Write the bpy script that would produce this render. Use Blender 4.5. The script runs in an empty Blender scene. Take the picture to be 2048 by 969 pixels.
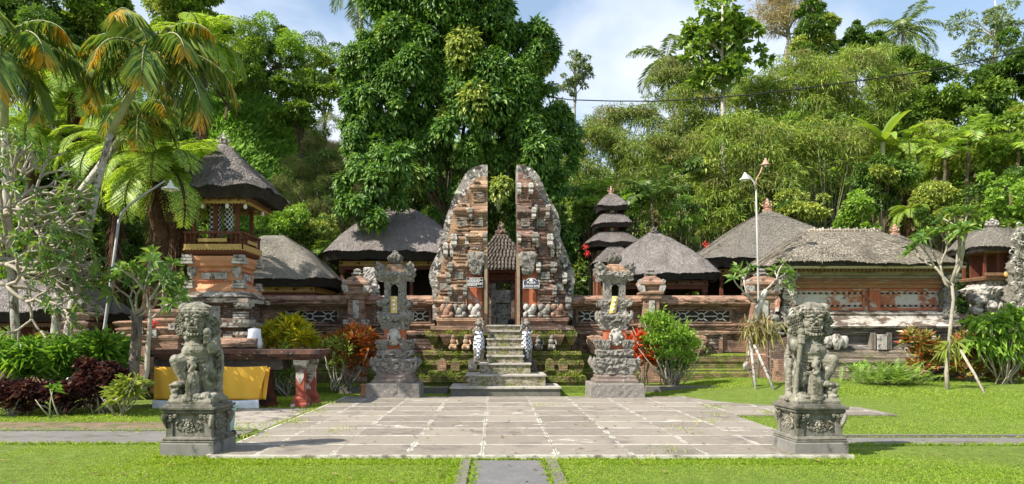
import bpy, math, random
import numpy as np
from mathutils import Vector
R = math.radians
C = bpy.context.scene.collection
scn = bpy.context.scene
# ---------------- camera, sky, sun, exposure ----------------
FPX = 1480.0; VX = 989.0; VY = 668.0; EYE = 1.6          # focal length in photo pixels, vanishing point, eye height
cam = bpy.data.cameras.new("camera"); camo = bpy.data.objects.new("camera", cam); C.objects.link(camo)
camo.location = (0, 0, EYE); camo.rotation_euler = (R(90), 0, 0)
cam.sensor_width = 36; cam.lens = 36*FPX/2048; cam.shift_x = (1024-VX)/2048; cam.shift_y = (VY-484.5)/2048
cam.clip_start = .05; cam.clip_end = 2000
scn.camera = camo
SUN_EL = 46.0; LX, LY = .93, .52                          # light travels to +x and slightly +y
l = math.hypot(LX, LY); LX /= l; LY /= l
sun = bpy.data.lights.new("sun", 'SUN'); suno = bpy.data.objects.new("sun", sun); C.objects.link(suno)
sun.energy = 5.0; sun.angle = R(.6); sun.color = (1, .93, .82)
ce, se = math.cos(R(SUN_EL)), math.sin(R(SUN_EL))
suno.rotation_euler = Vector((LX*ce, LY*ce, -se)).to_track_quat('-Z', 'Y').to_euler()
suno.location = (-20, -8, 30)
w = bpy.data.worlds.new("World"); scn.world = w; w.use_nodes = True
nt = w.node_tree; nt.nodes.clear()
out = nt.nodes.new('ShaderNodeOutputWorld'); bg = nt.nodes.new('ShaderNodeBackground')
sky = nt.nodes.new('ShaderNodeTexSky'); sky.sky_type = 'NISHITA'; sky.sun_disc = False
sky.sun_elevation = R(SUN_EL); sky.sun_rotation = math.atan2(-LX, -LY) % (2*math.pi); sky.air_density = 1.3; sky.dust_density = .8
tc = nt.nodes.new('ShaderNodeTexCoord'); mp = nt.nodes.new('ShaderNodeMapping'); mp.inputs['Scale'].default_value = (1.5, 1.5, 2.6)
mp.inputs['Location'].default_value = (.38, .2, .1)
no = nt.nodes.new('ShaderNodeTexNoise'); no.inputs['Scale'].default_value = 2.1; no.inputs['Detail'].default_value = 7; no.inputs['Roughness'].default_value = .52
no.inputs['Distortion'].default_value = .3
rp = nt.nodes.new('ShaderNodeValToRGB'); rp.color_ramp.elements[0].position = .42; rp.color_ramp.elements[1].position = .66
rp.color_ramp.elements[0].color = (.10, .10, .10, 1)
mx = nt.nodes.new('ShaderNodeMixRGB'); mx.inputs[2].default_value = (5.0, 5.4, 6.2, 1)
lk = nt.links.new
lk(tc.outputs['Generated'], mp.inputs[0]); lk(mp.outputs[0], no.inputs[0]); lk(no.outputs[0], rp.inputs[0])
lk(rp.outputs[0], mx.inputs[0]); lk(sky.outputs[0], mx.inputs[1]); lk(mx.outputs[0], bg.inputs[0]); lk(bg.outputs[0], out.inputs[0])
bg.inputs[1].default_value = .11
scn.view_settings.view_transform = 'Standard'; scn.view_settings.look = 'None'; scn.view_settings.exposure = .86
scn.view_settings.gamma = 1; scn.view_settings.use_curve_mapping = False
scn.cycles.max_bounces = 5; scn.cycles.transparent_max_bounces = 4; scn.cycles.diffuse_bounces = 3; scn.cycles.glossy_bounces = 2
scn.cycles.use_denoising = True
scn.cycles.sample_clamp_indirect = 6

# ---------------- mesh helpers ----------------
def X(px, D): return (px-VX)*D/FPX
def Z(py, D): return EYE+(VY-py)*D/FPX
def Pt(px, py, D): return np.array([X(px, D), D, Z(py, D)])
rng = np.random.default_rng(7)
GZ = -.06
class MB:
    def __init__(s): s.v = []; s.f = []; s.a = []; s.n = 0
    def add(s, v, f, m=0, sm=False, a=None):
        v = np.asarray(v, float).reshape(-1, 3)
        s.v.append(v); s.a.append(np.zeros((len(v), 3)) if a is None else np.asarray(a, float).reshape(-1, 3))
        if isinstance(f, np.ndarray): s.f.append((f+s.n, m, sm))
        else:
            g = {}
            for q in f: g.setdefault(len(q), []).append(q)
            for q in g.values(): s.f.append((np.array(q)+s.n, m, sm))
        s.n += len(v); return s
    def merge(s, o, T=None, m=None):
        for v, a in zip(o.v, o.a):
            s.v.append(v if T is None else T(v)); s.a.append(a)
        for f, mi, sm in o.f: s.f.append((f+s.n, mi if m is None else m, sm))
        s.n += o.n; return s
    def box(s, x0, x1, y0, y1, z0, z1, m=0):
        v = [(x0,y0,z0),(x1,y0,z0),(x1,y1,z0),(x0,y1,z0),(x0,y0,z1),(x1,y0,z1),(x1,y1,z1),(x0,y1,z1)]
        return s.add(v, [(0,3,2,1),(4,5,6,7),(0,1,5,4),(1,2,6,5),(2,3,7,6),(3,0,4,7)], m)
    def stack(s, cx, cy, prof, m=0, cap=True):          # square mouldings: (hx, hy, z) rings
        v = []; f = []
        for hx, hy, z in prof: v += [(cx-hx,cy-hy,z),(cx+hx,cy-hy,z),(cx+hx,cy+hy,z),(cx-hx,cy+hy,z)]
        for i in range(len(prof)-1):
            for k in range(4): f.append((4*i+k, 4*i+(k+1)%4, 4*i+4+(k+1)%4, 4*i+4+k))
        n = 4*len(prof)
        if cap: f += [(3,2,1,0), (n-4,n-3,n-2,n-1)]
        return s.add(v, f, m)
    def lathe(s, c, prof, seg=12, m=0, sm=True):        # (r, z) rings
        ang = np.arange(seg)*2*math.pi/seg; v = []
        for r, z in prof: v.append(np.stack([c[0]+r*np.cos(ang), c[1]+r*np.sin(ang), np.full(seg, c[2]+z)], 1))
        f = []; n = len(prof)
        for i in range(n-1):
            for k in range(seg): f.append((i*seg+k, i*seg+(k+1)%seg, (i+1)*seg+(k+1)%seg, (i+1)*seg+k))
        f.append(tuple(range(seg))[::-1]); f.append(tuple(range((n-1)*seg, n*seg)))
        return s.add(np.concatenate(v), f, m, sm)
    def tube(s, pts, rad, seg=8, m=0, sm=True, rough=0, a=None):
        pts = np.asarray(pts, float); n = len(pts); rad = np.broadcast_to(np.asarray(rad, float), (n,))
        t = np.gradient(pts, axis=0); t /= np.linalg.norm(t, axis=1, keepdims=True)+1e-9
        ref = np.array([0,0,1.]) if abs(t[:,2]).mean() < .8 else np.array([0,1.,0])
        u = np.cross(t, ref); u /= np.linalg.norm(u, axis=1, keepdims=True)+1e-9; w_ = np.cross(t, u)
        ang = np.arange(seg)*2*math.pi/seg
        rr = rad[:,None]*(1+rough*rng.uniform(-1, 1, (n, seg)))
        v = pts[:,None,:]+rr[:,:,None]*(np.cos(ang)[None,:,None]*u[:,None,:]+np.sin(ang)[None,:,None]*w_[:,None,:])
        i = np.arange(n-1)[:,None]*seg; k = np.arange(seg)[None,:]; k2 = (k+1)%seg
        f = np.stack([i+k, i+k2, i+seg+k2, i+seg+k], -1).reshape(-1, 4)
        aa = None if a is None else np.repeat(np.asarray(a, float).reshape(n, 3), seg, 0)
        s.add(v.reshape(-1, 3), f, m, sm, aa)
        b = s.n-n*seg
        s.f.append((np.array([[b+q for q in range(seg)][::-1], [b+(n-1)*seg+q for q in range(seg)]]), m, sm)); return s
    def prof(s, x0, x1, yz, m=0):                        # (y, z) outline drawn out along x
        n = len(yz); v = [(x0,y,z) for y, z in yz]+[(x1,y,z) for y, z in yz]
        f = [(k, (k+1)%n, n+(k+1)%n, n+k) for k in range(n)]+[tuple(range(n))[::-1], tuple(range(n, 2*n))]
        return s.add(v, f, m)
    def plate(s, xz, y0, y1, m=0, sm=False):             # (x, z) outline with a real thickness
        n = len(xz); v = [(x,y0,z) for x, z in xz]+[(x,y1,z) for x, z in xz]
        f = [(k, n+k, n+(k+1)%n, (k+1)%n) for k in range(n)]+[tuple(range(n)), tuple(range(n, 2*n))[::-1]]
        return s.add(v, f, m, sm)
    def ell(s, c, r, seg=12, m=0, sm=True, rot=None):
        th = np.linspace(0, math.pi, seg//2+2)[1:-1]; ph = np.arange(seg)*2*math.pi/seg
        v = np.stack([np.sin(th)[:,None]*np.cos(ph), np.sin(th)[:,None]*np.sin(ph), np.cos(th)[:,None]*np.ones(seg)], -1).reshape(-1, 3)
        v = np.concatenate([v, [[0,0,1],[0,0,-1]]])*np.broadcast_to(r, (3,))
        if rot is not None:
            ca, sa = math.cos(rot), math.sin(rot); v = v@np.array([[ca,0,-sa],[0,1,0],[sa,0,ca]]).T
        v = v+np.asarray(c); nr = len(th); f = []
        for i in range(nr-1):
            for k in range(seg): f.append((i*seg+k, (i+1)*seg+k, (i+1)*seg+(k+1)%seg, i*seg+(k+1)%seg))
        T, B = nr*seg, nr*seg+1
        for k in range(seg): f.append((T, k, (k+1)%seg)); f.append((B, (nr-1)*seg+(k+1)%seg, (nr-1)*seg+k))
        return s.add(v, f, m, sm)
    def obj(s, name, mats, parent=None, loc=None):
        me = bpy.data.meshes.new(name)
        v = np.concatenate(s.v); 
        me.vertices.add(len(v)); me.vertices.foreach_set('co', v.astype(np.float32).ravel())
        loops = np.concatenate([f.ravel() for f, _, _ in s.f]); tot = np.concatenate([np.full(len(f), f.shape[1]) for f, _, _ in s.f])
        mi = np.concatenate([np.full(len(f), m) for f, m, _ in s.f]); sm = np.concatenate([np.full(len(f), q) for f, _, q in s.f])
        me.loops.add(len(loops)); me.loops.foreach_set('vertex_index', loops.astype(np.int32))
        me.polygons.add(len(tot)); me.polygons.foreach_set('loop_start', (np.cumsum(tot)-tot).astype(np.int32))
        me.update(calc_edges=True)
        me.polygons.foreach_set('material_index', mi.astype(np.int32)); me.polygons.foreach_set('use_smooth', sm.astype(bool))
        a = np.concatenate(s.a)
        if a.any():
            at = me.attributes.new('st', 'FLOAT_VECTOR', 'POINT'); at.data.foreach_set('vector', a.astype(np.float32).ravel())
        if not isinstance(mats, (list, tuple)): mats = [mats]
        for q in mats: me.materials.append(q)
        me.validate(clean_customdata=False)
        o = bpy.data.objects.new(name, me); C.objects.link(o)
        if parent: o.parent = parent
        if loc is not None: o.location = loc
        return o
def tag(o, label=None, cat=None, group=None, kind=None):
    for k, q in (('label', label), ('category', cat), ('group', group), ('kind', kind)):
        if q: o[k] = q
    return o
def thing(name, label, cat, loc=(0,0,0), group=None, rz=0, sc=1):
    o = bpy.data.objects.new(name, None); C.objects.link(o); o.location = loc; o.rotation_euler = (0,0,rz); o.scale = (sc,)*3
    o.empty_display_size = .2
    return tag(o, label, cat, group)
def struct(o): o['kind'] = 'structure'; return o
def dup(root, loc, rz=0, label=None, sc=1):
    r = root.copy(); C.objects.link(r); r.location = loc; r.rotation_euler = (0,0,rz)
    r.scale = (sc,)*3 if not isinstance(sc, tuple) else sc
    if label: r['label'] = label
    for ch in list(root.children):
        c = ch.copy(); C.objects.link(c); c.parent = r
        for g in ch.children:
            d = g.copy(); C.objects.link(d); d.parent = c
    return r
_nd = {}
def nz(P, f, seed=0, k=7):                               # smooth vector-free noise, about -1..1
    if (seed, k) not in _nd:
        r = np.random.default_rng(100+seed); d = r.normal(size=(k, 3)); d /= np.linalg.norm(d, axis=1, keepdims=True)
        _nd[(seed, k)] = (d*r.uniform(.6, 1.7, (k, 1)), r.uniform(0, 6.28, k))
    d, p = _nd[(seed, k)]
    return np.sin(P@d.T*f+p).sum(-1)/math.sqrt(k)*.8
def rblock(mb, cx, cy, prof, res=.05, amp=.02, f=60, m=0, seed=1, sm=False):
    """square loft cut fine and carved with ridged relief"""
    prof = np.asarray(prof, float); rows = []
    for a, b in zip(prof[:-1], prof[1:]):
        n = max(1, int(np.linalg.norm(b-a)/res)); rows += [a+(b-a)*i/n for i in range(n)]
    rows.append(prof[-1]); nper = max(3, int(2*max(p[0] for p in prof)/res)); V = []
    for hx, hy, z in rows:
        t = np.arange(nper)/nper*2-1
        V.append(np.concatenate([np.stack([cx+t*hx, np.full(nper, cy-hy), np.full(nper, z)], 1), np.stack([np.full(nper, cx+hx), cy+t*hy, np.full(nper, z)], 1),
                 np.stack([cx-t*hx, np.full(nper, cy+hy), np.full(nper, z)], 1), np.stack([np.full(nper, cx-hx), cy-t*hy, np.full(nper, z)], 1)]))
    V = np.array(V); N = V.shape[1]; nr = len(rows)
    dv = V-np.array([cx, cy, 0]); dv[..., 2] = 0; dv /= np.linalg.norm(dv, axis=-1, keepdims=True)+1e-9
    k = 1.6*np.abs(nz(V.reshape(-1, 3), f, seed)).reshape(nr, N)-.7+.5*nz(V.reshape(-1, 3), f*1.9, seed+1).reshape(nr, N)
    k[-1] = 0; k[0] = 0
    V = V+dv*(amp*k)[..., None]
    i = np.arange(nr-1)[:,None]*N; q = np.arange(N)[None,:]; q2 = (q+1)%N
    F = np.stack([i+q, i+q2, i+N+q2, i+N+q], -1).reshape(-1, 4)
    b = mb.n; mb.add(V.reshape(-1, 3), F, m, sm)
    mb.f.append((np.array([[b+(nr-1)*N+j for j in range(N)]]), m, False)); mb.f.append((np.array([[b+j for j in range(N)][::-1]]), m, False))
    return mb
def remesh(o, vox, smooth=2, disp=None):
    m = o.modifiers.new('r', 'REMESH'); m.mode = 'VOXEL'; m.voxel_size = vox; m.use_smooth_shade = True
    if smooth: s_ = o.modifiers.new('s', 'SMOOTH'); s_.iterations = smooth; s_.factor = .5
    dg = bpy.context.evaluated_depsgraph_get(); me = bpy.data.meshes.new_from_object(o.evaluated_get(dg), depsgraph=dg)
    mats = list(o.data.materials); o.modifiers.clear(); old = o.data; o.data = me
    me.materials.clear()
    for q in mats: me.materials.append(q)
    if disp:
        n = len(me.vertices); co = np.zeros(n*3, np.float32); no_ = np.zeros(n*3, np.float32)
        me.vertices.foreach_get('co', co); me.vertex_normals.foreach_get('vector', no_)
        co = co.reshape(-1, 3).astype(float); no_ = no_.reshape(-1, 3)
        for f, a, sd in disp: co = co+no_*(a*nz(co, f, sd))[:,None]
        me.vertices.foreach_set('co', co.astype(np.float32).ravel())
    me.polygons.foreach_set('use_smooth', np.ones(len(me.polygons), bool)); me.update()
    return o

# ---------------- materials ----------------
def newmat(name):
    m = bpy.data.materials.new(name); m.use_nodes = True; t = m.node_tree; b = t.nodes['Principled BSDF']
    return m, t, b, t.nodes.new, t.links.new
def c4(c): return (c[0], c[1], c[2], 1)
def noise(t, vec, scale, det=5, rough=.6, dist=0, stretch=None):
    if stretch:
        q = t.nodes.new('ShaderNodeMapping'); q.inputs['Scale'].default_value = stretch; t.links.new(vec, q.inputs[0]); vec = q.outputs[0]
    n = t.nodes.new('ShaderNodeTexNoise'); n.inputs['Scale'].default_value = scale; n.inputs['Detail'].default_value = det
    n.inputs['Roughness'].default_value = rough; n.inputs['Distortion'].default_value = dist; t.links.new(vec, n.inputs[0]); return n.outputs[0]
def ramp(t, v, a, b, c0=(0,0,0), c1=(1,1,1), extra=()):
    r = t.nodes.new('ShaderNodeValToRGB'); e = r.color_ramp.elements; e[0].position = a; e[1].position = b; e[0].color = c4(c0); e[1].color = c4(c1)
    for p, c in extra: q = e.new(p); q.color = c4(c)
    t.links.new(v, r.inputs[0]); return r.outputs[0]
def mixc(t, f, a, b):
    n = t.nodes.new('ShaderNodeMixRGB'); L = t.links.new
    L(f, n.inputs[0]) if hasattr(f, 'links') else setattr(n.inputs[0], 'default_value', f)
    for i, q in ((1, a), (2, b)):
        if hasattr(q, 'links'): L(q, n.inputs[i])
        else: n.inputs[i].default_value = c4(q)
    return n.outputs[0]
def mth(t, op, a, b=0.):
    n = t.nodes.new('ShaderNodeMath'); n.operation = op
    for i, q in ((0, a), (1, b)):
        if hasattr(q, 'links'): t.links.new(q, n.inputs[i])
        else: n.inputs[i].default_value = q
    return n.outputs[0]
def weather(name, ca, cb, sc=3, layers=(), rough=.9, bump=((40, .3, None),), courses=None, moss=None, spec=.25, dist=.02):
    """stone, brick, plaster, wood: two tones, stain layers (colour, scale, lo, hi, stretch), brick courses (height, length, mortar colour), moss on upward faces"""
    m, t, b, N, L = newmat(name); g = t.nodes.new('ShaderNodeTexCoord').outputs['Object']
    col = mixc(t, ramp(t, noise(t, g, sc, 6, .65), .32, .68), ca, cb)
    h = None
    if courses:
        ch, cl, mc = courses; sx = N('ShaderNodeSeparateXYZ'); L(g, sx.inputs[0])
        xy = mth(t, 'ADD', sx.outputs[0], mth(t, 'MULTIPLY', sx.outputs[1], .93)); cb_ = N('ShaderNodeCombineXYZ')
        wob = mth(t, 'MULTIPLY', noise(t, g, 1.5, 3), .03)
        L(xy, cb_.inputs[0]); L(mth(t, 'ADD', sx.outputs[2], wob), cb_.inputs[1])
        br = N('ShaderNodeTexBrick'); L(cb_.outputs[0], br.inputs[0]); br.inputs['Scale'].default_value = 1
        br.inputs['Brick Width'].default_value = cl; br.inputs['Row Height'].default_value = ch; br.inputs['Mortar Size'].default_value = ch*.13
        br.inputs['Mortar Smooth'].default_value = .4; br.inputs['Bias'].default_value = 0
        br.inputs['Color1'].default_value = (.72, .72, .72, 1); br.inputs['Color2'].default_value = (1.25, 1.25, 1.25, 1); br.inputs['Mortar'].default_value = (1, 1, 1, 1)
        mm = N('ShaderNodeMixRGB'); mm.blend_type = 'MULTIPLY'; mm.inputs[0].default_value = .8; L(col, mm.inputs[1]); L(br.outputs[0], mm.inputs[2])
        col = mixc(t, mth(t, 'MULTIPLY', br.outputs['Fac'], .75), mm.outputs[0], mc); h = br.outputs['Fac']
    for lc, ls, lo, hi, st in layers: col = mixc(t, ramp(t, noise(t, g, ls, 7, .68, .3, st), lo, hi), col, lc)
    if moss:
        geo = N('ShaderNodeNewGeometry'); s2 = N('ShaderNodeSeparateXYZ'); L(geo.outputs['Normal'], s2.inputs[0])
        k = mth(t, 'ADD', mth(t, 'MULTIPLY', s2.outputs[2], moss[1]), noise(t, g, moss[2] if len(moss) > 2 else 5, 6, .7))
        col = mixc(t, ramp(t, k, .62, .74), col, mixc(t, ramp(t, noise(t, g, 25, 4), .4, .6), moss[0], tuple(q*1.9 for q in moss[0])))
    L(col, b.inputs['Base Color']); b.inputs['Roughness'].default_value = rough; b.inputs['Specular IOR Level'].default_value = spec
    hh = None
    for s_, st, stre in bump:
        q = mth(t, 'MULTIPLY', noise(t, g, s_, 5, .6, 0, stre), st); hh = q if hh is None else mth(t, 'ADD', hh, q)
    if h is not None: hh = mth(t, 'SUBTRACT', hh, mth(t, 'MULTIPLY', h, .35))
    bp = N('ShaderNodeBump'); bp.inputs['Distance'].default_value = dist; bp.inputs['Strength'].default_value = 1; L(hh, bp.inputs['Height']); L(bp.outputs[0], b.inputs['Normal'])
    return m
def leafmat(name, cols, trans=.35, rough=.45, sc=.6, tip=None, spec=.4, gain=1.85):
    """cols: ramp of leaf colours over a random value per leaf; tip: colour towards leaf tips (attribute st.x)"""
    m, t, b, N, L = newmat(name); geo = N('ShaderNodeNewGeometry'); g = N('ShaderNodeTexCoord').outputs['Object']
    f = mth(t, 'ADD', mth(t, 'MULTIPLY', geo.outputs['Random Per Island'], .65), mth(t, 'MULTIPLY', noise(t, g, sc, 2, .5), .35))
    cols = [tuple(min(.8, q*gain) for q in c_) for c_ in cols]; n = len(cols); col = ramp(t, f, .12, .85, cols[0], cols[-1], [(.12+.73*i/(n-1), cols[i]) for i in range(1, n-1)])
    if tip:
        at = N('ShaderNodeAttribute'); at.attribute_name = 'st'; sx = N('ShaderNodeSeparateXYZ'); L(at.outputs['Vector'], sx.inputs[0])
        q = mth(t, 'ADD', sx.outputs[0], mth(t, 'MULTIPLY', mth(t, 'SUBTRACT', noise(t, g, 1.6, 3), .5), 1.3))
        col = mixc(t, ramp(t, q, tip[1], tip[1]+.25), col, tip[0])
    L(col, b.inputs['Base Color']); b.inputs['Roughness'].default_value = rough; b.inputs['Specular IOR Level'].default_value = spec
    tr = N('ShaderNodeBsdfTranslucent'); ms = N('ShaderNodeMixShader'); ms.inputs[0].default_value = trans
    hs = N('ShaderNodeHueSaturation'); hs.inputs['Hue'].default_value = .485; hs.inputs['Saturation'].default_value = 1.1; hs.inputs['Value'].default_value = 1.8; L(col, hs.inputs['Color'])
    L(hs.outputs[0], tr.inputs[0]); L(b.outputs[0], ms.inputs[1]); L(tr.outputs[0], ms.inputs[2]); L(ms.outputs[0], t.nodes['Material Output'].inputs[0])
    return m
def thatchmat(name, ca, cb, cc, rough_scale=1.):
    m, t, b, N, L = newmat(name); at = N('ShaderNodeAttribute'); at.attribute_name = 'st'; v = at.outputs['Vector']; g = N('ShaderNodeTexCoord').outputs['Object']
    s1 = noise(t, v, 9, 6, .75, .4, (3.2, .8, 1)); s2 = noise(t, v, 26, 5, .8, .8, (2.2, .9, 1))
    geo = N('ShaderNodeNewGeometry'); ri = geo.outputs['Random Per Island']
    col = mixc(t, ramp(t, s1, .3, .7), ca, cb); col = mixc(t, ri, tuple(q*.72 for q in ca), tuple(min(.8,q*1.12) for q in cb)); col = mixc(t, mth(t, 'MULTIPLY', ramp(t, s2, .58, .74), .6), col, cc)
    col = mixc(t, ramp(t, noise(t, g, 1.1, 5, .6), .5, .72), col, tuple(q*.8 for q in ca))
    L(col, b.inputs['Base Color']); b.inputs['Roughness'].default_value = .95; b.inputs['Specular IOR Level'].default_value = .1
    hh = mth(t, 'ADD', mth(t, 'MULTIPLY', s1, .6), mth(t, 'MULTIPLY', s2, rough_scale))
    bp = N('ShaderNodeBump'); bp.inputs['Distance'].default_value = .03; L(hh, bp.inputs['Height']); L(bp.outputs[0], b.inputs['Normal'])
    return m
WHT = (.50, .48, .43)
stone_grey = weather('grey_carved_stone', (.11,.105,.085), (.22,.205,.17), 9, [((.045,.05,.03), 5, .52, .7, (1,1,.5)), ((.30,.285,.25), 14, .58, .7, None)], bump=((60,.5,None),(14,.5,None)), dist=.012)
stone_statue = weather('statue_stone', (.17,.158,.122), (.27,.255,.205), 5, [((.055,.055,.035), 4.5, .50, .62, (1,1,.5)), ((.40,.38,.33), 10, .56, .68, None)], bump=((90,.6,None),(25,.8,None)), dist=.010)  # dark algae layer; the pale layer puts highlights into the stone colour
stone_black = weather('blackened_stone', (.08,.075,.065), (.17,.155,.135), 7, [((.34,.32,.29), 9, .55, .66, None)], bump=((50,.6,None),), dist=.015)
stone_shrine = weather('shrine_stone', (.14,.13,.11), (.28,.26,.23), 8, [((.46,.44,.40), 11, .54, .66, (1,1,.8)), ((.04,.038,.032), 8, .52, .62, None)], bump=((45,.7,None),(18,.6,None)), dist=.02)
plinth_stone = weather('rough_plinth_concrete', (.16,.15,.13), (.24,.22,.20), 10, [((.36,.34,.31), 22, .55, .65, None), ((.09,.085,.075), 5, .55, .7, None)], bump=((70,.6,None),), dist=.012)
brick = weather('weathered_brick', (.21,.125,.085), (.33,.205,.14), 2.5, [((.07,.05,.04), 2.4, .47, .62, (1,1,1.6)), ((.10,.11,.05), 3.4, .58, .70, None), (WHT, 5, .60, .68, (.6,.6,2.5))], courses=(.055,.24,(.16,.10,.075)), bump=((30,.5,None),), dist=.03)
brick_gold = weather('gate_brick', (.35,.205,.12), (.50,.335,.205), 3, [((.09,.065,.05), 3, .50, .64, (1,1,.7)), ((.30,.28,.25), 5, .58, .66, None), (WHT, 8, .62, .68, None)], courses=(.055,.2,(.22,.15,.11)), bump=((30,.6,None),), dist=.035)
brick_dark = weather('dark_stained_shaded_brick', (.12,.085,.07), (.22,.135,.10), 3, [((.05,.045,.04), 3, .5, .66, (1,1,1.5)), (WHT, 7, .57, .64, (.8,.8,1.8))], courses=(.055,.24,(.09,.07,.06)), bump=((30,.6,None),), dist=.035)  # stained brick; also serves as shaded brick on the right gate half
brick_moss = weather('mossy_brick', (.19,.12,.075), (.30,.19,.12), 3, [((.10,.12,.025), 3.5, .44, .54, None), ((.20,.22,.05), 8, .52, .61, None)], courses=(.07,.3,(.09,.08,.05)), moss=((.11,.15,.02), .35, 4), bump=((25,.9,None),(8,.6,None)), dist=.05)
lichen = weather('lichen_cement', (.20,.185,.165), (.33,.31,.28), 3, [((.055,.05,.042), 3.2, .47, .55, None), ((.30,.20,.13), 2.2, .56, .66, None), ((.62,.60,.56), 8, .55, .60, None), ((.04,.036,.03), 14, .58, .64, None)], bump=((35,.6,None),), dist=.02)
white_stone = weather('pale_stone_block', (.34,.32,.285), (.50,.475,.43), 6, [((.10,.09,.075), 8, .51, .60, None), ((.25,.23,.20), 3, .55, .66, None)], bump=((40,.6,None),), dist=.012)
plaster_white = weather('peeling_whitewash', (.36,.33,.29), (.55,.51,.46), 4, [((.12,.09,.07), 3.2, .47, .55, (.8,.8,2.2)), ((.36,.20,.12), 3.4, .60, .66, (1,1,2))], bump=((30,.4,None),), dist=.012)
plaster_orange = weather('faded_orange_plaster', (.55,.24,.12), (.62,.32,.18), 4, [((.50,.44,.38), 3, .62, .72, None), ((.25,.13,.08), 5, .62, .74, None)], bump=((40,.3,None),), dist=.006)
plaster_red = weather('worn_red_plaster', (.36,.10,.05), (.46,.16,.08), 4, [((.40,.36,.32), 2.4, .55, .62, None), ((.10,.07,.06), 5, .58, .68, None)], bump=((40,.4,None),), dist=.008)
pillar_red = weather('peeling_red_pillar', (.28,.06,.04), (.36,.10,.06), 4, [((.55,.53,.50), 3.2, .56, .62, (1,1,.8)), ((.09,.07,.06), 6, .6, .7, None)], bump=((40,.4,None),), dist=.006)
wood_red = weather('dark_red_wood', (.10,.030,.018), (.17,.055,.03), 8, bump=((60,.3,(1,1,.1)),), rough=.6)
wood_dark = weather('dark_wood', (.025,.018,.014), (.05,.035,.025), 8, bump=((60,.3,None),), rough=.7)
wood_brown = weather('brown_wood', (.15,.085,.045), (.24,.14,.075), 8, bump=((60,.3,None),), rough=.65)
gold = weather('gilded_carving', (.50,.30,.08), (.62,.42,.14), 20, [((.22,.10,.04), 14, .56, .66, None)], bump=((50,.8,None),), rough=.45, dist=.02, spec=.5)
under = weather('eave_and_recess_shade', (.02,.017,.015), (.045,.037,.03), 6, bump=((40,.5,None),), dist=.03)  # near-black: shade under eaves, in recesses and niches is in this colour
tile_m = weather('clay_roof_tiles', (.08,.07,.06), (.15,.12,.10), 6, [((.30,.27,.24), 12, .56, .66, None), ((.05,.045,.035), 4, .5, .7, None)], bump=((30,.6,None),), dist=.015)
terracotta = weather('terracotta_finial', (.40,.20,.14), (.50,.30,.22), 8, [(WHT, 9, .52, .62, None)], bump=((50,.6,None),), dist=.01)
cloth_yellow = weather('yellow_cloth', (.80,.42,.05), (.86,.49,.07), 2, bump=((9,.25,(1,1,.35)),(300,.05,None)), rough=.85, dist=.02)
sash_m = weather('mottled_gold_white_sash', (.52,.34,.08), (.66,.48,.16), 14, [((.66,.64,.58), 16, .54, .62, None)], bump=((60,.3,None),), dist=.01)
cloth_white = weather('white_cloth', (.70,.72,.78), (.80,.81,.84), 2, bump=((12,.4,(1,1,.3)),), rough=.9, dist=.02)
metal_pale = weather('pale_painted_metal', (.33,.34,.33), (.43,.43,.42), 10, [((.28,.22,.17), 12, .62, .72, None)], bump=((80,.1,None),), rough=.5)
metal_rust = weather('rusted_metal', (.36,.20,.15), (.50,.33,.26), 14, bump=((80,.3,None),), rough=.8)
teal = weather('teal_plastic', (.30,.47,.46), (.36,.54,.52), 3, bump=((80,.1,None),), rough=.5)
black_m = weather('black_paint', (.012,.012,.014), (.02,.02,.022), 6, rough=.5, bump=((80,.1,None),))
white_p = weather('white_paint', (.72,.72,.70), (.80,.80,.78), 8, [((.45,.43,.40), 15, .6, .7, None)], rough=.6, bump=((60,.2,None),))
bark_pale = weather('lichened_bark', (.34,.32,.27), (.48,.45,.39), 7, [((.13,.105,.08), 7, .5, .58, (1,1,.5)), ((.62,.62,.57), 13, .58, .64, None), ((.20,.22,.08), 5, .6, .7, None)], bump=((30,.8,(1,1,.5)),), dist=.02)
bark_grey = weather('grey_frangipani_bark', (.27,.235,.185), (.40,.36,.29), 10, [((.14,.115,.085), 12, .56, .66, None)], bump=((50,.6,None),), dist=.01)
bark_dark = weather('dark_bark', (.085,.06,.04), (.15,.11,.075), 8, [((.05,.07,.02), 4, .55, .66, None)], bump=((20,1.,(1,1,.4)),), dist=.04)
fern_bark = weather('shaggy_fern_trunk', (.07,.04,.025), (.16,.085,.05), 9, bump=((30,1.,(1,1,.25)),), dist=.06)
asphalt_old = weather('old_pale_asphalt', (.15,.14,.13), (.20,.19,.175), 1.6, [((.10,.09,.08), 3, .52, .64, (.4,1,1)), ((.26,.24,.21), 40, .56, .66, None), ((.13,.15,.06), 2.6, .62, .70, None)], bump=((180,.8,None),), dist=.008)
asphalt = weather('worn_asphalt', (.125,.122,.125), (.165,.16,.16), 3, [((.24,.23,.22), 40, .55, .65, None)], bump=((220,.8,None),), dist=.006)
kerb_m = weather('concrete_kerb', (.12,.11,.10), (.18,.165,.145), 5, [((.11,.11,.08), 6, .55, .68, None)], bump=((60,.5,None),), dist=.008, moss=((.12,.14,.04), .1, 6))
step_m = weather('stair_stone', (.34,.31,.27), (.46,.43,.38), 5, [((.15,.14,.11), 6, .52, .66, None), ((.15,.17,.05), 4, .60, .68, None)], bump=((45,.5,None),), dist=.012)
riser_m = weather('mossy_riser', (.25,.225,.17), (.37,.335,.26), 7, [((.13,.11,.065), 8, .48, .58, (1,1,1.5)), ((.15,.175,.04), 5, .50, .60, None), ((.09,.075,.05), 11, .54, .62, None)], bump=((30,.9,None),), dist=.02)
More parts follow.
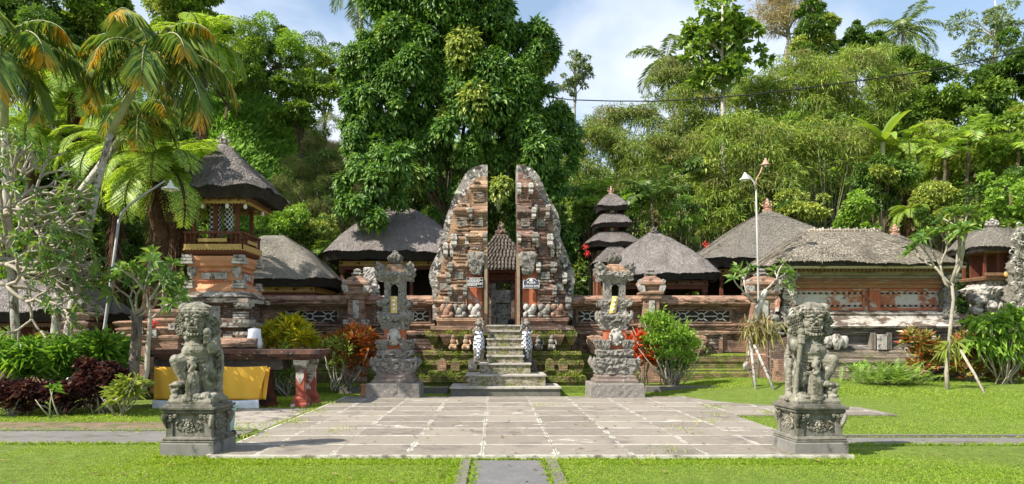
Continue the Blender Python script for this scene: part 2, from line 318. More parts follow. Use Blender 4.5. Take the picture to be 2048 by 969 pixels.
soil = weather('bare_soil', (.16,.11,.07), (.24,.18,.12), 4, [((.09,.11,.04), 3, .5, .62, None)], bump=((60,.8,None),), dist=.02)
thatch_a = thatchmat('grey_palm_thatch', (.215,.19,.178), (.32,.29,.275), (.13,.11,.10))
thatch_b = thatchmat('pale_grass_thatch', (.235,.215,.18), (.35,.325,.28), (.14,.12,.10), 1.3)
thatch_c = thatchmat('old_rough_thatch', (.25,.22,.17), (.40,.36,.29), (.10,.085,.065), 2.)
thatch_d = thatchmat('black_fibre_thatch', (.085,.078,.08), (.15,.14,.145), (.04,.035,.035))
# ---------------- ground, paving, paths, hill ----------------
def sst(a, b, x): t = np.clip((x-a)/(b-a), 0, 1); return t*t*(3-2*t)
def GH(x, y):                                            # lawn height: rises gently beyond the paving on the right
    x = np.asarray(x, float); y = np.asarray(y, float)
    return GZ+.34*sst(14, 23, y)*sst(3.5, 7.5, x)
def HH(x, y):                                            # hillside height
    x = np.asarray(x, float); y = np.asarray(y, float)
    toe = 33-6*sst(-7, -13, x)-2.5*sst(16, 22, x)
    top = 13.5-3.4*np.exp(-((x-6.5)/4.)**2)+1.0*np.sin(x*.31)+3.2*np.exp(-((x-17)/6)**2)-1.5*np.exp(-((x-28)/3)**2)
    t = np.clip((y-toe)/15, 0, None); s = np.where(t < 1, t*t*(3-2*t)*.35+.65*np.sin(t*np.pi/2), 1+.02*(t-1))
    P = np.stack([x, y, 0*x], -1)
    return GZ-.04+s*top+np.where(t > 0, .55*nz(P.reshape(-1, 3), .55, 3).reshape(x.shape)*np.minimum(t*4, 1), 0)
def sheet(name, xs, ys, zf, mat, smooth=True):
    gx, gy = np.meshgrid(xs, ys); gz = zf(gx, gy); n = len(xs)
    i = np.arange(len(ys)-1)[:,None]*n; k = np.arange(n-1)[None,:]
    f = np.stack([i+k, i+k+1, i+n+k+1, i+n+k], -1).reshape(-1, 4)
    return MB().add(np.stack([gx, gy, gz], -1).reshape(-1, 3), f, 0, smooth).obj(name, mat)
grass_base = weather('lawn_soil_and_grass', (.14,.215,.025), (.19,.27,.04), 1.3, [((.25,.32,.06), 7, .5, .62, None), ((.08,.14,.015), 25, .52, .64, None), ((.22,.20,.09), 2.3, .66, .76, None)], bump=((120,1.,None),(30,.8,None)), dist=.03)
hill_m = weather('hillside_earth_and_moss', (.03,.045,.012), (.06,.085,.022), .8, [((.07,.05,.035), 2, .56, .68, None)], bump=((8,1,None),(2,1,None)), dist=.2)
xs = np.concatenate([np.linspace(-900, -30, 12), np.linspace(-28, 28, 57), np.linspace(30, 900, 12)])
ys = np.concatenate([np.linspace(-300, 4, 6), np.linspace(6, 34, 57), np.linspace(40, 900, 10)])
struct(sheet('ground', xs, ys, lambda x, y: GH(x, y), grass_base))
struct(sheet('hill', np.linspace(-75, 80, 150), np.concatenate([np.linspace(26, 60, 70), np.linspace(62, 200, 12)]), HH, hill_m))
# paving slabs with pale mortar
def paving_mat():
    m, t, b, N, L = newmat('worn_paving_slabs'); g = N('ShaderNodeTexCoord').outputs['Object']
    sx = N('ShaderNodeSeparateXYZ'); L(g, sx.inputs[0]); wx = noise(t, g, 2.2, 4); wy = noise(t, g, 1.7, 4, dist=.5)
    def dj(c, off, per, wv):
        u = mth(t, 'DIVIDE', mth(t, 'SUBTRACT', mth(t, 'ADD', c, mth(t, 'MULTIPLY', wv, .025)), off), per)
        return mth(t, 'MULTIPLY', mth(t, 'ABSOLUTE', mth(t, 'SUBTRACT', mth(t, 'FRACT', mth(t, 'ADD', u, .5)), .5)), per)
    dx = dj(sx.outputs[0], -.18+.025, .995, wx); dy = dj(sx.outputs[1], 9.75+.025, .935, wy)
    n1 = noise(t, g, 3.2, 6, .7); n2 = noise(t, g, 1.15, 4, .6)
    wdx = mth(t, 'ADD', mth(t, 'MULTIPLY', ramp(t, n1, .42, .72), .085), .006); wdy = mth(t, 'ADD', mth(t, 'MULTIPLY', ramp(t, noise(t, g, 2.6, 6, .7, 0, (.6,1,1)), .42, .75), .075), .007)
    wdx = mth(t, 'MULTIPLY', wdx, mth(t, 'ADD', mth(t, 'MULTIPLY', ramp(t, n2, .3, .62), .9), .1))
    mk = mth(t, 'MAXIMUM', mth(t, 'LESS_THAN', dx, wdx), mth(t, 'LESS_THAN', dy, wdy))
    patch = ramp(t, noise(t, g, .75, 7, .72, .6, (1,1.4,1)), .615, .64); mk = mth(t, 'MAXIMUM', mk, patch)
    cell = N('ShaderNodeTexWhiteNoise'); cv = N('ShaderNodeCombineXYZ')
    L(mth(t, 'FLOOR', mth(t, 'DIVIDE', mth(t, 'ADD', sx.outputs[0], .18), .995)), cv.inputs[0]); L(mth(t, 'FLOOR', mth(t, 'DIVIDE', mth(t, 'SUBTRACT', sx.outputs[1], 9.75), .935)), cv.inputs[1]); L(cv.outputs[0], cell.inputs[0])
    slab = mixc(t, cell.outputs[0], (.165,.143,.115), (.265,.23,.185)); slab = mixc(t, ramp(t, noise(t, g, 6, 7, .7, .4, (1,2,1)), .48, .75), slab, (.31,.275,.23))
    slab = mixc(t, ramp(t, noise(t, g, 1.3, 5, .6), .55, .75), slab, (.10,.085,.075))
    mort = mixc(t, noise(t, g, 14, 5), (.38,.36,.305), (.54,.52,.455))
    col = mixc(t, mk, slab, mort); col = mixc(t, mth(t, 'LESS_THAN', dx, .007), col, (.16,.15,.11))
    col = mixc(t, ramp(t, noise(t, g, 2.4, 6, .7), .66, .72), col, (.20,.23,.09))
    L(col, b.inputs['Base Color']); b.inputs['Roughness'].default_value = .8
    bp = N('ShaderNodeBump'); bp.inputs['Distance'].default_value = .01; L(mth(t, 'ADD', mth(t, 'MULTIPLY', mk, .5), noise(t, g, 40, 5)), bp.inputs['Height']); L(bp.outputs[0], b.inputs['Normal'])
    return m
pav = MB(); pav.box(-3.75, 4.72, 9.75, 18.9, GZ-.2, 0); pav.box(4.724, 8.0, 14.7, 19.9, GZ-.2, -.006)
struct(pav.obj('paving', paving_mat()))
ed = MB(); ed.box(-3.75, 4.72, 9.70, 9.747, GZ-.1, .006); ed.box(-3.80, -3.753, 9.75, 18.9, GZ-.1, .004)
struct(ed.obj('paving_edge', mats_edge := weather('pale_paving_edge', (.42,.39,.33), (.58,.55,.48), 6, [((.16,.14,.11), 5, .5, .62, None)], bump=((50,.4,None),), dist=.008)))
struct(MB().box(-.28, .62, 2, 9.6, GZ-.1, GZ+.018).obj('path', asphalt))
struct(MB().box(-.44, -.31, 2, 9.62, GZ-.1, GZ+.034).box(.66, .80, 2, 9.62, GZ-.1, GZ+.034).obj('path_kerb', kerb_m))
struct(MB().box(-40, -4.1, 11.1, 12.55, GZ-.1, GZ+.012).box(4.9, 40, 11.0, 11.75, GZ-.1, GZ+.012).obj('side_path', asphalt_old))
struct(MB().box(-40, -4.1, 12.56, 12.75, GZ-.1, GZ+.03).box(4.9, 40, 11.76, 11.86, GZ-.1, GZ+.05).obj('side_path_kerb', kerb_m))
struct(MB().box(-3.9, -3.76-.06, 10.4, 12.4, GZ-.1, GZ+.016).box(-5.6, -4.0, 12.76, 16.4, GZ-.1, GZ+.008).obj('side_paving', paving_dirt := weather('dirty_paving', (.26,.23,.20), (.36,.33,.29), 2, [((.12,.10,.08), 3, .5, .62, None), ((.14,.17,.06), 4, .58, .66, None)], bump=((50,.5,None),), dist=.01)))
struct(MB().box(-16, -5.2, 12.76, 13.9, GZ-.1, GZ+.006).obj('soil_verge', soil))
# raised grass bed in front of the wall
struct(MB().box(-7.6, -1.25, 20.7, 23, -.1, .10).box(1.85, 7.2, 20.7, 23, -.1, .11).obj('raised_lawn', grass_base))
struct(MB().prof(4.2, 9.6, [(20.5,-.1),(20.5,.13),(20.55,.15),(20.69,.15),(20.69,-.1)]).prof(-4.3, -1.3, [(20.5,-.1),(20.5,.10),(20.55,.12),(20.69,.12),(20.69,-.1)]).obj('bed_kerb', kerb_m))

# ---------------- thatched roofs ----------------
def roof_mb(cx, cy, hx, hy, ze, zt, rx=0., ry=0., th=.28, bulge=.12, seed=1, rough=.03, nt_=14, wob=.035, pw=1., straw=.075):
    mb = MB(); nside = max(14, int(hx*10)); t = np.linspace(-1, 1, nside+1)[:-1]
    base = np.concatenate([np.stack([t, -np.ones(nside)], 1), np.stack([np.ones(nside), t], 1), np.stack([-t, np.ones(nside)], 1), np.stack([-np.ones(nside), -t], 1)])
    rr = np.abs(base).min(1)**6; base = base*(1-.07*rr)[:,None]; N = len(base)
    per = np.arange(N)/N*8*max(hx, hy); V = []; A = []
    P0 = np.stack([base[:,0]*hx+cx, base[:,1]*hy+cy, np.zeros(N)], 1); sag = wob*nz(P0, 1.7, seed)+wob*.6*nz(P0, 6, seed+1)
    sl = math.hypot(zt-ze, min(hx, hy))
    for i in range(nt_+1):
        q = i/nt_; z = ze+(zt-ze)*(q**pw)+bulge*(zt-ze)*math.sin(math.pi*q); k = 1-q
        p = np.stack([cx+base[:,0]*(hx*k+rx*q), cy+base[:,1]*(hy*k+ry*q), z+sag*k], 1)
        p = p+np.array([0,0,1])*(rough*nz(p, 7, seed+2))[:,None]*(.3+k); V.append(p)
        A.append(np.stack([per, np.full(N, q*sl), np.full(N, .3)], 1))
    low = []
    for q, (ins, dz) in enumerate([(.05, -.05), (-.0+th*.55, -th), (th*1.5, -th*.75)]):
        hx2, hy2 = hx-ins, hy-ins
        p = np.stack([cx+base[:,0]*hx2, cy+base[:,1]*hy2, ze+dz+sag+(.02*nz(P0, 14, seed+4) if q < 2 else 0)], 1); low.append(p)
    i = np.arange(nt_)[:,None]*N; k = np.arange(N)[None,:]; k2 = (k+1)%N
    mb.add(np.concatenate(V), np.stack([i+k, i+k2, i+N+k2, i+N+k], -1).reshape(-1, 4), 0, True, np.concatenate(A))
    b = mb.n; mb.f.append((np.array([[nt_*N+j for j in range(N)]]), 0, True))
    A_ = 4*sl*(hx+hy)*.6; ns = int(min(45000, A_*800)); q_ = 1-np.sqrt(rng.random(ns)); ii = np.minimum((q_*nt_).astype(int), nt_-1); ff = (q_*nt_-ii)[:,None]; kk = rng.integers(0, N, ns); kf = rng.random(ns)[:,None]
    VV = np.array(V); pa = VV[ii,kk]*(1-kf)+VV[ii,(kk+1)%N]*kf; pb = VV[ii+1,kk]*(1-kf)+VV[ii+1,(kk+1)%N]*kf; P_ = pa*(1-ff)+pb*ff; dn = pa-pb; dn /= np.linalg.norm(dn, axis=1, keepdims=True)+1e-9; sd = np.roll(VV, -1, axis=1)[ii,kk]-VV[ii,kk]; sd /= np.linalg.norm(sd, axis=1, keepdims=True)+1e-9
    up_ = np.cross(sd, -dn); up_ *= np.sign(up_[:,2:3]+1e-9); dn = dn+rng.normal(size=dn.shape)*.12+up_*.03; ln = straw*rng.uniform(.5,1.4,ns)[:,None]; ww = straw*.13*rng.uniform(.6,1.5,ns)[:,None]
    S0 = P_+up_*.012; S_ = np.stack([S0-sd*ww, S0+sd*ww, S0+dn*ln+up_*.012], 1).reshape(-1, 3); j_ = np.arange(ns)*3; aa_ = np.repeat(np.stack([kk*per[1], q_*sl, q_*0], 1), 3, 0)
    mb.add(S_, np.stack([j_, j_+1, j_+2], 1), 0, False, aa_)
    b = mb.n
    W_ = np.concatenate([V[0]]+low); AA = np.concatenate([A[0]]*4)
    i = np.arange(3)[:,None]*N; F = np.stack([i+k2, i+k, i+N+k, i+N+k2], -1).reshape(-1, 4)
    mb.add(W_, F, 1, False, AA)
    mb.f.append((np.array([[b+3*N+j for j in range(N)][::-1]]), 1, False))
    return mb
def shift(mb, loc):
    for v in mb.v: v -= np.asarray(loc)
    return mb
def roof(parent, loc, mat, *a, **k):
    return shift(roof_mb(*a, **k), loc).obj('roof', [mat, under], parent)
def finial_mb(c, h, r):
    mb = MB(); mb.stack(c[0], c[1], [(r*.9,r*.9,c[2]-.05),(r,r,c[2]+h*.1),(r*.6,r*.6,c[2]+h*.16),(r*.8,r*.8,c[2]+h*.3),(r*.45,r*.45,c[2]+h*.36),(r*.62,r*.62,c[2]+h*.55),(r*.25,r*.25,c[2]+h*.7),(r*.3,r*.3,c[2]+h*.82),(.012,.012,c[2]+h)])
    for k in range(4):
        a = k*math.pi/2; dx, dy = math.cos(a), math.sin(a)
        mb.tube([(c[0]+dx*r*.7, c[1]+dy*r*.7, c[2]+h*.25), (c[0]+dx*r*1.25, c[1]+dy*r*1.25, c[2]+h*.45), (c[0]+dx*r*1.1, c[1]+dy*r*1.1, c[2]+h*.7), (c[0]+dx*r*.8, c[1]+dy*r*.8, c[2]+h*.72)], [r*.22, r*.26, r*.16, r*.1], 6)
    return mb
def valance(mb, cx, cy, hx, hy, z0, z1, m=0, tooth=.09):   # scalloped gilded board round the eave
    for sx_, sy_, ax in ((0,-1,0),(0,1,0),(-1,0,1),(1,0,1)):
        h = hx if ax == 0 else hy; n = max(4, int(2*h/tooth)); o = []
        for i in range(n*2+1):
            u = -h+2*h*i/(2*n); o.append((u, z0+(.035 if i%2 == 0 else 0)))
        o = o+[(h, z1), (-h, z1)]
        v = []
        for y in (0, .03):
            for u, z in o:
                v.append((cx+u, cy+sy_*hy-y*0+(y if sy_ < 0 else -y), z) if ax == 0 else (cx+sx_*hx-(y*sx_), cy+u, z))
        q = len(o); f = [(k, q+k, q+(k+1)%q, (k+1)%q) for k in range(q)]+[tuple(range(q)), tuple(range(q, 2*q))[::-1]]
        mb.add(v, f, m)
    return mb
def pavilion(name, label, cat, cx, cy, hx, hy, ze, zt, mat, floor=0., post=.72, npost=(3,2), rx=.05, ry=.05, fin=None, group='thatched pavilions of the temple yard', val=gold, inner=True, posts=True, **k):
    loc = (cx, cy, GH(cx, cy)*1.); t = thing(name, label, cat, loc, group); th = k.get('th', .28)
    roof(t, loc, mat, cx, cy, hx, hy, ze, zt, rx, ry, **k)
    px, py = hx*post, hy*post
    if val: shift(valance(MB(), cx, cy, px+.12, py+.12, ze-th-.17, ze-th+.02), loc).obj('valance', val, t)
    b = MB(); b.box(cx-px-.1, cx+px+.1, cy-py-.08, cy-py+.06, ze-th-.28, ze-th-.16); b.box(cx-px-.1, cx+px+.1, cy+py-.06, cy+py+.08, ze-th-.28, ze-th-.16)
    b.box(cx-px-.08, cx-px+.06, cy-py+.06, cy+py-.06, ze-th-.28, ze-th-.16); b.box(cx+px-.06, cx+px+.08, cy-py+.06, cy+py-.06, ze-th-.28, ze-th-.16)
    for i in range(7): u = cx-px+2*px*i/6; b.box(u-.03, u+.03, cy-py*1.2, cy+py*1.2, ze-th-.10, ze-th-.04)
    shift(b, loc).obj('beam', wood_red, t)
    if posts:
        for i in range(npost[0]):
            for j in range(npost[1]):
                u = cx-px+2*px*i/(npost[0]-1); v = cy-py+2*py*j/(npost[1]-1)
                m = MB(); m.stack(u, v, [(.10,.10,floor),(.10,.10,floor+.25),(.06,.06,floor+.3),(.055,.055,ze-th-.45),(.09,.09,ze-th-.38),(.09,.09,ze-th-.28)]); shift(m, loc).obj('post', wood_red, t)
    if floor > .1:
        m = MB(); m.stack(cx, cy, [(px+.35,py+.3,-.1),(px+.35,py+.3,.2),(px+.22,py+.2,.26),(px+.22,py+.2,floor-.18),(px+.35,py+.3,floor-.1),(px+.35,py+.3,floor)]); shift(m, loc).obj('platform', brick_dark, t)
    if inner:
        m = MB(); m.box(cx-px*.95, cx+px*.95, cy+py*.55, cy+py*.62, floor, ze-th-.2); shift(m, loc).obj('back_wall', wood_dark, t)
    if fin: shift(finial_mb((cx, cy, zt-.03), fin[0], fin[1]), loc).obj('finial', fin[2] if len(fin) > 2 else terracotta, t)
    return t
pavilion('thatched_pavilion', 'large purple-grey thatched pavilion with gold scalloped valance left of the split gate', 'pavilion', -3.55, 28.2, 2.55, 2.75, 4.45, 6.45, thatch_a, .9, fin=(.42,.13), th=.30, bulge=.16, seed=11, npost=(4,2))
pavilion('thatched_pavilion', 'low grey thatched pavilion just right of the wooden bell tower', 'pavilion', -7.65, 25.65, 2.35, 1.9, 3.38, 5.0, thatch_b, .8, rx=.35, th=.26, bulge=.10, seed=12, npost=(4,2))
g_ = pavilion('thatched_pavilion', 'purple-grey pyramid thatched pavilion right of the split gate, before the grassy slope', 'pavilion', 5.8, 27, 2.0, 2.05, 3.66, 5.30, thatch_a, .8, rx=.14, th=.24, bulge=.09, seed=13, npost=(3,2), val=wood_brown)
lc = (5.8, 27, GH(5.8, 27)*1.); m = MB()
for k in range(3): m.tube([(5.66, 26.86, 5.26-.09*k), (5.84, 26.8, 5.33-.09*k), (6.0, 26.9, 5.24-.09*k)], .03, 6)
m.tube([(5.62, 26.9, 5.1), (5.78, 26.85, 5.46), (6.0, 26.9, 5.12)], .05, 6); shift(m, lc).obj('ridge_binding', thatch_d, g_)
pavilion('thatched_pavilion', 'largest pale grey thatched pavilion behind the right-hand lamp post', 'pavilion', 11.05, 30, 3.5, 3.0, 4.35, 6.62, thatch_b, .8, th=.34, bulge=.04, seed=14, fin=(.5,.15), npost=(4,2))
pavilion('thatched_pavilion', 'small grey thatched roof peeping over the right end of the red-panelled hall', 'pavilion', 15.3, 28.3, 1.7, 1.7, 4.1, 5.42, thatch_a, .6, th=.24, bulge=.04, seed=15, fin=(.42,.13), npost=(2,2))
pavilion('thatched_shrine', 'little thatched shrine roof in front of the three-tiered pagoda', 'shrine', 4.45, 27.6, .85, .7, 4.2, 5.0, thatch_a, .6, th=.18, bulge=.05, seed=16, fin=(.4,.1,stone_grey), npost=(2,2), val=None)
# three-tiered pagoda
lc = (4.45, 28.3, 0); t = thing('tiered_pagoda', 'three-tiered thatched pagoda with small red finial right of the split gate', 'pagoda', lc)
zc = lambda py: Z(py, 28.3)
for i, (h, pe, pt) in enumerate(((1.02, 490, 464), (.70, 450, 428), (.60, 416, 388))):
    roof(t, lc, thatch_a, 4.45, 28.3, h, h, zc(pe), zc(pt), .24 if i < 2 else .05, .24 if i < 2 else .05, th=.17, bulge=.16, seed=20+i, wob=.015, nt_=8)
for a, b_, h in ((462, 451, .25), (426, 417, .22)):
    m = MB(); m.stack(4.45, 28.3, [(h,h,zc(a+6)),(h,h,zc(a-2)),(h*1.2,h*1.2,zc(a-5)),(h*1.6,h*1.6,zc(b_)),(h*1.9,h*1.9,zc(b_-3))]); shift(m, lc).obj('neck', wood_red, t)
    m = MB(); m.stack(4.45, 28.3, [(h*1.65,h*1.65,zc(b_+2)),(h*1.7,h*1.7,zc(b_-1))]); shift(m, lc).obj('gilded_band', gold, t)
    m = MB(); m.ell((4.45, 28.3-h-.02, zc(a-1)), (.1,.05,.08)); shift(m, lc).obj('boss', white_stone, t)
m = MB(); m.stack(4.45, 28.3, [(.75,.75,0),(.75,.75,1),(.6,.6,1.1),(.6,.6,zc(505))]); shift(m, lc).obj('body', wood_brown, t)
shift(finial_mb((4.45, 28.3, zc(390)), .34, .09), lc).obj('finial', terracotta, t)
# tall wooden bell tower on its painted base
D = 20.4; cx, cy = -7.45, 20.35; lc = (cx, cy, 0)
t = thing('bell_tower', 'tall wooden bell tower with thatched roof on an orange and white stone base', 'bell tower', lc)
roof(t, lc, thatch_a, cx+.10, cy, 1.42, 1.42, 5.42, 6.78, .06, .06, th=.30, bulge=-.02, seed=31, wob=.05, rough=.05)
shift(finial_mb((cx, cy, 6.72), .42, .13), lc).obj('finial', white_stone, t)
shift(valance(MB(), cx, cy, .98, .98, 5.0, 5.12), lc).obj('valance', gold, t)
m = MB(); m.stack(cx, cy, [(1.0,1.0,5.14),(1.0,1.0,5.2)]); 
for i in range(9): u = cx-1+.25*i; m.box(u-.02, u+.02, cy-1.15, cy+1.15, 5.08, 5.13)
shift(m, lc).obj('ceiling', wood_brown, t)
zf = Z(487, 19.65)
for i in (-1, 0, 1):
    for j in (-1, 1):
        m = MB(); m.stack(cx+i*.58, cy+j*.58, [(.06,.06,zf),(.045,.045,zf+.3),(.045,.045,4.95),(.07,.07,5.05)]); shift(m, lc).obj('post', wood_red, t)
m = MB(); m.stack(cx, cy, [(.72,.72,zf-.30),(.76,.76,zf-.24),(.76,.76,zf-.02),(.78,.78,zf)]); shift(m, lc).obj('balcony_floor', wood_red, t)
shift(valance(MB(), cx, cy, .80, .80, zf-.20, zf-.03, tooth=.08), lc).obj('balcony_trim', gold, t)
m = MB(); H = zf+.28
for s_ in (-1, 1):
    m.box(cx-.78, cx+.78, cy+s_*.76-.03, cy+s_*.76+.03, H-.03, H+.03); m.box(cx+s_*.76-.03, cx+s_*.76+.03, cy-.73, cy+.73, H-.03, H+.03)
    for i in range(13): u = -.72+.12*i; m.box(cx+u-.012, cx+u+.012, cy+s_*.76-.012, cy+s_*.76+.012, zf, H-.03); m.box(cx+s_*.76-.012, cx+s_*.76+.012, cy+u-.012, cy+u+.012, zf, H-.03)
shift(m, lc).obj('railing', wood_red, t)
m = MB(); m.box(cx-.38, cx+.38, cy-.81, cy-.785, zf+.03, zf+.12); m.box(cx+.785, cx+.81, cy-.38, cy+.38, zf+.03, zf+.12); shift(m, lc).obj('gilded_rail_panel', gold, t)
# hanging slit drum wrapped in checked cloth
def check_mat(name, s_, a, b_):
    m, t_, b, N, L = newmat(name); g = N('ShaderNodeTexCoord').outputs['Object']; sx = N('ShaderNodeSeparateXYZ'); L(g, sx.inputs[0]); cv = N('ShaderNodeCombineXYZ')
    L(mth(t_, 'ADD', sx.outputs[0], mth(t_, 'MULTIPLY', sx.outputs[1], .8)), cv.inputs[0]); L(sx.outputs[2], cv.inputs[2]); cv.inputs[1].default_value = .3
    k = N('ShaderNodeTexChecker'); k.inputs['Scale'].default_value = s_; k.inputs[1].default_value = c4(a); k.inputs[2].default_value = c4(b_); L(cv.outputs[0], k.inputs[0]); L(k.outputs[0], b.inputs['Base Color']); b.inputs['Roughness'].default_value = .9; return m
checked = check_mat('black_white_checked_cloth', 15, (.03,.03,.035), (.68,.68,.70)); checked_s = check_mat('small_checked_cloth', 17, (.10,.11,.13), (.74,.75,.80))
m = MB(); m.lathe((cx-.18, cy-.1, zf+.25), [(.16,0),(.18,.1),(.17,.9),(.12,1.05)], 14); m.lathe((cx+.22, cy-.2, zf+.3), [(.05,0),(.13,.25),(.11,.8),(.05,1.0)], 12); shift(m, lc).obj('checked_cloth', checked, t)
m = MB()
for i, (u, v) in enumerate(((-.9,-.9),(.9,-.9),(.45,-.98),(-.2,-.98),(.98,.3))): m.lathe((cx+u, cy+v, 4.88), [(.02,0),(.05,.03),(.045,.10),(.02,.14)], 8)
shift(m, lc).obj('hanging_lamps', white_p, t)
zo = lambda py: Z(py, 19.6)
m = MB(); m.stack(cx, cy, [(.74,.74,zo(512)),(.74,.74,zo(520)),(.70,.70,zo(526)),(.70,.70,zo(531)),(.62,.62,zo(536)),(.62,.62,zo(567)),(.72,.72,zo(573)),(.80,.80,zo(578)),(.80,.80,zo(583))][::-1]); shift(m, lc).obj('painted_base', plaster_orange, t)
m = MB()
for sx_ in (-1, 1):
    for sy_ in (-1, 1):
        for a, b_, r in ((509, 528, .17), (560, 577, .17)):
            for q in range(3): m.stack(cx+sx_*.68, cy+sy_*.68, [(r-.02*q, r-.02*q, zo(b_)+q*(zo(a)-zo(b_))/3), (r-.02*q, r-.02*q, zo(b_)+(q+.82)*(zo(a)-zo(b_))/3)])
        m.plate([(cx+sx_*.60+u*.11, zo(546)+w_*.17) for u, w_ in ((-1,1),(1,1),(1,0),(.6,-.5),(.2,-.9),(-.3,-.6),(-1,-.2))], cy+sy_*.66-.04, cy+sy_*.66+.02) if sy_ < 0 else None
m.stack(cx, cy, [(.34,.665,zo(558)),(.34,.665,zo(545))]); m.stack(cx, cy, [(.665,.34,zo(558)),(.665,.34,zo(545))]); shift(m, lc).obj('pale_blocks', white_stone, t)
m = MB(); 
for a, b_ in ((541, 543.5), (560, 562.5)): m.stack(cx, cy, [(.42,.68,zo(b_)),(.42,.68,zo(a))]); m.stack(cx, cy, [(.68,.42,zo(b_)),(.68,.42,zo(a))])
shift(m, lc).obj('panel_frame', plaster_red, t)
m = MB(); m.stack(cx, cy, [(.86,.86,zo(598)),(.92,.92,zo(594)),(.80,.80,zo(583))]); rblock(m, cx, cy, [(.98,.98,zo(606)),(1.0,1.0,zo(598))], .08, .02, 30); shift(m, lc).obj('whitewashed_ledge', plaster_white, t)
m = MB(); m.stack(cx, cy, [(1.25,1.25,-.1),(1.25,1.25,.9),(1.12,1.12,.95),(1.12,1.12,1.1),(.78,.78,1.15),(.78,.78,zo(650)),(.95,.95,zo(648)),(.95,.95,zo(640)),(.75,.75,zo(636)),(.75,.75,zo(612)),(.95,.95,zo(607))]); shift(m, lc).obj('stone_base', brick_dark, t)
m = MB()
for sx_ in (-1, 1):
    for a, b_, r, o in ((607, 618, .20, .84), (640, 652, .22, .86), (664, 676, .2, .82)):
        rblock(m, cx+sx_*o, cy-o, [(r*.7,r*.7,zo(b_)),(r,r,zo((a+b_)/2)),(r*1.05,r*1.05,zo(a))], .05, .02, 60, seed=5)
    for a in (624, 629, 634): m.stack(cx+sx_*.72, cy-.72, [(.16,.16,zo(a+3.4)),(.16,.16,zo(a))])
m.box(cx-.2, cx+.2, cy-.82, cy-.76, zo(636), zo(612)); m.box(cx+.30, cx+.55, cy-.86, cy-.76, zo(690), zo(668)); rblock(m, cx, cy, [(.97,.97,zo(655)),(.98,.98,zo(646))], .07, .02, 40); shift(m, lc).obj('pale_carved_blocks', white_stone, t)
tag(MB().lathe((X(509, 19.2), 19.2, Z(697, 19.2)), [(.19,0),(.20,.12),(.17,.3),(.155,.50),(.02,.53)], 18).obj('hanging_cloth', cloth_white), 'white cloth draped over a stone at the foot of the bell tower', 'cloth')

# ---------------- boundary wall with lattice windows ----------------
WB = [(23.3,.1),(22.95,.1),(22.95,1.56),(22.85,1.6),(22.85,1.66),(22.93,1.70),(22.93,1.80),(22.86,1.84),(22.86,1.88),(22.95,1.92),(22.95,2.36),(22.90,2.38),(22.90,2.40),(22.84,2.42),(22.84,2.44),(23.3,2.46)]
WC = [(23.36,2.462),(22.78,2.462),(22.78,2.49),(22.68,2.52),(22.68,2.60),(22.74,2.62),(22.74,2.66),(22.84,2.74),(23.0,2.79),(23.36,2.79)]
WP = [(22.94,.1),(22.50,.1),(22.50,.40),(22.55,.44),(22.55,.50),(22.72,.53),(22.72,.70),(22.69,.74),(22.69,.93),(22.75,.98),(22.94,1.0)]
def lattice(mb, x0, x1, y, z0, z1):
    h = (z1-z0)/2; zc_ = (z0+z1)/2; n = max(2, round((x1-x0)/(h*3.2))); w_ = (x1-x0)/n
    for i in range(n):
        c = x0+(i+.5)*w_; r = h*.62
        ring = [(c+r*math.cos(a), y, zc_+r*math.sin(a)) for a in np.linspace(0, 2*math.pi, 13)]; mb.tube(ring, .022, 5)
        mb.tube([(c-w_/2, y, zc_), (c-r, y, zc_)], .022, 5); mb.tube([(c+w_/2, y, zc_), (c+r, y, zc_)], .022, 5)
        for s_ in (-1, 1):
            for q in (-1, 1): mb.tube([(c+q*r*.7, y, zc_+s_*r*.7), (c+q*w_*.36, y, zc_+s_*h)], .02, 5)
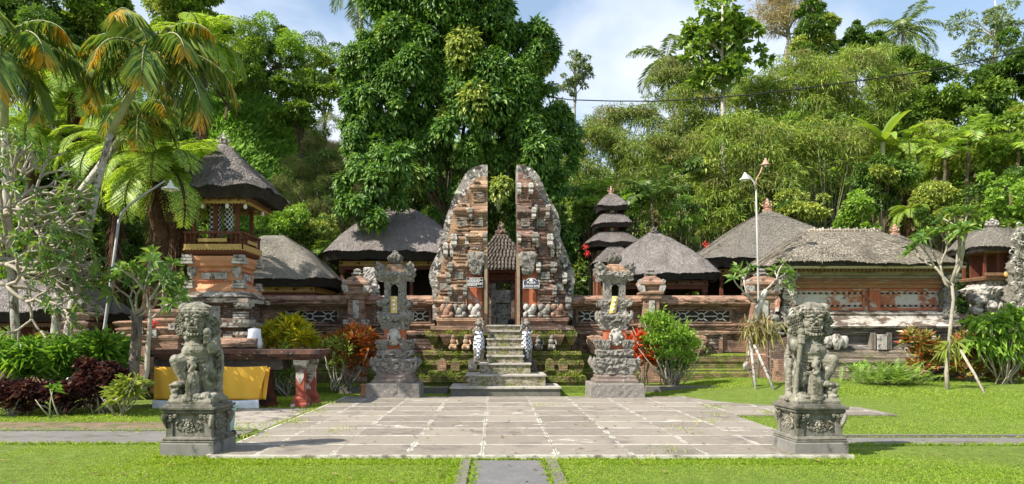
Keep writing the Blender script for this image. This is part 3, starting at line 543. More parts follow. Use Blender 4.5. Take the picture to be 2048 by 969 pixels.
def wall(x0, x1, wins, low, label, seed):
    lc = ((x0+x1)/2, 23, 0); t = thing('boundary_wall', label, 'wall', lc, 'brick walls either side of the split gate')
    m = MB().prof(x0, x1, WB)
    for _ in range(90):
        u0 = rng.uniform(x0, x1-.3); u1 = min(x1, u0+rng.uniform(.1,.7)); zz = rng.choice([rng.uniform(1.02,1.1), rng.uniform(1.5,1.56), rng.uniform(1.70,1.80), rng.uniform(2.36,2.40)]); m.box(u0, u1, 22.95-rng.uniform(.012,.06)-(.02 if zz > 1.6 else 0), 22.96, zz, zz+rng.uniform(.012,.035))
    shift(m, lc).obj('wall_body', brick, t)
    m = MB().prof(x0, x1, WC)
    for _ in range(70): u0 = rng.uniform(x0, x1-.3); u1 = min(x1, u0+rng.uniform(.08,.4)); zz = rng.uniform(2.50,2.64); m.box(u0, u1, 22.68-rng.uniform(.008,.035), 22.80, zz, zz+rng.uniform(.012,.03))
    shift(m, lc).obj('coping', brick_cop, t)
    shift(MB().prof(x0, x1, WP), lc).obj('plinth', brick_moss, t)
    for a, b_ in wins:
        z0, z1 = 1.98, 2.30
        f = MB(); f.box(a-.07, b_+.07, 22.90, 22.947, z1, z1+.05); f.box(a-.07, b_+.07, 22.90, 22.947, z0-.05, z0); f.box(a-.07, a, 22.90, 22.947, z0, z1); f.box(b_, b_+.07, 22.90, 22.947, z0, z1)
        f = shift(f, lc).obj('window_frame', brick, t)
        shift(MB().box(a, b_, 22.944, 22.9475, z0, z1), lc).obj('recess_shade_panel', under, t)  # flat panel before the wall; the opening's shade is in its dark colour
        g = MB(); lattice(g, a, b_, 22.92, z0, z1); shift(g, lc).obj('lattice', stone_lat, t)
    for a, b_ in low:
        z0, z1 = 1.12, 1.48
        f = MB()
        for k in range(3): o = .035*k; f.box(a-.12+o, b_+.12-o, 22.85+.03*k, 22.88+.03*k-.001, z1+.09-o, z1+.125-o); f.box(a-.12+o, b_+.12-o, 22.85+.03*k, 22.88+.03*k-.001, z0-.125+o, z0-.09+o); f.box(a-.12+o, a-.085+o, 22.85+.03*k, 22.88+.03*k-.001, z0-.09+o, z1+.09-o); f.box(b_+.085-o, b_+.12-o, 22.85+.03*k, 22.88+.03*k-.001, z0-.09+o, z1+.09-o)
        shift(f, lc).obj('panel_frame', brick, t)
        p = MB(); p.box(a, b_, 22.93, 22.948, z0, z1)
        for k in range(3): p.box(a, b_, 22.915, 22.929, z0+.03+.12*k, z0+.10+.12*k)
        shift(p, lc).obj('sunken_panel', brick_dark, t)
    # weathered stone lumps standing on the plinth
    r_ = random.Random(seed)
    for k in range(int((x1-x0)/1.6)):
        u = x0+.8+k*1.6+r_.uniform(-.2, .2)
        m = MB(); rblock(m, u, 22.78, [(.12,.12,.98),(.2,.14,1.1),(.26,.17,1.35),(.22,.16,1.52),(.12,.12,1.56)], .05, .03, 25, seed=seed+k, sm=True); shift(m, lc).obj('stone_boss', brick_moss if k%2 else brick_cop, t)
    return t
brick_cop = weather('orange_brick_coping', (.30,.175,.12), (.44,.275,.19), 2.2, [((.09,.065,.05), 3, .50, .64, (1,1,2.5)), (WHT, 5, .64, .70, (.5,.5,3))], courses=(.05,.26,(.19,.12,.09)), bump=((30,.6,None),(9,.5,(.4,.4,3))), dist=.035)  # orange brick, brighter than the wall body
stone_lat = weather('pale_lattice_stone', (.36,.35,.32), (.50,.48,.44), 9, [((.13,.12,.10), 7, .55, .66, None)], bump=((60,.5,None),), dist=.008)
D = 22.95
wall(-7.35, -1.85, [(X(566,D), X(675,D)), (X(752,D), X(858,D))], [(X(600,D), X(655,D)), (X(800,D), X(862,D))], 'weathered brick wall with two lattice windows left of the split gate', 3)
wall(2.4, 7.85, [(X(1156,D), X(1262,D)), (X(1346,D), X(1458,D))], [(X(1166,D), X(1235,D)), (X(1390,D), X(1436,D))], 'sunlit brick wall with lattice windows between split gate and hall', 8)
def wall_pillar(px, s_, label):
    D = 22.75; x = X(px, D); lc = (x, D, 0); z = lambda py: Z(py, D-.1)
    t = thing('wall_pillar', label, 'pillar', lc, 'brick pillars along the boundary wall')
    m = MB(); m.stack(x, D, [(.34*s_,.34,.12),(.34*s_,.34,.95),(.30*s_,.30,1.0),(.30*s_,.30,z(660)),(.36*s_,.34,z(655)),(.36*s_,.34,z(649)),(.26*s_,.26,z(645)),(.24*s_,.25,z(602)),(.31*s_,.31,z(598)),(.31*s_,.31,z(592)),(.36*s_,.35,z(588)),(.36*s_,.35,z(585)),(.27*s_,.27,z(583)),(.27*s_,.27,z(573)),(.38*s_,.36,z(570)),(.38*s_,.36,z(566)),(.26*s_,.26,z(558)),(.15*s_,.15,z(553))]); shift(m, lc).obj('shaft', brick_cop, t)
    m = MB(); rblock(m, x, D, [(.14,.14,z(553)),(.17,.17,z(548)),(.09,.09,z(545)),(.11,.11,z(541)),(.03,.03,z(537))], .04, .02, 60); shift(m, lc).obj('finial', stone_shrine, t)
    m = MB(); m.box(x-.09*s_, x+.09*s_, D-.285, D-.252, z(637), z(602)); shift(m, lc).obj('pale_panel', white_stone, t)
    for q in (-1, 1):
        m = MB(); o = [(0,0),(.05,.28),(.18,.36),(.27,.32),(.24,.22),(.28,.13),(.22,.02),(.12,-.08),(.03,-.08)]
        m.plate([(x+q*(.22*s_+u*.75), z(583)+w_) for u, w_ in (o if q > 0 else o[::-1])], D-.34, D-.12); shift(m, lc).obj('ear', white_stone, t)
        m = MB(); rblock(m, x+q*.27*s_, D-.24, [(.05,.05,z(655)),(.10,.10,z(648)),(.12,.12,z(640))], .04, .015, 60); shift(m, lc).obj('corner_scroll', white_stone, t)
    return t
wall_pillar(715, 1., 'brick pillar with white ears between bell tower and left shrine')
wall_pillar(1300, .95, 'brick pillar with white ears on the wall right of the right shrine')
wall_pillar(1522, 1.35, 'wide brick corner pillar where the wall meets the hall, behind the propped tree')
# terracotta figure and pale block standing on the left pillar's shoulder
m = MB(); rblock(m, 0, 0, [(.16,.12,0),(.18,.14,.05),(.16,.12,.42),(.19,.14,.50),(.19,.14,.88),(.15,.12,.92)], .05, .012, 40)
tag(m.obj('carved_stone', white_stone, loc=(X(737,23.3), 23.55, 2.79)), 'pale carved stone block on the wall beside the left brick pillar', 'stone block')
def little_statue(loc, label, cat='statue', s_=1.):
    m = MB(); m.stack(0, 0, [(.12,.1,0),(.12,.1,.05)]); m.ell((0,0,.16), (.11,.09,.13)); m.ell((0,-.01,.30), (.08,.07,.09)); m.ell((0,-.01,.41), (.055,.055,.065)); m.ell((0,0,.48), (.04,.04,.06))
    for q in (-1, 1): m.ell((q*.08,-.05,.10), (.06,.08,.05)); m.tube([(q*.08,0,.33),(q*.12,-.04,.23),(q*.05,-.09,.2)], [.03,.028,.02], 6)
    m.v = [v*s_ for v in m.v]; return tag(m.obj('small_statue', white_stone, loc=loc), label, cat)
little_statue((X(755,23.5), 23.15, 2.79), 'small pale seated stone figure on the wall left of the left shrine')
# ---------------- shrines (stone altars on the paving) ----------------
def shrine(px, label, cl, D=19.15, seed=1):
    x = X(px, D); lc = (x, D, 0); z = lambda py: Z(py, D-.3)
    t = thing('stone_shrine', label, 'shrine', lc, 'tall carved stone shrines before the gate')
    m = MB(); rblock(m, x, D, [(.68,.62,GZ-.02),(.66,.60,z(768)),(.64,.58,z(766))], .1, .01, 20, seed=seed); shift(m, lc).obj('base_slab', plinth_stone, t)
    m = MB(); m.stack(x, D, [(.54,.50,z(766)),(.54,.50,z(761)),(.48,.45,z(758)),(.48,.45,z(753)),(.42,.4,z(750)),(.42,.4,z(746))]); shift(m, lc).obj('step_moulding', plaster_dull, t)
    m = MB(); rblock(m, x, D, [(.42,.38,z(752)),(.44,.40,z(748)),(.46,.42,z(738)),(.51,.44,z(722)),(.50,.44,z(718)),(.36,.36,z(717)),(.38,.36,z(714)),(.44,.40,z(710)),(.44,.40,z(702)),(.36,.34,z(699))], .035, .035, 34, seed=seed+2)
    for q in (-1, 1):
        for k in (-.34, .34):
            m.tube([(x+q*.42, D+k, z(747)), (x+q*.48, D+k*1.05, z(738)), (x+q*.56, D+k*1.1, z(724)), (x+q*.54, D+k*1.1, z(717)), (x+q*.52, D+k, z(722))], [.05,.07,.09,.06,.04], 6, rough=.2)
    shift(m, lc).obj('carved_foot', stone_shrine, t)
    m = MB(); m.stack(x, D, [(.25,.25,z(700)),(.25,.25,z(664)),(.27,.27,z(662)),(.27,.27,z(656))]); shift(m, lc).obj('painted_core', plaster_red, t)
    for q in (-1, 1):
        for k in (-1, 1):
            m = MB(); rblock(m, x+q*.30, D+k*.26, [(.09,.09,z(699)),(.13,.12,z(693)),(.16,.14,z(682)),(.13,.12,z(680))], .035, .025, 50, seed=seed+4); shift(m, lc).obj('corner_scroll', stone_shrine, t)
    m = MB(); m.lathe((0,0,0), [(.005,0),(.17,0),(.18,.03),(.13,.05),(.10,.04),(.07,.08),(.005,.09)], 16)
    m.v = [np.stack([x+v[:,0], D-.285-v[:,2], z(675)+v[:,1]*1.25], 1) for v in m.v]
    for k in range(9): a = k*.7; m.ell((x+.15*math.cos(a), D-.33, z(675)+.2*math.sin(a)), (.035,.03,.035), 8)
    shift(m, lc).obj('mask_medallion', white_stone, t)
    m = MB(); rblock(m, x, D, [(.30,.28,z(660)),(.33,.30,z(650)),(.36,.33,z(645)),(.38,.35,z(638)),(.40,.36,z(633)),(.36,.33,z(631)),(.32,.29,z(628)),(.30,.28,z(624))], .035, .03, 40, seed=seed+6)
    for q in (-1, 1):
        for k in (-.32, .32): m.tube([(x+q*.32, D+k, z(645)), (x+q*.38, D+k, z(636)), (x+q*.41, D+k, z(626)), (x+q*.37, D+k, z(622))], [.06,.07,.05,.03], 6, rough=.2)
    shift(m, lc).obj('carved_tray', stone_shrine, t)
    m = MB(); m.box(x-.26, x-.10, D-.22, D+.22, z(628), z(560)); m.box(x+.10, x+.26, D-.22, D+.22, z(628), z(560)); m.box(x-.10, x+.10, D-.22, D+.22, z(628), z(592)); m.box(x-.10, x+.10, D-.22, D+.22, z(566), z(560)); m.box(x-.099, x+.099, D+.1, D+.2, z(592), z(566)); 
    for q in (-1, 1): m.tube([(x+q*.10, D-.2, z(573)), (x+q*.06, D-.2, z(568.5)), (x, D-.2, z(567))], .022, 6)
    rblock(m, x-.18, D, [(.10,.24,z(628)),(.11,.25,z(618)),(.14,.27,z(612)),(.15,.28,z(602)),(.11,.25,z(600)),(.10,.24,z(596))], .04, .02, 50, seed=seed+7); rblock(m, x+.18, D, [(.10,.24,z(628)),(.11,.25,z(618)),(.14,.27,z(612)),(.15,.28,z(602)),(.11,.25,z(600)),(.10,.24,z(596))], .04, .02, 50, seed=seed+8)
    for q in (-1, 1):
        for k in (-1, 1): rblock(m, x+q*.33, D+k*.2, [(.06,.07,z(614)),(.09,.09,z(610)),(.10,.09,z(602)),(.06,.06,z(600))], .03, .015, 60, seed=seed+9)
    shift(m, lc).obj('niche', stone_shrine, t)
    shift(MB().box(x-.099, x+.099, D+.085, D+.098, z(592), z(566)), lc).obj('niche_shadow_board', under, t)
    m = MB(); rblock(m, x, D, [(.26,.24,z(562)),(.34,.30,z(556)),(.40,.34,z(550)),(.34,.30,z(545)),(.32,.28,z(543))], .035, .03, 40, seed=seed+10)
    for q in (-1, 1):
        for k in (-1, 1):
            o = [(0,0),(.04,.14),(.0,.24),(.08,.32),(.20,.42),(.24,.36),(.22,.28),(.30,.24),(.26,.15),(.29,.07),(.22,-.02),(.24,-.12),(.12,-.14)]
            m.plate([(x+q*(.22+u), z(552)+w_*.9) for u, w_ in (o if q > 0 else o[::-1])], D+k*.25-.05, D+k*.25+.05)
            for uu, ww, r in ((.1,.08,.07),(.17,.2,.065),(.2,.31,.05),(.2,.02,.05)): m.ell((x+q*(.22+uu), D+k*.31, z(552)+ww), (r,.05,r), 8)
    shift(m, lc).obj('winged_cornice', stone_shrine, t)
    m = MB(); m.stack(x, D, [(.30,.27,z(543)),(.26,.24,z(537)),(.22,.20,z(535)),(.18,.17,z(529)),(.12,.12,z(527))]); shift(m, lc).obj('brick_cap', brick_gold, t)
    m = MB(); rblock(m, x, D, [(.10,.10,z(527)),(.15,.15,z(522)),(.17,.16,z(514)),(.12,.12,z(508)),(.06,.06,z(503)),(.02,.02,z(498))], .03, .03, 60, seed=seed+12, sm=True)
    for k in range(8): a = k*math.pi/4; m.tube([(x+.10*math.cos(a), D+.1*math.sin(a), z(524)), (x+.19*math.cos(a), D+.19*math.sin(a), z(516)), (x+.12*math.cos(a), D+.12*math.sin(a), z(508))], [.02,.03,.015], 5)
    shift(m, lc).obj('crown_finial', stone_black, t)
    # yellow sash hanging from the niche
    m = MB(); n = 9; w_ = .085; tilt = cl
    for i in range(n-1):
        z0, z1 = z(593)-(z(593)-z(627))*i/(n-1), z(593)-(z(593)-z(627))*(i+1)/(n-1); y0 = D-.30-.015*math.sin(i*1.1); y1 = D-.30-.015*math.sin((i+1)*1.1); o0 = tilt*i/(n-1); o1 = tilt*(i+1)/(n-1)
        m.add([(x-w_+o0,y0,z0),(x+w_+o0,y0,z0),(x+w_+o1,y1,z1),(x-w_+o1,y1,z1),(x-w_+o0,y0+.012,z0),(x+w_+o0,y0+.012,z0),(x+w_+o1,y1+.012,z1),(x-w_+o1,y1+.012,z1)], [(0,3,2,1),(4,5,6,7),(0,4,7,3),(1,2,6,5)], 0, True)
    s = m.obj('yellow_sash', sash_m, loc=(0,0,0)); s.data.transform(__import__('mathutils').Matrix.Translation((-x, -D, 0))); s.location = (x, D, 0)
    m = MB()
    for i, u in enumerate((.25,.5,.75)): zz = z(593)-(z(593)-z(627))*u; m.ell((x+tilt*u, D-.325, zz), (.038,.012,.028), 8)
    q = shift(m, lc).obj('white_patch', cloth_white, s)
    return t, s
plaster_dull = weather('dull_red_stone', (.13,.10,.085), (.20,.16,.135), 4, [((.36,.33,.31), 5, .56, .66, None)], bump=((50,.5,None),), dist=.012)
t, s = shrine(791, 'left carved stone shrine with winged top before the brick wall', 0., seed=1)
tag(s, 'upright yellow sash hanging from the niche of the left shrine', 'sash', 'yellow sashes hanging on the shrines')
t, s = shrine(1228, 'right carved stone shrine with leafy dark finial beside the staircase', -.09, seed=21)
tag(s, 'slanting yellow sash hanging from the niche of the right shrine', 'sash', 'yellow sashes hanging on the shrines')
m = MB(); m.box(-.11,.11,-.11,.11,0,.14); m.box(-.09,.09,-.09,.09,.142,.30); m.stack(0,0,[(.11,.11,.302),(.11,.11,.34)])
tag(m.obj('small_block', plaster_orange, loc=(X(731,19.4), 19.4, GZ)), 'small orange and white stone block on the grass beside the left shrine', 'stone block')

# ---------------- split gate ----------------
GD = 22.6
def gz_(py): return Z(py, GD)
def rings(mb, rs, m=0):
    v = []; f = []
    for xa, xb, ya, yb, z in rs: v += [(xa,ya,z),(xb,ya,z),(xb,yb,z),(xa,yb,z)]
    for i in range(len(rs)-1):
        for k in range(4): f.append((4*i+k, 4*i+(k+1)%4, 4*i+4+(k+1)%4, 4*i+4+k))
    n = 4*len(rs); f += [(3,2,1,0),(n-4,n-3,n-2,n-1)]
    return mb.add(v, f, m)
def gate_half(s_, label, mats):
    xi = X(975, GD) if s_ < 0 else X(1033, GD); lc = (xi+s_*1.0, GD+.5, 0)
    bm, bm2 = mats
    t = thing('split_gate_half', label, 'gate', lc, 'two halves of the split gate')
    def xx(w_): return xi+s_*w_
    if s_ < 0: o = [(975,328),(962,329),(950,332),(938,339),(929,349),(921,364),(912,382),(905,398),(900,413),(893,432),(888,450),(886,468),(882,486),(876,504),(868,520),(861,536),(858,552),(860,566),(865,578),(866,640),(975,640)]
    else: o = [(1033,328),(1046,328),(1058,332),(1069,340),(1078,352),(1085,366),(1091,382),(1098,396),(1107,410),(1115,425),(1119,440),(1121,456),(1119,470),(1124,484),(1131,500),(1137,518),(1144,534),(1149,548),(1149,562),(1146,578),(1144,640),(1033,640)]
    O = [(X(a, GD+.2), gz_(b_)) for a, b_ in o]
    m = MB(); m.plate(O if s_ > 0 else O[::-1], GD+.1, GD+1.15) if False else m.plate(O, GD+.1, GD+1.15)
    shift(m, lc).obj('lichened_wing', lichen, t)
    # inner edge strip
    m = MB(); rings(m, [(min(xx(-.0),xx(.055)), max(xx(-.0),xx(.055)), GD+.02, GD+.099, gz_(600)), (min(xx(0),xx(.055)), max(xx(0),xx(.055)), GD+.02, GD+.099, gz_(332))]); shift(m, lc).obj('edge_strip', white_stone, t)
    # brick face inside the wing outline
    k = [(X(a, GD), gz_(b_)) for a, b_ in ([(973,352),(952,358),(940,372),(930,392),(918,412),(905,430),(900,455),(898,480),(892,500),(886,520),(880,545),(880,640),(973,640)] if s_ < 0 else [(1036,345),(1056,350),(1070,366),(1080,390),(1092,412),(1104,430),(1106,460),(1108,490),(1116,520),(1126,545),(1128,640),(1036,640)])]
    m = MB(); m.plate(k, GD-.06, GD+.099); shift(m, lc).obj('brick_face', bm, t)
    def tier(w0, w1, pt, pb, yf, idx, name='tier'):
        z1, z0 = gz_(pt), gz_(pb); h = z1-z0
        def rg(e, z, ins=0.): a, b_ = xx(w0), xx(w1+e); return (min(a,b_), max(a,b_), yf-e, GD+.09, z)
        m = MB(); rings(m, [rg(.03,z0), rg(.03,z0+h*.07), rg(-.02,z0+h*.11), rg(-.02,z0+h*.46), rg(.02,z0+h*.49), rg(.02,z0+h*.53), rg(.06,z0+h*.56), rg(.06,z0+h*.62), rg(.10,z0+h*.66), rg(.10,z0+h*.71), rg(.01,z0+h*.80), rg(-.05,z0+h*.92), rg(-.09,z1)])
        for _ in range(int(10*h*(w1-w0)/.25)+3):
            u0 = rng.uniform(w0, w1-.1); u1 = min(w1, u0+rng.uniform(.08,.4)); zz = rng.uniform(z0+h*.1, z0+h*.9); p_ = rng.uniform(.015,.06); a_, b__ = sorted((xx(u0), xx(u1))); m.box(a_, b__, yf-p_, yf+.07, zz, zz+rng.uniform(.015,.05))
        shift(m, lc).obj(name, bm2 if idx%2 else bm, t)
        for cx_, sc_ in ((w1+.01, .8), (max(w0+.07, .09), .6)):       # pale corner stones
            if rng.random() < .34: continue
            sc_ *= rng.uniform(.75, 1.2); m = MB(); x = xx(cx_-.02); q = .085*sc_
            rings(m, [(x-q*.8,x+q*.8,yf-.12,yf+.06,z0+h*.40),(x-q*1.15,x+q*1.15,yf-.15,yf+.06,z0+h*.50),(x-q,x+q,yf-.13,yf+.06,z0+h*.62),(x-q*1.25,x+q*1.25,yf-.16,yf+.06,z0+h*.66),(x-q*1.2,x+q*1.2,yf-.15,yf+.06,z0+h*.80),(x-q*.7,x+q*.7,yf-.10,yf+.06,z0+h*.86)])
            shift(m, lc).obj('corner_stone', white_stone if rng.random() < .5 else stone_shrine, t)
        if h > .5:
            m = MB(); xm = (w0+w1)/2; a, b_ = xx(xm-.13), xx(xm+.13); m.box(min(a,b_), max(a,b_), yf-.045, yf+.04, z0+h*.13, z0+h*.44); shift(m, lc).obj('sunk_panel', stone_shrine if idx%2 else brick_dark, t)
    tier(.0, .44, 362, 412, GD-.16, 0); tier(.0, .52, 412, 462, GD-.26, 1); tier(.0, .56, 462, 508, GD-.34, 0)
    tier(.53, .95, 404, 462, GD-.12, 1); tier(.57, 1.02, 462, 520, GD-.18, 0); tier(.60, 1.12, 520, 566, GD-.24, 1); tier(.62, 1.14, 566, 614, GD-.28, 0)
    tier(1.03, 1.28, 478, 540, GD-.08, 0); tier(1.13, 1.46, 540, 588, GD-.12, 1); tier(1.15, 1.56, 588, 640, GD-.15, 0)
    # carved lintel mask above the red panel
    m = MB(); x = xx(.33); rblock(m, x, GD-.30, [(.10,.06,gz_(552)),(.16,.09,gz_(545)),(.20,.11,gz_(534)),(.24,.13,gz_(522)),(.26,.12,gz_(512)),(.2,.1,gz_(507))], .04, .03, 30, seed=40+s_, sm=True); shift(m, lc).obj('carved_mask', stone_shrine, t)
    a, b_ = xx(.17), xx(.60); m = MB(); m.box(min(a,b_), max(a,b_), GD-.20, GD+.08, gz_(612), gz_(508)); shift(m, lc).obj('red_panel', plaster_red, t)
    a, b_ = xx(.0), xx(.09); m = MB(); m.box(min(a,b_), max(a,b_), GD-.36, GD+.018, gz_(650), gz_(508)); shift(m, lc).obj('cream_jamb', jamb_m, t)
    a, b_ = xx(-.035), xx(-.004); m = MB(); m.box(min(a,b_), max(a,b_), GD-.3, GD+.9, gz_(651), gz_(545)); shift(m, lc).obj('door_frame', wood_red, t)
    # sitting animals and scrolls on the ledge
    for k, w_ in enumerate((.38, .82, 1.2)):
        m = MB(); x = xx(w_); z0 = gz_(636); yb = GD-.5
        m.ell((x, yb, z0+.16), (.14,.15,.17)); m.ell((x-s_*.10, yb-.05, z0+.30), (.10,.10,.11)); m.ell((x+s_*.12, yb, z0+.27), (.09,.1,.14)); m.ell((x-s_*.13, yb-.1, z0+.08), (.07,.09,.09)); m.ell((x, yb, z0+.03), (.2,.17,.06))
        shift(m, lc).obj('carved_animal', [white_stone, stone_shrine, brick_cop][k], t)
    # plinth tiers stepping forward
    for k, (w1, pt, pb, yf, mt) in enumerate(((1.50, 636, 652, 21.95, bm), (1.66, 652, 672, 21.75, brick_cop if s_ < 0 else brick_dark), (1.60, 672, 703, 21.98, brick_moss), (1.86, 703, 722, 21.66, brick_moss), (1.92, 722, 742, 21.58, brick_moss), (1.70, 742, 752, 21.3, brick_moss), (1.95, 752, 800, 21.2, brick_moss))):
        z1 = Z(pt, yf); z0 = max(-.08, Z(pb, yf)-.02); a, b_ = xx(.02 if k > 1 else .14), xx(w1)
        m = MB(); x0, x1 = min(a,b_), max(a,b_); rings(m, [(x0,x1,yf+.05,GD+.6,z0),(x0,x1,yf+.03,GD+.6,z0+(z1-z0)*.5),(x0-.02*(s_<0),x1+.02*(s_>0),yf-.02,GD+.6,z0+(z1-z0)*.62),(x0,x1,yf-.02,GD+.6,z1-.01*k/7)]); shift(m, lc).obj('plinth_tier', mt, t)
    # brackets, arched stones and squatting figures on the plinth
    for k in range(4):
        w_ = .45+.38*k; x = xx(w_); y = 21.8
        m = MB(); z1 = Z(672, 21.8); rings(m, [(x-.06,x+.06,y,y+.2,z1-.28),(x-.10,x+.10,y-.08,y+.2,z1-.18),(x-.16,x+.16,y-.16,y+.2,z1-.02),(x-.16,x+.16,y-.16,y+.2,z1+.04)]); shift(m, lc).obj('bracket', brick_cop if (k+s_)%2 else brick_moss, t)
    for k, w_ in enumerate((.62, 1.0)):
        x = xx(w_); y = 21.72; z0 = Z(701, y); m = MB(); m.ell((x,y,z0+.10), (.12,.10,.12)); m.ell((x,y-.02,z0+.26), (.09,.08,.10)); m.ell((x,y-.03,z0+.39), (.075,.07,.08)); m.ell((x-.08,y-.08,z0+.08), (.05,.08,.07)); m.ell((x+.08,y-.08,z0+.08), (.05,.08,.07)); m.tube([(x+.1,y-.05,z0+.3),(x+.15,y-.1,z0+.18),(x+.08,y-.13,z0+.15)], .03, 6); shift(m, lc).obj('squatting_figure', brick_gold if s_ < 0 else stone_shrine, t)
    for k, w_ in enumerate((.42, .92, 1.30)):
        x = xx(w_); y = 21.36; z0 = Z(742, y); m = MB(); o = [(x-.12,z0),(x+.12,z0),(x+.13,z0+.2),(x+.09,z0+.32),(x,z0+.37),(x-.09,z0+.32),(x-.13,z0+.2)]; m.plate(o, y-.12, y+.06); shift(m, lc).obj('arched_stone', [stone_black, brick_moss, brick_gold][k] if s_ < 0 else [brick_dark, brick_moss, brick_moss][k], t)
    return t
jamb_m = weather('cream_jamb', (.20,.15,.10), (.32,.26,.18), 5, [((.22,.19,.10), 4, .55, .68, (1,1,.4))], bump=((40,.3,None),), dist=.01)
gl = gate_half(-1, 'left half of the split brick gate with lichen-grey wing and black sign', (brick_gold, brick_gate2 := weather('gate_brick_orange_lit', (.29,.17,.105), (.41,.27,.17), 3, [((.06,.05,.04), 3, .52, .66, (1,1,2)), (WHT, 6, .60, .67, None)], courses=(.055,.2,(.17,.12,.09)), bump=((30,.6,None),), dist=.035)))  # golden brick tones: sunlight on the left half is in the colour
gr = gate_half(1, 'right half of the split brick gate, darker, with the white-framed name sign', (weather('gate_brick_red_shaded', (.21,.115,.08), (.31,.175,.125), 3, [((.05,.045,.04), 3, .50, .64, (1,1,2)), (WHT, 6, .57, .65, (.7,.7,2))], courses=(.055,.2,(.14,.10,.085)), bump=((30,.6,None),), dist=.035), brick_dark))  # darker brick puts the shade on the right half into its colour
# signs
def text_obj(s, size, loc, mat, parent, sx_=1., name='lettering'):
    c = bpy.data.curves.new(name, 'FONT'); c.body = s; c.size = size; c.align_x = 'CENTER'; c.align_y = 'CENTER'; c.extrude = .004; c.offset = size*.012
    o = bpy.data.objects.new(name, c); C.objects.link(o); o.parent = parent; o.location = loc; o.rotation_euler = (R(90),0,0); o.scale = (sx_,1,1); c.materials.append(mat)
    dg = bpy.context.evaluated_depsgraph_get(); me = bpy.data.meshes.new_from_object(o.evaluated_get(dg), depsgraph=dg); q = bpy.data.objects.new(name, me); C.objects.link(q); q.parent = parent; q.location = loc; q.rotation_euler = (R(90),0,0); q.scale = (sx_,1,1); me.materials.clear(); me.materials.append(mat); bpy.data.objects.remove(o); bpy.data.curves.remove(c); return q
ys = GD-.40
lc = (X(949.5,ys), ys, gz_(567)); sg = thing('notice_board', 'black notice board with lines of white lettering on left gate half', 'sign', lc)
MB().box(-.235,.235,0,.03,-.135,.135).obj('board', black_m, sg)
m = MB(); 
for a in (-1, 1): m.box(-.245,.245,-.006,.032,a*.14-.006,a*.14+.006); m.box(a*.24-.006,a*.24+.006,-.006,.032,-.134,.134)
m.obj('frame', white_stone, sg)
text_obj('PERHATIAN', .062, (0,-.006,.10), white_p, sg)
m = MB(); rr_ = random.Random(5)
for k, (z, L_) in enumerate(((.062,.44),(.022,.30),(-.022,.44),(-.055,.43),(-.09,.25))):
    x = -.22
    while x < -.22+L_: q = rr_.uniform(.03,.08); m.box(x, min(x+q, .225), -.007, -.001, z-.010, z+.010); x += q+.015
m.obj('written_lines', white_p, sg)
MB().box(-.06,.06,.03,.21,-.03,.03).obj('bracket', wood_dark, sg)
lc = (X(1062.5,ys), ys, gz_(570)); sg = thing('name_sign', 'white-framed temple name sign with curved top on right gate half', 'sign', lc)
o = [(-.245,-.13),(.245,-.13),(.245,.08),(.215,.125),(.165,.10),(.12,.15),(.05,.175),(-.05,.175),(-.12,.15),(-.165,.10),(-.215,.125),(-.245,.08)]
MB().plate(o, 0, .03).obj('frame', white_p, sg); MB().plate([(a*.93, b_*.9+.004) for a, b_ in o], -.006, -.001).obj('board', weather('dark_blue_sign', (.05,.055,.09), (.07,.075,.11), 4, rough=.5), sg)
text_obj('PURA', .095, (-.0,-.010,.035), white_p, sg, 1.1); text_obj('GUNUNG KAWI', .085, (0,-.010,-.065), white_p, sg, .80)
m = MB(); m.ell((0,-.008,.11), (.06,.006,.03), 12); m.ell((0,-.008,.135), (.018,.006,.02), 10); m.obj('emblem', white_p, sg)
MB().box(-.06,.06,.03,.21,-.03,.03).obj('bracket', wood_dark, sg)
# stairs
st = [(900,1122,19.35,.20),(932,1092,19.85,.50),(958,1062,20.3,.79),(973,1048,20.62,1.0),(973,1047,20.93,1.23),(973,1046,21.24,1.47),(974,1045,21.55,1.70),(974,1044,21.86,1.865)]
lc = (.3, 20.6, 0); t = thing('stone_staircase', 'steep mossy stone staircase rising to the gap of the split gate', 'stairs', lc)
for i, (a, b_, y, z) in enumerate(st):
    x0, x1 = X(a, y), X(b_, y); zp = -.1 if i == 0 else st[i-1][3]
    yb = 22.2 if i > 2 else (21.3 if i else 20.8)
    m = MB(); m.box(x0+.015, x1-.015, y+.02, yb, zp, z-.045); shift(m, lc).obj('riser', riser_m if i else kerb_m, t)
    m = MB(); m.box(x0-.01, x1+.01, y-.02, yb+.1, z-.043, z); shift(m, lc).obj('tread', step_m, t)
struct(MB().box(-.2, .64, 22.32, 27.5, 1.6, 1.862).obj('gate_floor', step_m))
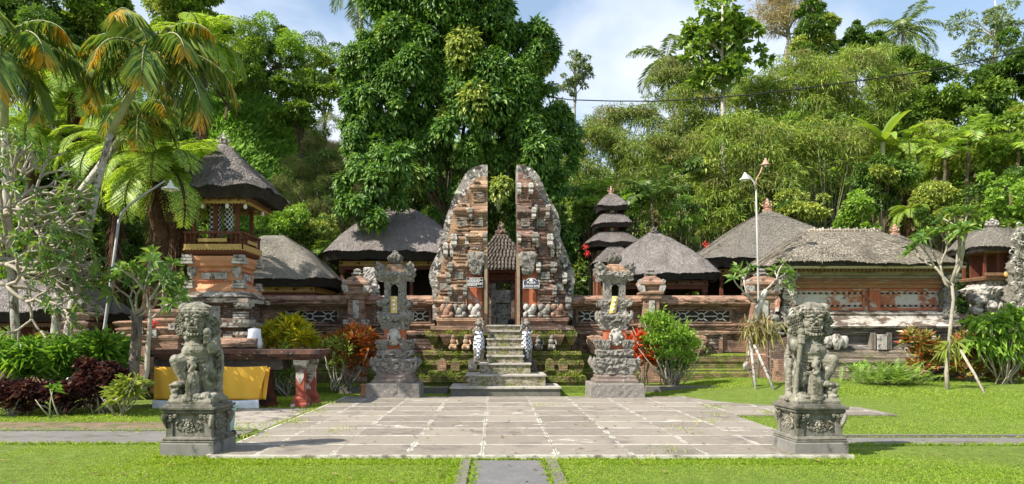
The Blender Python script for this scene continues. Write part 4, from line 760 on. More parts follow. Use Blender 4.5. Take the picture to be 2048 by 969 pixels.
# small guardian figures beside the stairs, wrapped in checked cloth
def mini_guard(px, s_, label):
    D = 21.35; x = X(px, D); zb = Z(700, D); lc = (x, D, zb)
    t = thing('small_guardian', label, 'statue', lc, 'small cloth-wrapped guardians beside the stairs'); h = Z(640, D)-zb; m = MB()
    m.stack(0, 0, [(.14,.14,-.35),(.15,.15,0)]); m.ell((0,0,h*.35), (.12,.10,h*.3)); m.ell((0,-.02,h*.66), (.11,.09,.13)); m.ell((0,-.04,h*.87), (.085,.085,.09)); m.ell((0,-.11,h*.85), (.03,.04,.03)); m.ell((-.05,-.09,h*.9), (.025,.03,.03)); m.ell((.05,-.09,h*.9), (.025,.03,.03)); m.ell((0,0,h*.98), (.07,.07,.05))
    for q in (-1, 1): m.ell((q*.09,0,h*.87), (.03,.04,.05)); m.tube([(q*.1,0,h*.72),(q*.17,-.03,h*.6),(q*.12,-.1,h*(.55 if q == s_ else .8)),(q*.13,-.1,h*(.5 if q == s_ else .95))], [.045,.04,.035,.03], 8)
    o = m.obj('figure', stone_shrine, t); remesh(o, .014, 1, [(60,.006,3)])
    m = MB(); pr = [(.03,h*.60),(.13,h*.60),(.135,h*.54),(.12,h*.50),(.15,h*.35),(.17,h*.16),(.16,h*.0),(.12,-h*.08)]; m.lathe((0,0,0), pr, 28)
    a = m.v[0]; an = np.arctan2(a[:,1], a[:,0]); k = 1+.16*np.sin(an*7+a[:,2]*5)*(h*.6-a[:,2]).clip(0)/h; a[:,0] *= k; a[:,1] *= k; a[:,2] -= (.12*np.cos(an-(2.2 if s_ > 0 else .6))).clip(0)*(a[:,2] < h*.2)
    m.tube([(-.02,-.15,h*.56),(-.05*s_,-.18,h*.4),(-.03*s_,-.20,h*.1),(.02*s_,-.19,-h*.2),(.0,-.17,-h*.33)], [.03,.045,.06,.05,.015], 7)
    m.obj('checked_sarong', checked_s, t)
mini_guard(958, -1, 'small stone guardian in checked cloth left of the stairs')
mini_guard(1053, 1, 'small stone guardian in checked cloth right of the stairs')
# inner gate building behind the gap
lc = (.23, 26, 0); t = thing('inner_gatehouse', 'tiled inner gatehouse seen through the gap of the split gate', 'gatehouse', lc)
m = MB(); zt, ze = Z(478, 26.6), Z(541, 25.4); nrow = 9
for i in range(nrow):
    k0, k1 = 1-i/nrow*.8, 1-(i+1)/nrow*.8; z0 = ze+(zt-ze)*i/nrow; z1 = ze+(zt-ze)*(i+1)/nrow
    m.stack(.23, 26.4, [(1.15*k0+.03,1.15*k0+.03,z0),(1.15*k0+.03,1.15*k0+.03,z0+.035),(1.15*k1,1.15*k1,z1+.03)])
    n = int(18*k0)
    for j in range(n): u = -1.15*k0+2.3*k0*(j+.5)/n; m.tube([(.23+u, 26.4-1.15*k0-.05, z0+.045), (.23+u*k1/k0, 26.4-1.15*k1-.03, z1+.035)], [.045,.04], 6)
shift(m, lc).obj('tiled_roof', tile_m, t)
m = MB(); m.stack(.23, 26.4, [(1.02,1.02,ze-.10),(1.08,1.08,ze-.01)]); m.stack(.23, 26.4, [(.85,.85,ze-.32),(.85,.85,ze-.11)]); shift(m, lc).obj('eave_beam', wood_red, t)
for q in (-1, 1):
    m = MB(); m.box(.23+q*.6-.25, .23+q*.6+.25, 25.7, 26.6, 1.6, ze-.32); shift(m, lc).obj('side_wall', brick_dark, t)
m = MB(); rblock(m, .23, 26.4, [(.24,.24,zt-.1),(.26,.26,zt+.06),(.16,.16,zt+.12),(.18,.18,zt+.22),(.08,.08,zt+.3),(.09,.09,zt+.38),(.02,.02,zt+.6)], .05, .04, 30); shift(m, lc).obj('carved_spire', brick_dark, t)
lc = (.3, 28.3, 0); t = thing('carved_screen', 'grey carved stone screen standing inside behind the gate', 'stone screen', lc); z = lambda py: Z(py, 28)
m = MB(); m.box(-.9, 1.5, 28.2, 28.5, 1.6, z(608)); m.box(-.9, 1.5, 28.15, 28.5, z(606), z(600)); m.box(-.55, 1.0, 28.25, 28.5, z(600), z(580)); m.box(-.4, .9, 28.12, 28.5, 1.6, z(640)); m.box(-.3,.8,28.18,28.2,z(636),z(612)); shift(m, lc).obj('slab', white_stone, t)
m = MB(); o = []
for k in range(13): a = math.pi*(.5+k/24); o.append((.05+.42*math.cos(a)*.9, z(610)+.85*math.sin(a)))
m.plate([(p, q) for p, q in o]+[(-.33, 1.86), (.05, 1.86)], 28.0, 28.12); shift(m, lc).obj('arched_wing', white_stone, t)
m = MB(); m.lathe((X(1024,24.6), 24.6, 1.862), [(.13,0),(.15,.08),(.12,.2),(.05,.24)], 14); tag(m.obj('black_pot', black_m), 'small black pot on the floor just inside the gate gap', 'pot')
# ---------------- red-panelled hall on the right ----------------
hx0, hx1 = X(1567, 22.9), X(1903, 22.9); hc = (hx0+hx1)/2; HD = 22.9
lc = (hc, 24.5, .25); t = thing('temple_hall', 'long hall with rough grey thatch and red and white panels behind the right guardian', 'hall', lc)
z = lambda py: Z(py, HD)
shift(roof_mb(11.3, 24.0, 2.95, 2.0, 3.74, 4.93, 1.15, .10, th=.10, bulge=.02, seed=51, rough=.035, wob=.05, nt_=18, straw=.11), lc).obj('roof', [thatch_c, under], t)
m = MB()
for k in range(26): u = 10.15+2.3*k/25; m.tube([(u, 23.86, 4.90+.02*(k%2)), (u+.04, 24, 4.97+.03*(k%3)), (u, 24.14, 4.90)], .035, 5)
m.tube([(10.1,23.8,4.86),(11.3,23.78,4.84),(12.5,23.8,4.86)], .022, 5, rough=.4); m.tube([(10.1,23.95,4.95),(12.5,23.95,4.95)], .05, 6, rough=.3); shift(m, lc).obj('ridge_cap', thatch_c, t)
m = MB(); m.stack(11.3, 24.0, [(2.80,1.86,3.56),(2.82,1.88,3.63)]); shift(m, lc).obj('eave_board', weather('yellowed_eave_board', (.34,.30,.19), (.46,.42,.28), 3, [((.12,.10,.07), 6, .55, .66, (.3,1,1))], bump=((40,.3,None),)), t)
m = MB()
for k in range(44): u = 8.6+5.4*k/43; m.box(u-.028, u+.028, 22.25, 25.8, 3.50, 3.555)
shift(m, lc).obj('rafters', wood_brown, t)
m = MB(); m.prof(hx0-.05, hx1+.05, [(25.2,z(552)),(HD-.20,z(552)),(HD-.24,z(548)),(HD-.34,z(540)),(HD-.34,z(537)),(25.2,z(537))]); m.prof(hx0-.03,hx1+.03,[(25.2,z(558)),(HD-.12,z(558)),(HD-.12,z(552.4)),(25.2,z(552.4))]); shift(m, lc).obj('cornice', weather('grey_weathered_cornice', (.22,.19,.15), (.32,.28,.23), 4, [((.10,.08,.06), 5, .52, .66, (.3,1,2))], bump=((40,.5,(.3,1,1)),)), t)
m = MB(); m.prof(hx0+.05, hx1-.05, [(25.2,z(577)),(HD-.08,z(577)),(HD-.10,z(570)),(HD-.16,z(568)),(HD-.16,z(564)),(HD-.09,z(563)),(HD-.09,z(558.4)),(25.2,z(558.4))]); shift(m, lc).obj('lintel', weather('brown_red_lintel', (.22,.13,.08), (.36,.16,.08), 3, [((.40,.36,.30), 4, .58, .66, (.25,1,2))], bump=((40,.4,None),)), t)
m = MB(); m.prof(hx0+.08, hx1-.08, [(25.2,z(622)),(HD,z(622)),(HD,z(577.5)),(25.2,z(577.5))]); shift(m, lc).obj('red_wall', weather('red_and_white_worn_plaster', (.30,.11,.06), (.42,.17,.09), 2.4, [((.50,.47,.43), 1.6, .45, .52, (1,1,1.3)), ((.12,.09,.08), 4, .58, .66, None)], bump=((40,.4,None),), dist=.01), t)
m = MB(); xc = (X(1735,HD)+X(1757,HD))/2
for a, b_ in ((X(1590,HD), X(1726,HD)), (X(1758,HD), X(1893,HD))):
    for q in range(12):
        u = a+.08+(b_-a-.16)*q/11
        for zz in (z(587), z(612)): m.box(u-.035, u+.035, HD-.012, HD-.003, zz-.03, zz+.03)
f = shift(m, lc).obj('vent_hole_shade', black_m, t)  # black tabs on the wall; the darkness of the holes is their colour
m = MB()
for a, b_ in ((X(1590,HD), X(1726,HD)), (X(1758,HD), X(1893,HD))):
    for q in range(12):
        u = a+.08+(b_-a-.16)*(q+.5)/11
        for zz in (z(587), z(612)): m.box(u-.04, u+.03, HD-.05, HD-.004, zz-.025, zz+.025)
shift(m, lc).obj('projecting_bricks', weather('worn_red_brick_end', (.36,.12,.06), (.52,.42,.36), 5, bump=((40,.4,None),)), t)
m = MB()
for a, b_ in ((X(1584,HD), X(1728,HD)), (X(1756,HD), X(1899,HD))): m.box(a, b_, HD-.07, HD-.052+.05, z(621.5), z(617)); m.box(a, b_, HD-.06, HD-.002, z(581.5), z(578)); m.box(a, a+.06, HD-.045, HD-.002, z(616.5), z(582)); m.box(b_-.06, b_, HD-.045, HD-.002, z(616.5), z(582))
m.box(xc-.16, xc+.16, HD-.10, HD-.002, z(622), z(577.8)); m.ell((xc, HD-.10, z(600)), (.06,.03,.17)); shift(m, lc).obj('frames', plaster_red, t)
m = MB(); m.prof(hx0-.02, hx1+.05, [(25.2,z(657)),(HD-.38,z(657)),(HD-.42,z(653)),(HD-.36,z(650)),(HD-.28,z(640)),(HD-.22,z(631)),(HD-.26,z(629)),(HD-.26,z(626)),(HD-.10,z(625)),(HD-.10,z(622.4)),(25.2,z(622.4))]); shift(m, lc).obj('whitewashed_cornice', plaster_white, t)
ys_ = [(25.2,z(700))]; pys = [(700,.30),(697,.30),(696,.22),(691,.22),(690,.16),(684,.16),(683,.10),(672,.10),(671,.16),(667,.16),(666,.22),(662,.22),(661,.30),(657.4,.30)]
ys_ += [(HD-d, z(p)) for p, d in pys]+[(25.2,z(657.4))]
m = MB(); m.prof(hx0+.02, hx1, ys_); shift(m, lc).obj('grooved_base', weather('dark_streaked_base', (.10,.085,.07), (.19,.165,.145), 3, [((.03,.028,.025), 3, .5, .62, (.2,1,3)), ((.50,.47,.43), 4, .54, .62, (.22,1,4))], bump=((40,.5,(.3,1,1)),), dist=.02), t)
m = MB(); m.box(X(1742,HD), X(1760,HD), HD-.42, HD-.05, z(699), z(669)); shift(m, lc).obj('pale_pilaster', white_stone, t)
dfs = weather('dark_frame_stone', (.13,.11,.09), (.24,.21,.18), 5)
for a in (1732, 1737, 1764, 1769): shift(MB().box(X(a,HD)-.025, X(a,HD)+.025, HD-.37-.02*(a in (1737,1764)), HD-.05, z(699), z(666)), lc).obj('pilaster_strip', dfs, t)
pr = [(25.2,.1)]; 
for zz, d in ((.2,.95),(.50,.95),(.52,.90),(.56,.90),(.57,.74),(.72,.72),(.74,.78),(.80,.78),(.82,.62),(.95,.60),(.97,.52),(1.02,.52),(1.04,.40),(z(700.4),.36)): pr.append((HD-d, zz))
pr += [(25.2, z(700.4))]; m = MB(); m.prof(hx0-.35, hx1+.2, pr); shift(m, lc).obj('stepped_plinth', weather('mossy_grey_plinth', (.20,.165,.12), (.30,.25,.19), 3, [((.07,.06,.05), 3, .5, .62, (.25,1,2.5)), ((.12,.13,.04), 4, .54, .64, (.6,1,1.5)), ((.42,.39,.35), 6, .60, .68, (.25,1,4))], courses=(.08,.4,(.08,.07,.05)), bump=((30,.6,None),), dist=.03), t)
for px in (1660, 1833):
    m = MB(); x = X(px, HD)
    rblock(m, x, HD-.45, [(.05,.06,z(700)),(.12,.10,z(690)),(.16,.10,z(682)),(.10,.09,z(672)),(.05,.05,z(668))], .035, .02, 50, sm=True)
    for q in (-1, 1): rblock(m, x+q*.24, HD-.42, [(.05,.05,z(696)),(.09,.08,z(688)),(.10,.09,z(680)),(.06,.06,z(672))], .035, .02, 50, sm=True)
    shift(m, lc).obj('white_carved_ornament', white_stone, t)
# corner columns with scroll brackets
for px, q in ((1575, -1), (1893, 1)):
    m = MB(); x = X(px, HD-.1); rblock(m, x, HD-.12, [(.24,.2,z(657)),(.24,.2,z(648)),(.19,.17,z(645)),(.18,.16,z(598)),(.22,.2,z(592)),(.24,.22,z(585)),(.17,.16,z(582)),(.17,.16,z(566)),(.22,.2,z(560)),(.24,.22,z(552))], .05, .022, 45, seed=60)
    for zz in (z(650), z(644), z(636)): m.stack(x, HD-.12, [(.25,.22,zz),(.25,.22,zz+.05)])
    shift(m, lc).obj('corner_column', plaster_white if q < 0 else stone_shrine, t)
    m = MB()
    for k, (u, w_) in enumerate(((0, 572), (.10, 563), (-.06, 556), (.2, 553))): m.ell((x+u, HD-.36, z(w_)), (.09,.09,.085), 10)
    shift(m, lc).obj('scroll_bracket', white_stone, t)
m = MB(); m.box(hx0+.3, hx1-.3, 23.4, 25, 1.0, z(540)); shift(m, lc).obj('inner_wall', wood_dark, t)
# veranda posts and railing left of the hall
for u in (8.15, 8.75):
    m = MB(); m.stack(u, 23.9, [(.1,.1,1.0),(.12,.12,1.5),(.07,.07,1.6),(.08,.08,2.2),(.12,.12,2.4),(.06,.06,2.5),(.06,.06,3.5)]); shift(m, lc).obj('veranda_post', wood_dark, t)
for zz in (1.9, 2.3, 2.7): shift(MB().tube([(7.9,23.8,zz),(8.9,23.8,zz)], .018, 5), lc).obj('rail', wood_dark, t)
m = MB(); m.stack(0,0,[(.20,.18,-.35),(.20,.18,.30),(.17,.16,.302),(.17,.16,.62)]); tag(m.obj('boundary_stone', brick_cop, loc=(X(1563,21.2), 21.2, .25)), 'square brown stone bollard standing left of the hall plinth', 'bollard')
m = MB(); m.stack(0,0,[(.14,.14,0),(.16,.16,.1)]); m.ell((0,0,.3),(.16,.14,.2)); m.ell((-.08,-.06,.5),(.12,.12,.13)); m.tube([(.1,0,.2),(.24,0,.35),(.2,0,.6),(.10,0,.7)],[.07,.06,.05,.03],8); m.tube([(-.16,-.05,.45),(-.2,-.05,.62),(-.19,-.05,.74)],[.05,.05,.04],7)
o = tag(m.obj('guardian_beast', stone_shrine, loc=(X(1556,22.2), 22.2, 1.55)), 'grey carved beast beside the corner column left of the hall', 'statue'); remesh(o, .018, 1, [(40,.012,5)])
m = MB(); m.stack(0,0,[(.25,.3,-1.2),(.28,.33,1.5)]); tag(m.obj('beast_plinth', brick_dark, loc=(X(1556,22.2), 22.35, 0)), 'dark brick plinth under the carved beast left of the hall', 'plinth')
# ---------------- wooden tower shrine, far right ----------------
D = 23.6; x = X(1984, D); lc = (x, D, .2); z = lambda py: Z(py, D-.4)
t = thing('tower_shrine', 'wooden tower shrine with grey thatch and arched door on pale carved base at the right', 'shrine', lc)
roof(t, lc, thatch_b, x, D, .98, .98, z(498), Z(456, D), .08, .08, th=.14, bulge=.30, seed=71, wob=.03, rough=.04); shift(finial_mb((x, D, Z(458, D)), .34, .17), lc).obj('finial', white_stone, t)
m = MB(); m.stack(x, D, [(.70,.70,z(508)),(.76,.76,z(503)),(.80,.80,z(499))]); m.stack(x, D, [(.64,.62,z(561)),(.66,.64,z(557)),(.66,.64,z(554))]); shift(m, lc).obj('frame_beams', wood_brown, t)
for i in (-1, -.3, .35, 1): shift(MB().stack(x+i*.58, D-.52, [(.045,.045,z(554)),(.035,.035,z(540)),(.035,.035,z(515)),(.05,.05,z(508))]), lc).obj('post', wood_red, t)
for i in (-1, 1): shift(MB().stack(x+i*.58, D+.5, [(.045,.045,z(554)),(.035,.035,z(508))]), lc).obj('post', wood_red, t)
m = MB(); m.box(x+.05, x+.55, D-.50, D-.44, z(553), z(509)); m.box(x-.62, x+.62, D+.1, D+.16, z(554), z(509)); shift(m, lc).obj('panels', wood_red, t)
m = MB(); o = [(.18,z(550)),(.42,z(550)),(.42,z(525)),(.38,z(519)),(.30,z(516)),(.22,z(519)),(.18,z(525))]; m.plate([(x+a, b_) for a, b_ in o], D-.53, D-.502); shift(m, lc).obj('arched_gilded_door', gold, t)
m = MB(); m.box(x-.64, x+.64, D-.68, D-.60, z(553), z(547)); shift(m, lc).obj('balcony_rail', wood_brown, t)
m = MB(); m.ell((x-.02, D-.72, z(551)), (.1,.05,.1)); shift(m, lc).obj('rosette', gold, t)
m = MB(); rblock(m, x-.1, D, [(.5,.55,.2),(.5,.55,z(640)),(.34,.4,z(620)),(.34,.4,z(600)),(.5,.5,z(590)),(.62,.6,z(578)),(.45,.5,z(572)),(.4,.45,z(561))], .08, .03, 25, seed=8); shift(m, lc).obj('carved_base', white_stone, t)
for dx, py, r in ((-.62,586,.16),(-.75,600,.2),(.5,585,.2),(.62,605,.24),(-.4,612,.17),(-.82,620,.15)):
    m = MB(); rblock(m, x+dx, D-.45, [(r*.5,r*.5,z(py)-r),(r,r,z(py)-r*.3),(r*.9,r*.8,z(py)+r*.6),(r*.4,r*.4,z(py)+r)], .04, .03, 35, seed=9, sm=True); shift(m, lc).obj('carved_ornament', white_stone if dx < .5 else stone_grey, t)
# low gate wall under it and tall carved column at the frame edge
lc = (15.6, 23.6, .2); t = thing('boundary_wall', 'brick wall behind the croton bed at the far right', 'wall', lc); z = lambda py: Z(py, 23)
m = MB(); m.prof(14.3, 20, [(24.2,.1),(23.2,.1),(23.2,z(655)),(23.05,z(652)),(23.05,z(646)),(23.25,z(644)),(24.2,z(644))]); shift(m, lc).obj('wall_body', brick_dark, t)
m = MB(); m.prof(14.3, 20, [(24.2,z(643.8)),(23.2,z(643.8)),(23.1,z(638)),(23.1,z(634)),(23.3,z(628)),(24.2,z(626))]); shift(m, lc).obj('coping', brick_cop, t)
D = 22.6; x = X(2040, D); lc = (x, D, .2); z = lambda py: Z(py, D-.4)
t = thing('carved_column', 'tall grey column of swirling stone carving at the right edge of the photo', 'column', lc)
m = MB(); rblock(m, x+.1, D, [(.42,.4,.2),(.42,.4,z(640)),(.34,.34,z(620)),(.40,.36,z(600)),(.28,.3,z(560)),(.34,.3,z(530)),(.22,.24,z(500)),(.26,.24,z(470)),(.12,.12,z(450))], .05, .05, 28, seed=15, sm=True); shift(m, lc).obj('shaft', stone_grey, t)
m = MB(); r_ = random.Random(4)
for k in range(60):
    a = r_.uniform(-.5, .3); zz = z(450)-(z(450)-z(640))*r_.random(); q = r_.uniform(.05,.10); c = (x+a, D-.32+r_.uniform(-.05,.05), zz)
    m.tube([(c[0]+q*math.cos(b_)*(1-b_/8), c[1]-.03, c[2]+q*math.sin(b_)*(1-b_/8)) for b_ in np.linspace(0, 5, 9)], .022, 5)
shift(m, lc).obj('curled_carving', white_stone, t)
m = MB(); rblock(m, 0, 0, [(.35,.25,0),(.38,.26,.05),(.36,.25,.42),(.30,.22,.48)], .07, .015, 25); tag(m.obj('stone_block', brick_cop, loc=(X(1893,21.6), 21.6, .2+.62)), 'brown stone block on the wall ledge above the croton bed', 'stone block')

# ---------------- far left shrine pavilion and low walls ----------------
D = 22.4; lc = (-13.6, D, 0); t = thing('two_tier_shrine', 'two-tiered thatched shrine behind the pale trunks at the far left', 'shrine', lc)
roof(t, lc, thatch_a, -13.6, D, 2.05, 1.9, 2.22, 3.34, .45, .45, th=.30, bulge=.14, seed=81)
roof(t, lc, thatch_d, -13.4, D+.1, .95, .95, 3.42, 4.1, .05, .05, th=.20, bulge=.05, seed=82)
m = MB(); m.stack(-13.4, D+.1, [(.45,.45,3.2),(.55,.55,3.45)]); shift(m, lc).obj('neck', wood_red, t)
shift(valance(MB(), -13.6, D, 1.6, 1.5, 1.78, 1.93), lc).obj('valance', wood_brown, t)
m = MB(); m.stack(-13.6, D, [(1.5,1.4,1.80),(1.62,1.5,1.90),(1.62,1.5,1.98)]); shift(m, lc).obj('beam', wood_brown, t)
for i in (-1.35, -.45, .45, 1.35):
    for j in (-1.2, 1.2): m = MB(); m.stack(-13.6+i, D+j, [(.06,.06,1.0),(.05,.05,1.8)]); shift(m, lc).obj('post', wood_brown, t)
m = MB(); m.box(-15, -12.2, D+.5, D+.6, 1.0, 1.8); shift(m, lc).obj('back_panel', wood_red, t)
m = MB(); m.stack(-13.6, D, [(1.7,1.6,-.1),(1.7,1.6,1.0)]); shift(m, lc).obj('base', brick_dark, t)
m = MB(); rblock(m, 0, 0, [(.18,.15,0),(.2,.16,.2),(.12,.1,.35),(.14,.12,.5)], .05, .02, 40)
o = tag(m.obj('altar_figure', white_stone, loc=(X(72,20.9), 21.2, 1.0)), 'pale figure with yellow cloth inside the two-tiered shrine', 'statue')
MB().stack(0, 0, [(.20,.17,.36),(.15,.12,.62),(.03,.03,.7)]).obj('yellow_cloth', cloth_yellow, o)
def low_wall(x0, x1, D, z1, label, mats=(brick, None)):
    lc = ((x0+x1)/2, D, 0); t = thing('low_wall', label, 'wall', lc, 'low brick walls on the left side')
    shift(MB().prof(x0, x1, [(D+.5,-.1),(D-.12,-.1),(D-.12,.25),(D-.02,.30),(D,.35),(D,z1-.42),(D-.08,z1-.38),(D-.08,z1-.30),(D-.02,z1-.28),(D-.02,z1-.24),(D+.5,z1-.24)]), lc).obj('wall_body', mats[0], t)
    shift(MB().prof(x0, x1, [(D+.56,z1-.238),(D-.18,z1-.238),(D-.20,z1-.16),(D-.10,z1-.10),(D-.02,z1-.02),(D+.3,z1),(D+.56,z1-.03)]), lc).obj('coping', brick_cop, t); return t
low_wall(-16.5, -9.05, 19.2, 1.42, 'low brick wall behind the red-leaved planting bed at far left')
low_wall(-9.0, -6.1, 19.0, 1.50, 'low brick wall between the leaning lamp post and the bell tower', (brick_dark, None))
for px, D, z0, z1, label in ((420*.0+275, 18.8, 1.3, 1.95, 'small brick pier behind the lichened trunk, left of the tower'), (160, 19.5, 1.3, 2.2, 'stack of dark stepped brickwork right of the leaning pale trunk'), (338, 18.9, 1.4, 2.25, 'brick pier with pale blocks just left of the guardian statue head')):
    x = X(px, D); lc = (x, D, 0); t = thing('brick_pier', label, 'pier', lc, 'brick piers along the low walls'); h = z1-z0
    m = MB(); pr = [(.35,.3,.1),(.35,.3,z0)]
    for k in range(4): q = z0+h*k/4; e = .34+.06*(k%2); pr += [(e,.3,q),(e+.06,.34,q+h*.12),(e+.06,.34,q+h*.16),(e-.06,.28,q+h*.2)]
    pr += [(.16,.16,z1-.02),(.12,.12,z1)]; m.stack(x, D, pr); shift(m, lc).obj('shaft', brick_dark if px == 160 else brick_cop, t)
    m = MB(); rblock(m, x, D, [(.12,.12,z1),(.16,.16,z1+.08),(.10,.10,z1+.12),(.12,.12,z1+.22),(.04,.04,z1+.30)], .04, .02, 60); shift(m, lc).obj('finial', stone_shrine, t)
    if px != 160: m = MB(); m.box(x-.36, x-.16, D-.36, D-.28, z0+.1, z0+.34); m.box(x+.14, x+.3, D-.36, D-.28, z0+.3, z0+.46); shift(m, lc).obj('pale_block', white_stone, t)
# ---------------- altar table with orange cloth ----------------
D = 17.0; lc = (-6.3, D, 0); t = thing('altar_table', 'long dark stone altar table on peeling red pillars behind the left guardian', 'altar', lc)
ztop = Z(700, 16.6)
m = MB(); m.box(X(292,16.6), X(640,16.6), 16.55, 17.75, ztop-.10, ztop); m.box(X(298,16.6), X(634,16.6), 16.62, 17.7, ztop-.16, ztop-.102); m.box(X(304,16.6), X(628,16.6), 16.70, 17.62, ztop-.22, ztop-.162)
shift(m, lc).obj('table_slab', weather('dark_red_stained_slab', (.09,.045,.035), (.16,.08,.06), 4, [((.03,.028,.025), 3, .5, .62, None), ((.45,.43,.40), 9, .60, .66, None)], bump=((50,.5,None),), dist=.01), t)
m = MB(); m.box(X(304,16.7), X(562,16.7), 16.78, 17.55, ztop-.46, ztop-.222); m.box(X(310,16.9), X(535,16.9), 16.95, 17.5, GZ, ztop-.462); shift(m, lc).obj('table_body', stone_dk := weather('dark_blotched_stone', (.05,.042,.035), (.10,.08,.065), 4, [((.40,.38,.35), 8, .60, .66, None)], bump=((50,.6,None),), dist=.015), t)
for i, (px, D_, mt) in enumerate(((602,16.85,pillar_red),(623,17.45,pillar_red),(536,17.0,pillar_dk := weather('dark_red_pillar', (.10,.025,.018), (.16,.045,.03), 4, [((.03,.025,.02), 3, .5, .62, None), ((.5,.48,.46), 6, .62, .68, None)], bump=((40,.4,None),))))):
    x = X(px, D_); m = MB(); m.stack(x, D_, [(.19,.19,GZ-.03),(.19,.19,GZ+.07),(.15,.15,GZ+.10),(.16,.16,GZ+.2),(.11,.11,GZ+.26),(.095,.095,GZ+.3),(.095,.095,ztop-.46),(.10,.10,ztop-.42),(.13,.13,ztop-.34),(.14,.14,ztop-.24),(.10,.10,ztop-.22)]); shift(m, lc).obj('pillar', mt, t)
    if mt == pillar_red:
        m = MB(); m.stack(x, D_, [(.105,.105,ztop-.46),(.135,.135,ztop-.34),(.145,.145,ztop-.24)]); m.plate([(x+a*.09, ztop-.62+b_*.16) for a, b_ in ((-1,1),(1,1),(1,0),(.4,-.8),(0,-1.1),(-.4,-.8),(-1,0))], D_-.105, D_-.09); shift(m, lc).obj('white_capital', plaster_white, t)
for px in (318, 500):
    m = MB(); m.stack(X(px,16.6), 16.75, [(.16,.14,GZ-.02),(.16,.14,GZ+.06),(.10,.10,GZ+.08),(.12,.12,GZ+.16),(.08,.08,GZ+.20),(.08,.08,.3)]); shift(m, lc).obj('short_leg', stone_shrine, t)
# cloth: wrapped sheet with folds, flaring at the right-hand corner
def cloth(x0, x1, z0, z1, y, flare, parent, name, mat, thick=.012, n=46, nv=12, side=.0):
    V = []
    for j in range(nv+1):
        v = j/nv
        for i in range(n+1):
            u = i/n; x = x0+(x1-x0)*u+flare*(u**4)*(1-v); zz = z1+(z0-z1)*v-.03*math.sin(u*math.pi*3+.5)*(1-v)*.6
            yy = y-.016*math.sin(u*19+v*1.8)-.010*math.sin(u*41-v*3)-.03*v*math.sin(u*9)-.10*u**6*(1-v)
            V.append((x, yy, zz))
    V = np.array(V); B = V+np.array([0, thick, 0]); N = (n+1)*(nv+1)
    i = np.arange(nv)[:,None]*(n+1); k = np.arange(n)[None,:]
    F = np.stack([i+k, i+n+1+k, i+n+2+k, i+k+1], -1).reshape(-1, 4); F2 = F[:,::-1]+N
    e = [(k_, k_+1, N+k_+1, N+k_) for k_ in range(n)]+[(nv*(n+1)+k_+1, nv*(n+1)+k_, N+nv*(n+1)+k_, N+nv*(n+1)+k_+1) for k_ in range(n)]
    m = MB(); m.add(np.concatenate([V, B]), np.concatenate([F, F2, np.array(e)]), 0, True); return m.obj(name, mat, parent)
ct = thing('altar_cloth', 'orange-yellow cloth with white hem wrapped round the altar table', 'cloth', (-6.6, 16.5, .6))
za, zb = Z(733, 16.45)-.6, Z(800, 16.45)-.6
xa, xb = X(306,16.45)+6.6, X(516,16.45)+6.6
cloth(xa, xb, zb, za, 0, .22, ct, 'orange_cloth', cloth_yellow)
cloth(xa-.04, xb+.03, zb-.29, zb+.0, -.005, .0, ct, 'white_hem', cloth_white, nv=4)
cloth(xb-.05, xb+.16, zb, za-.02, .03, .12, ct, 'turned_corner', cloth_yellow, n=10)
# teal waste bin behind left pedestal
lc = (X(431,11.6), 11.75, GZ); t = thing('waste_bin', 'pale teal plastic wheeled bin half hidden behind the left pedestal', 'bin', lc)
MB().stack(0, 0, [(.16,.16,.0),(.17,.17,.05),(.20,.19,.46),(.20,.19,.49)]).obj('body', teal, t); MB().stack(0, 0, [(.22,.215,.492),(.23,.22,.52),(.19,.18,.55),(.08,.08,.565)]).obj('lid', teal, t)
MB().tube([(.17,-.05,.06),(.17,.15,.06)], .06, 10).obj('wheel', black_m, t); MB().box(.20,.25,-.10,.10,.46,.48).obj('handle', teal, t)

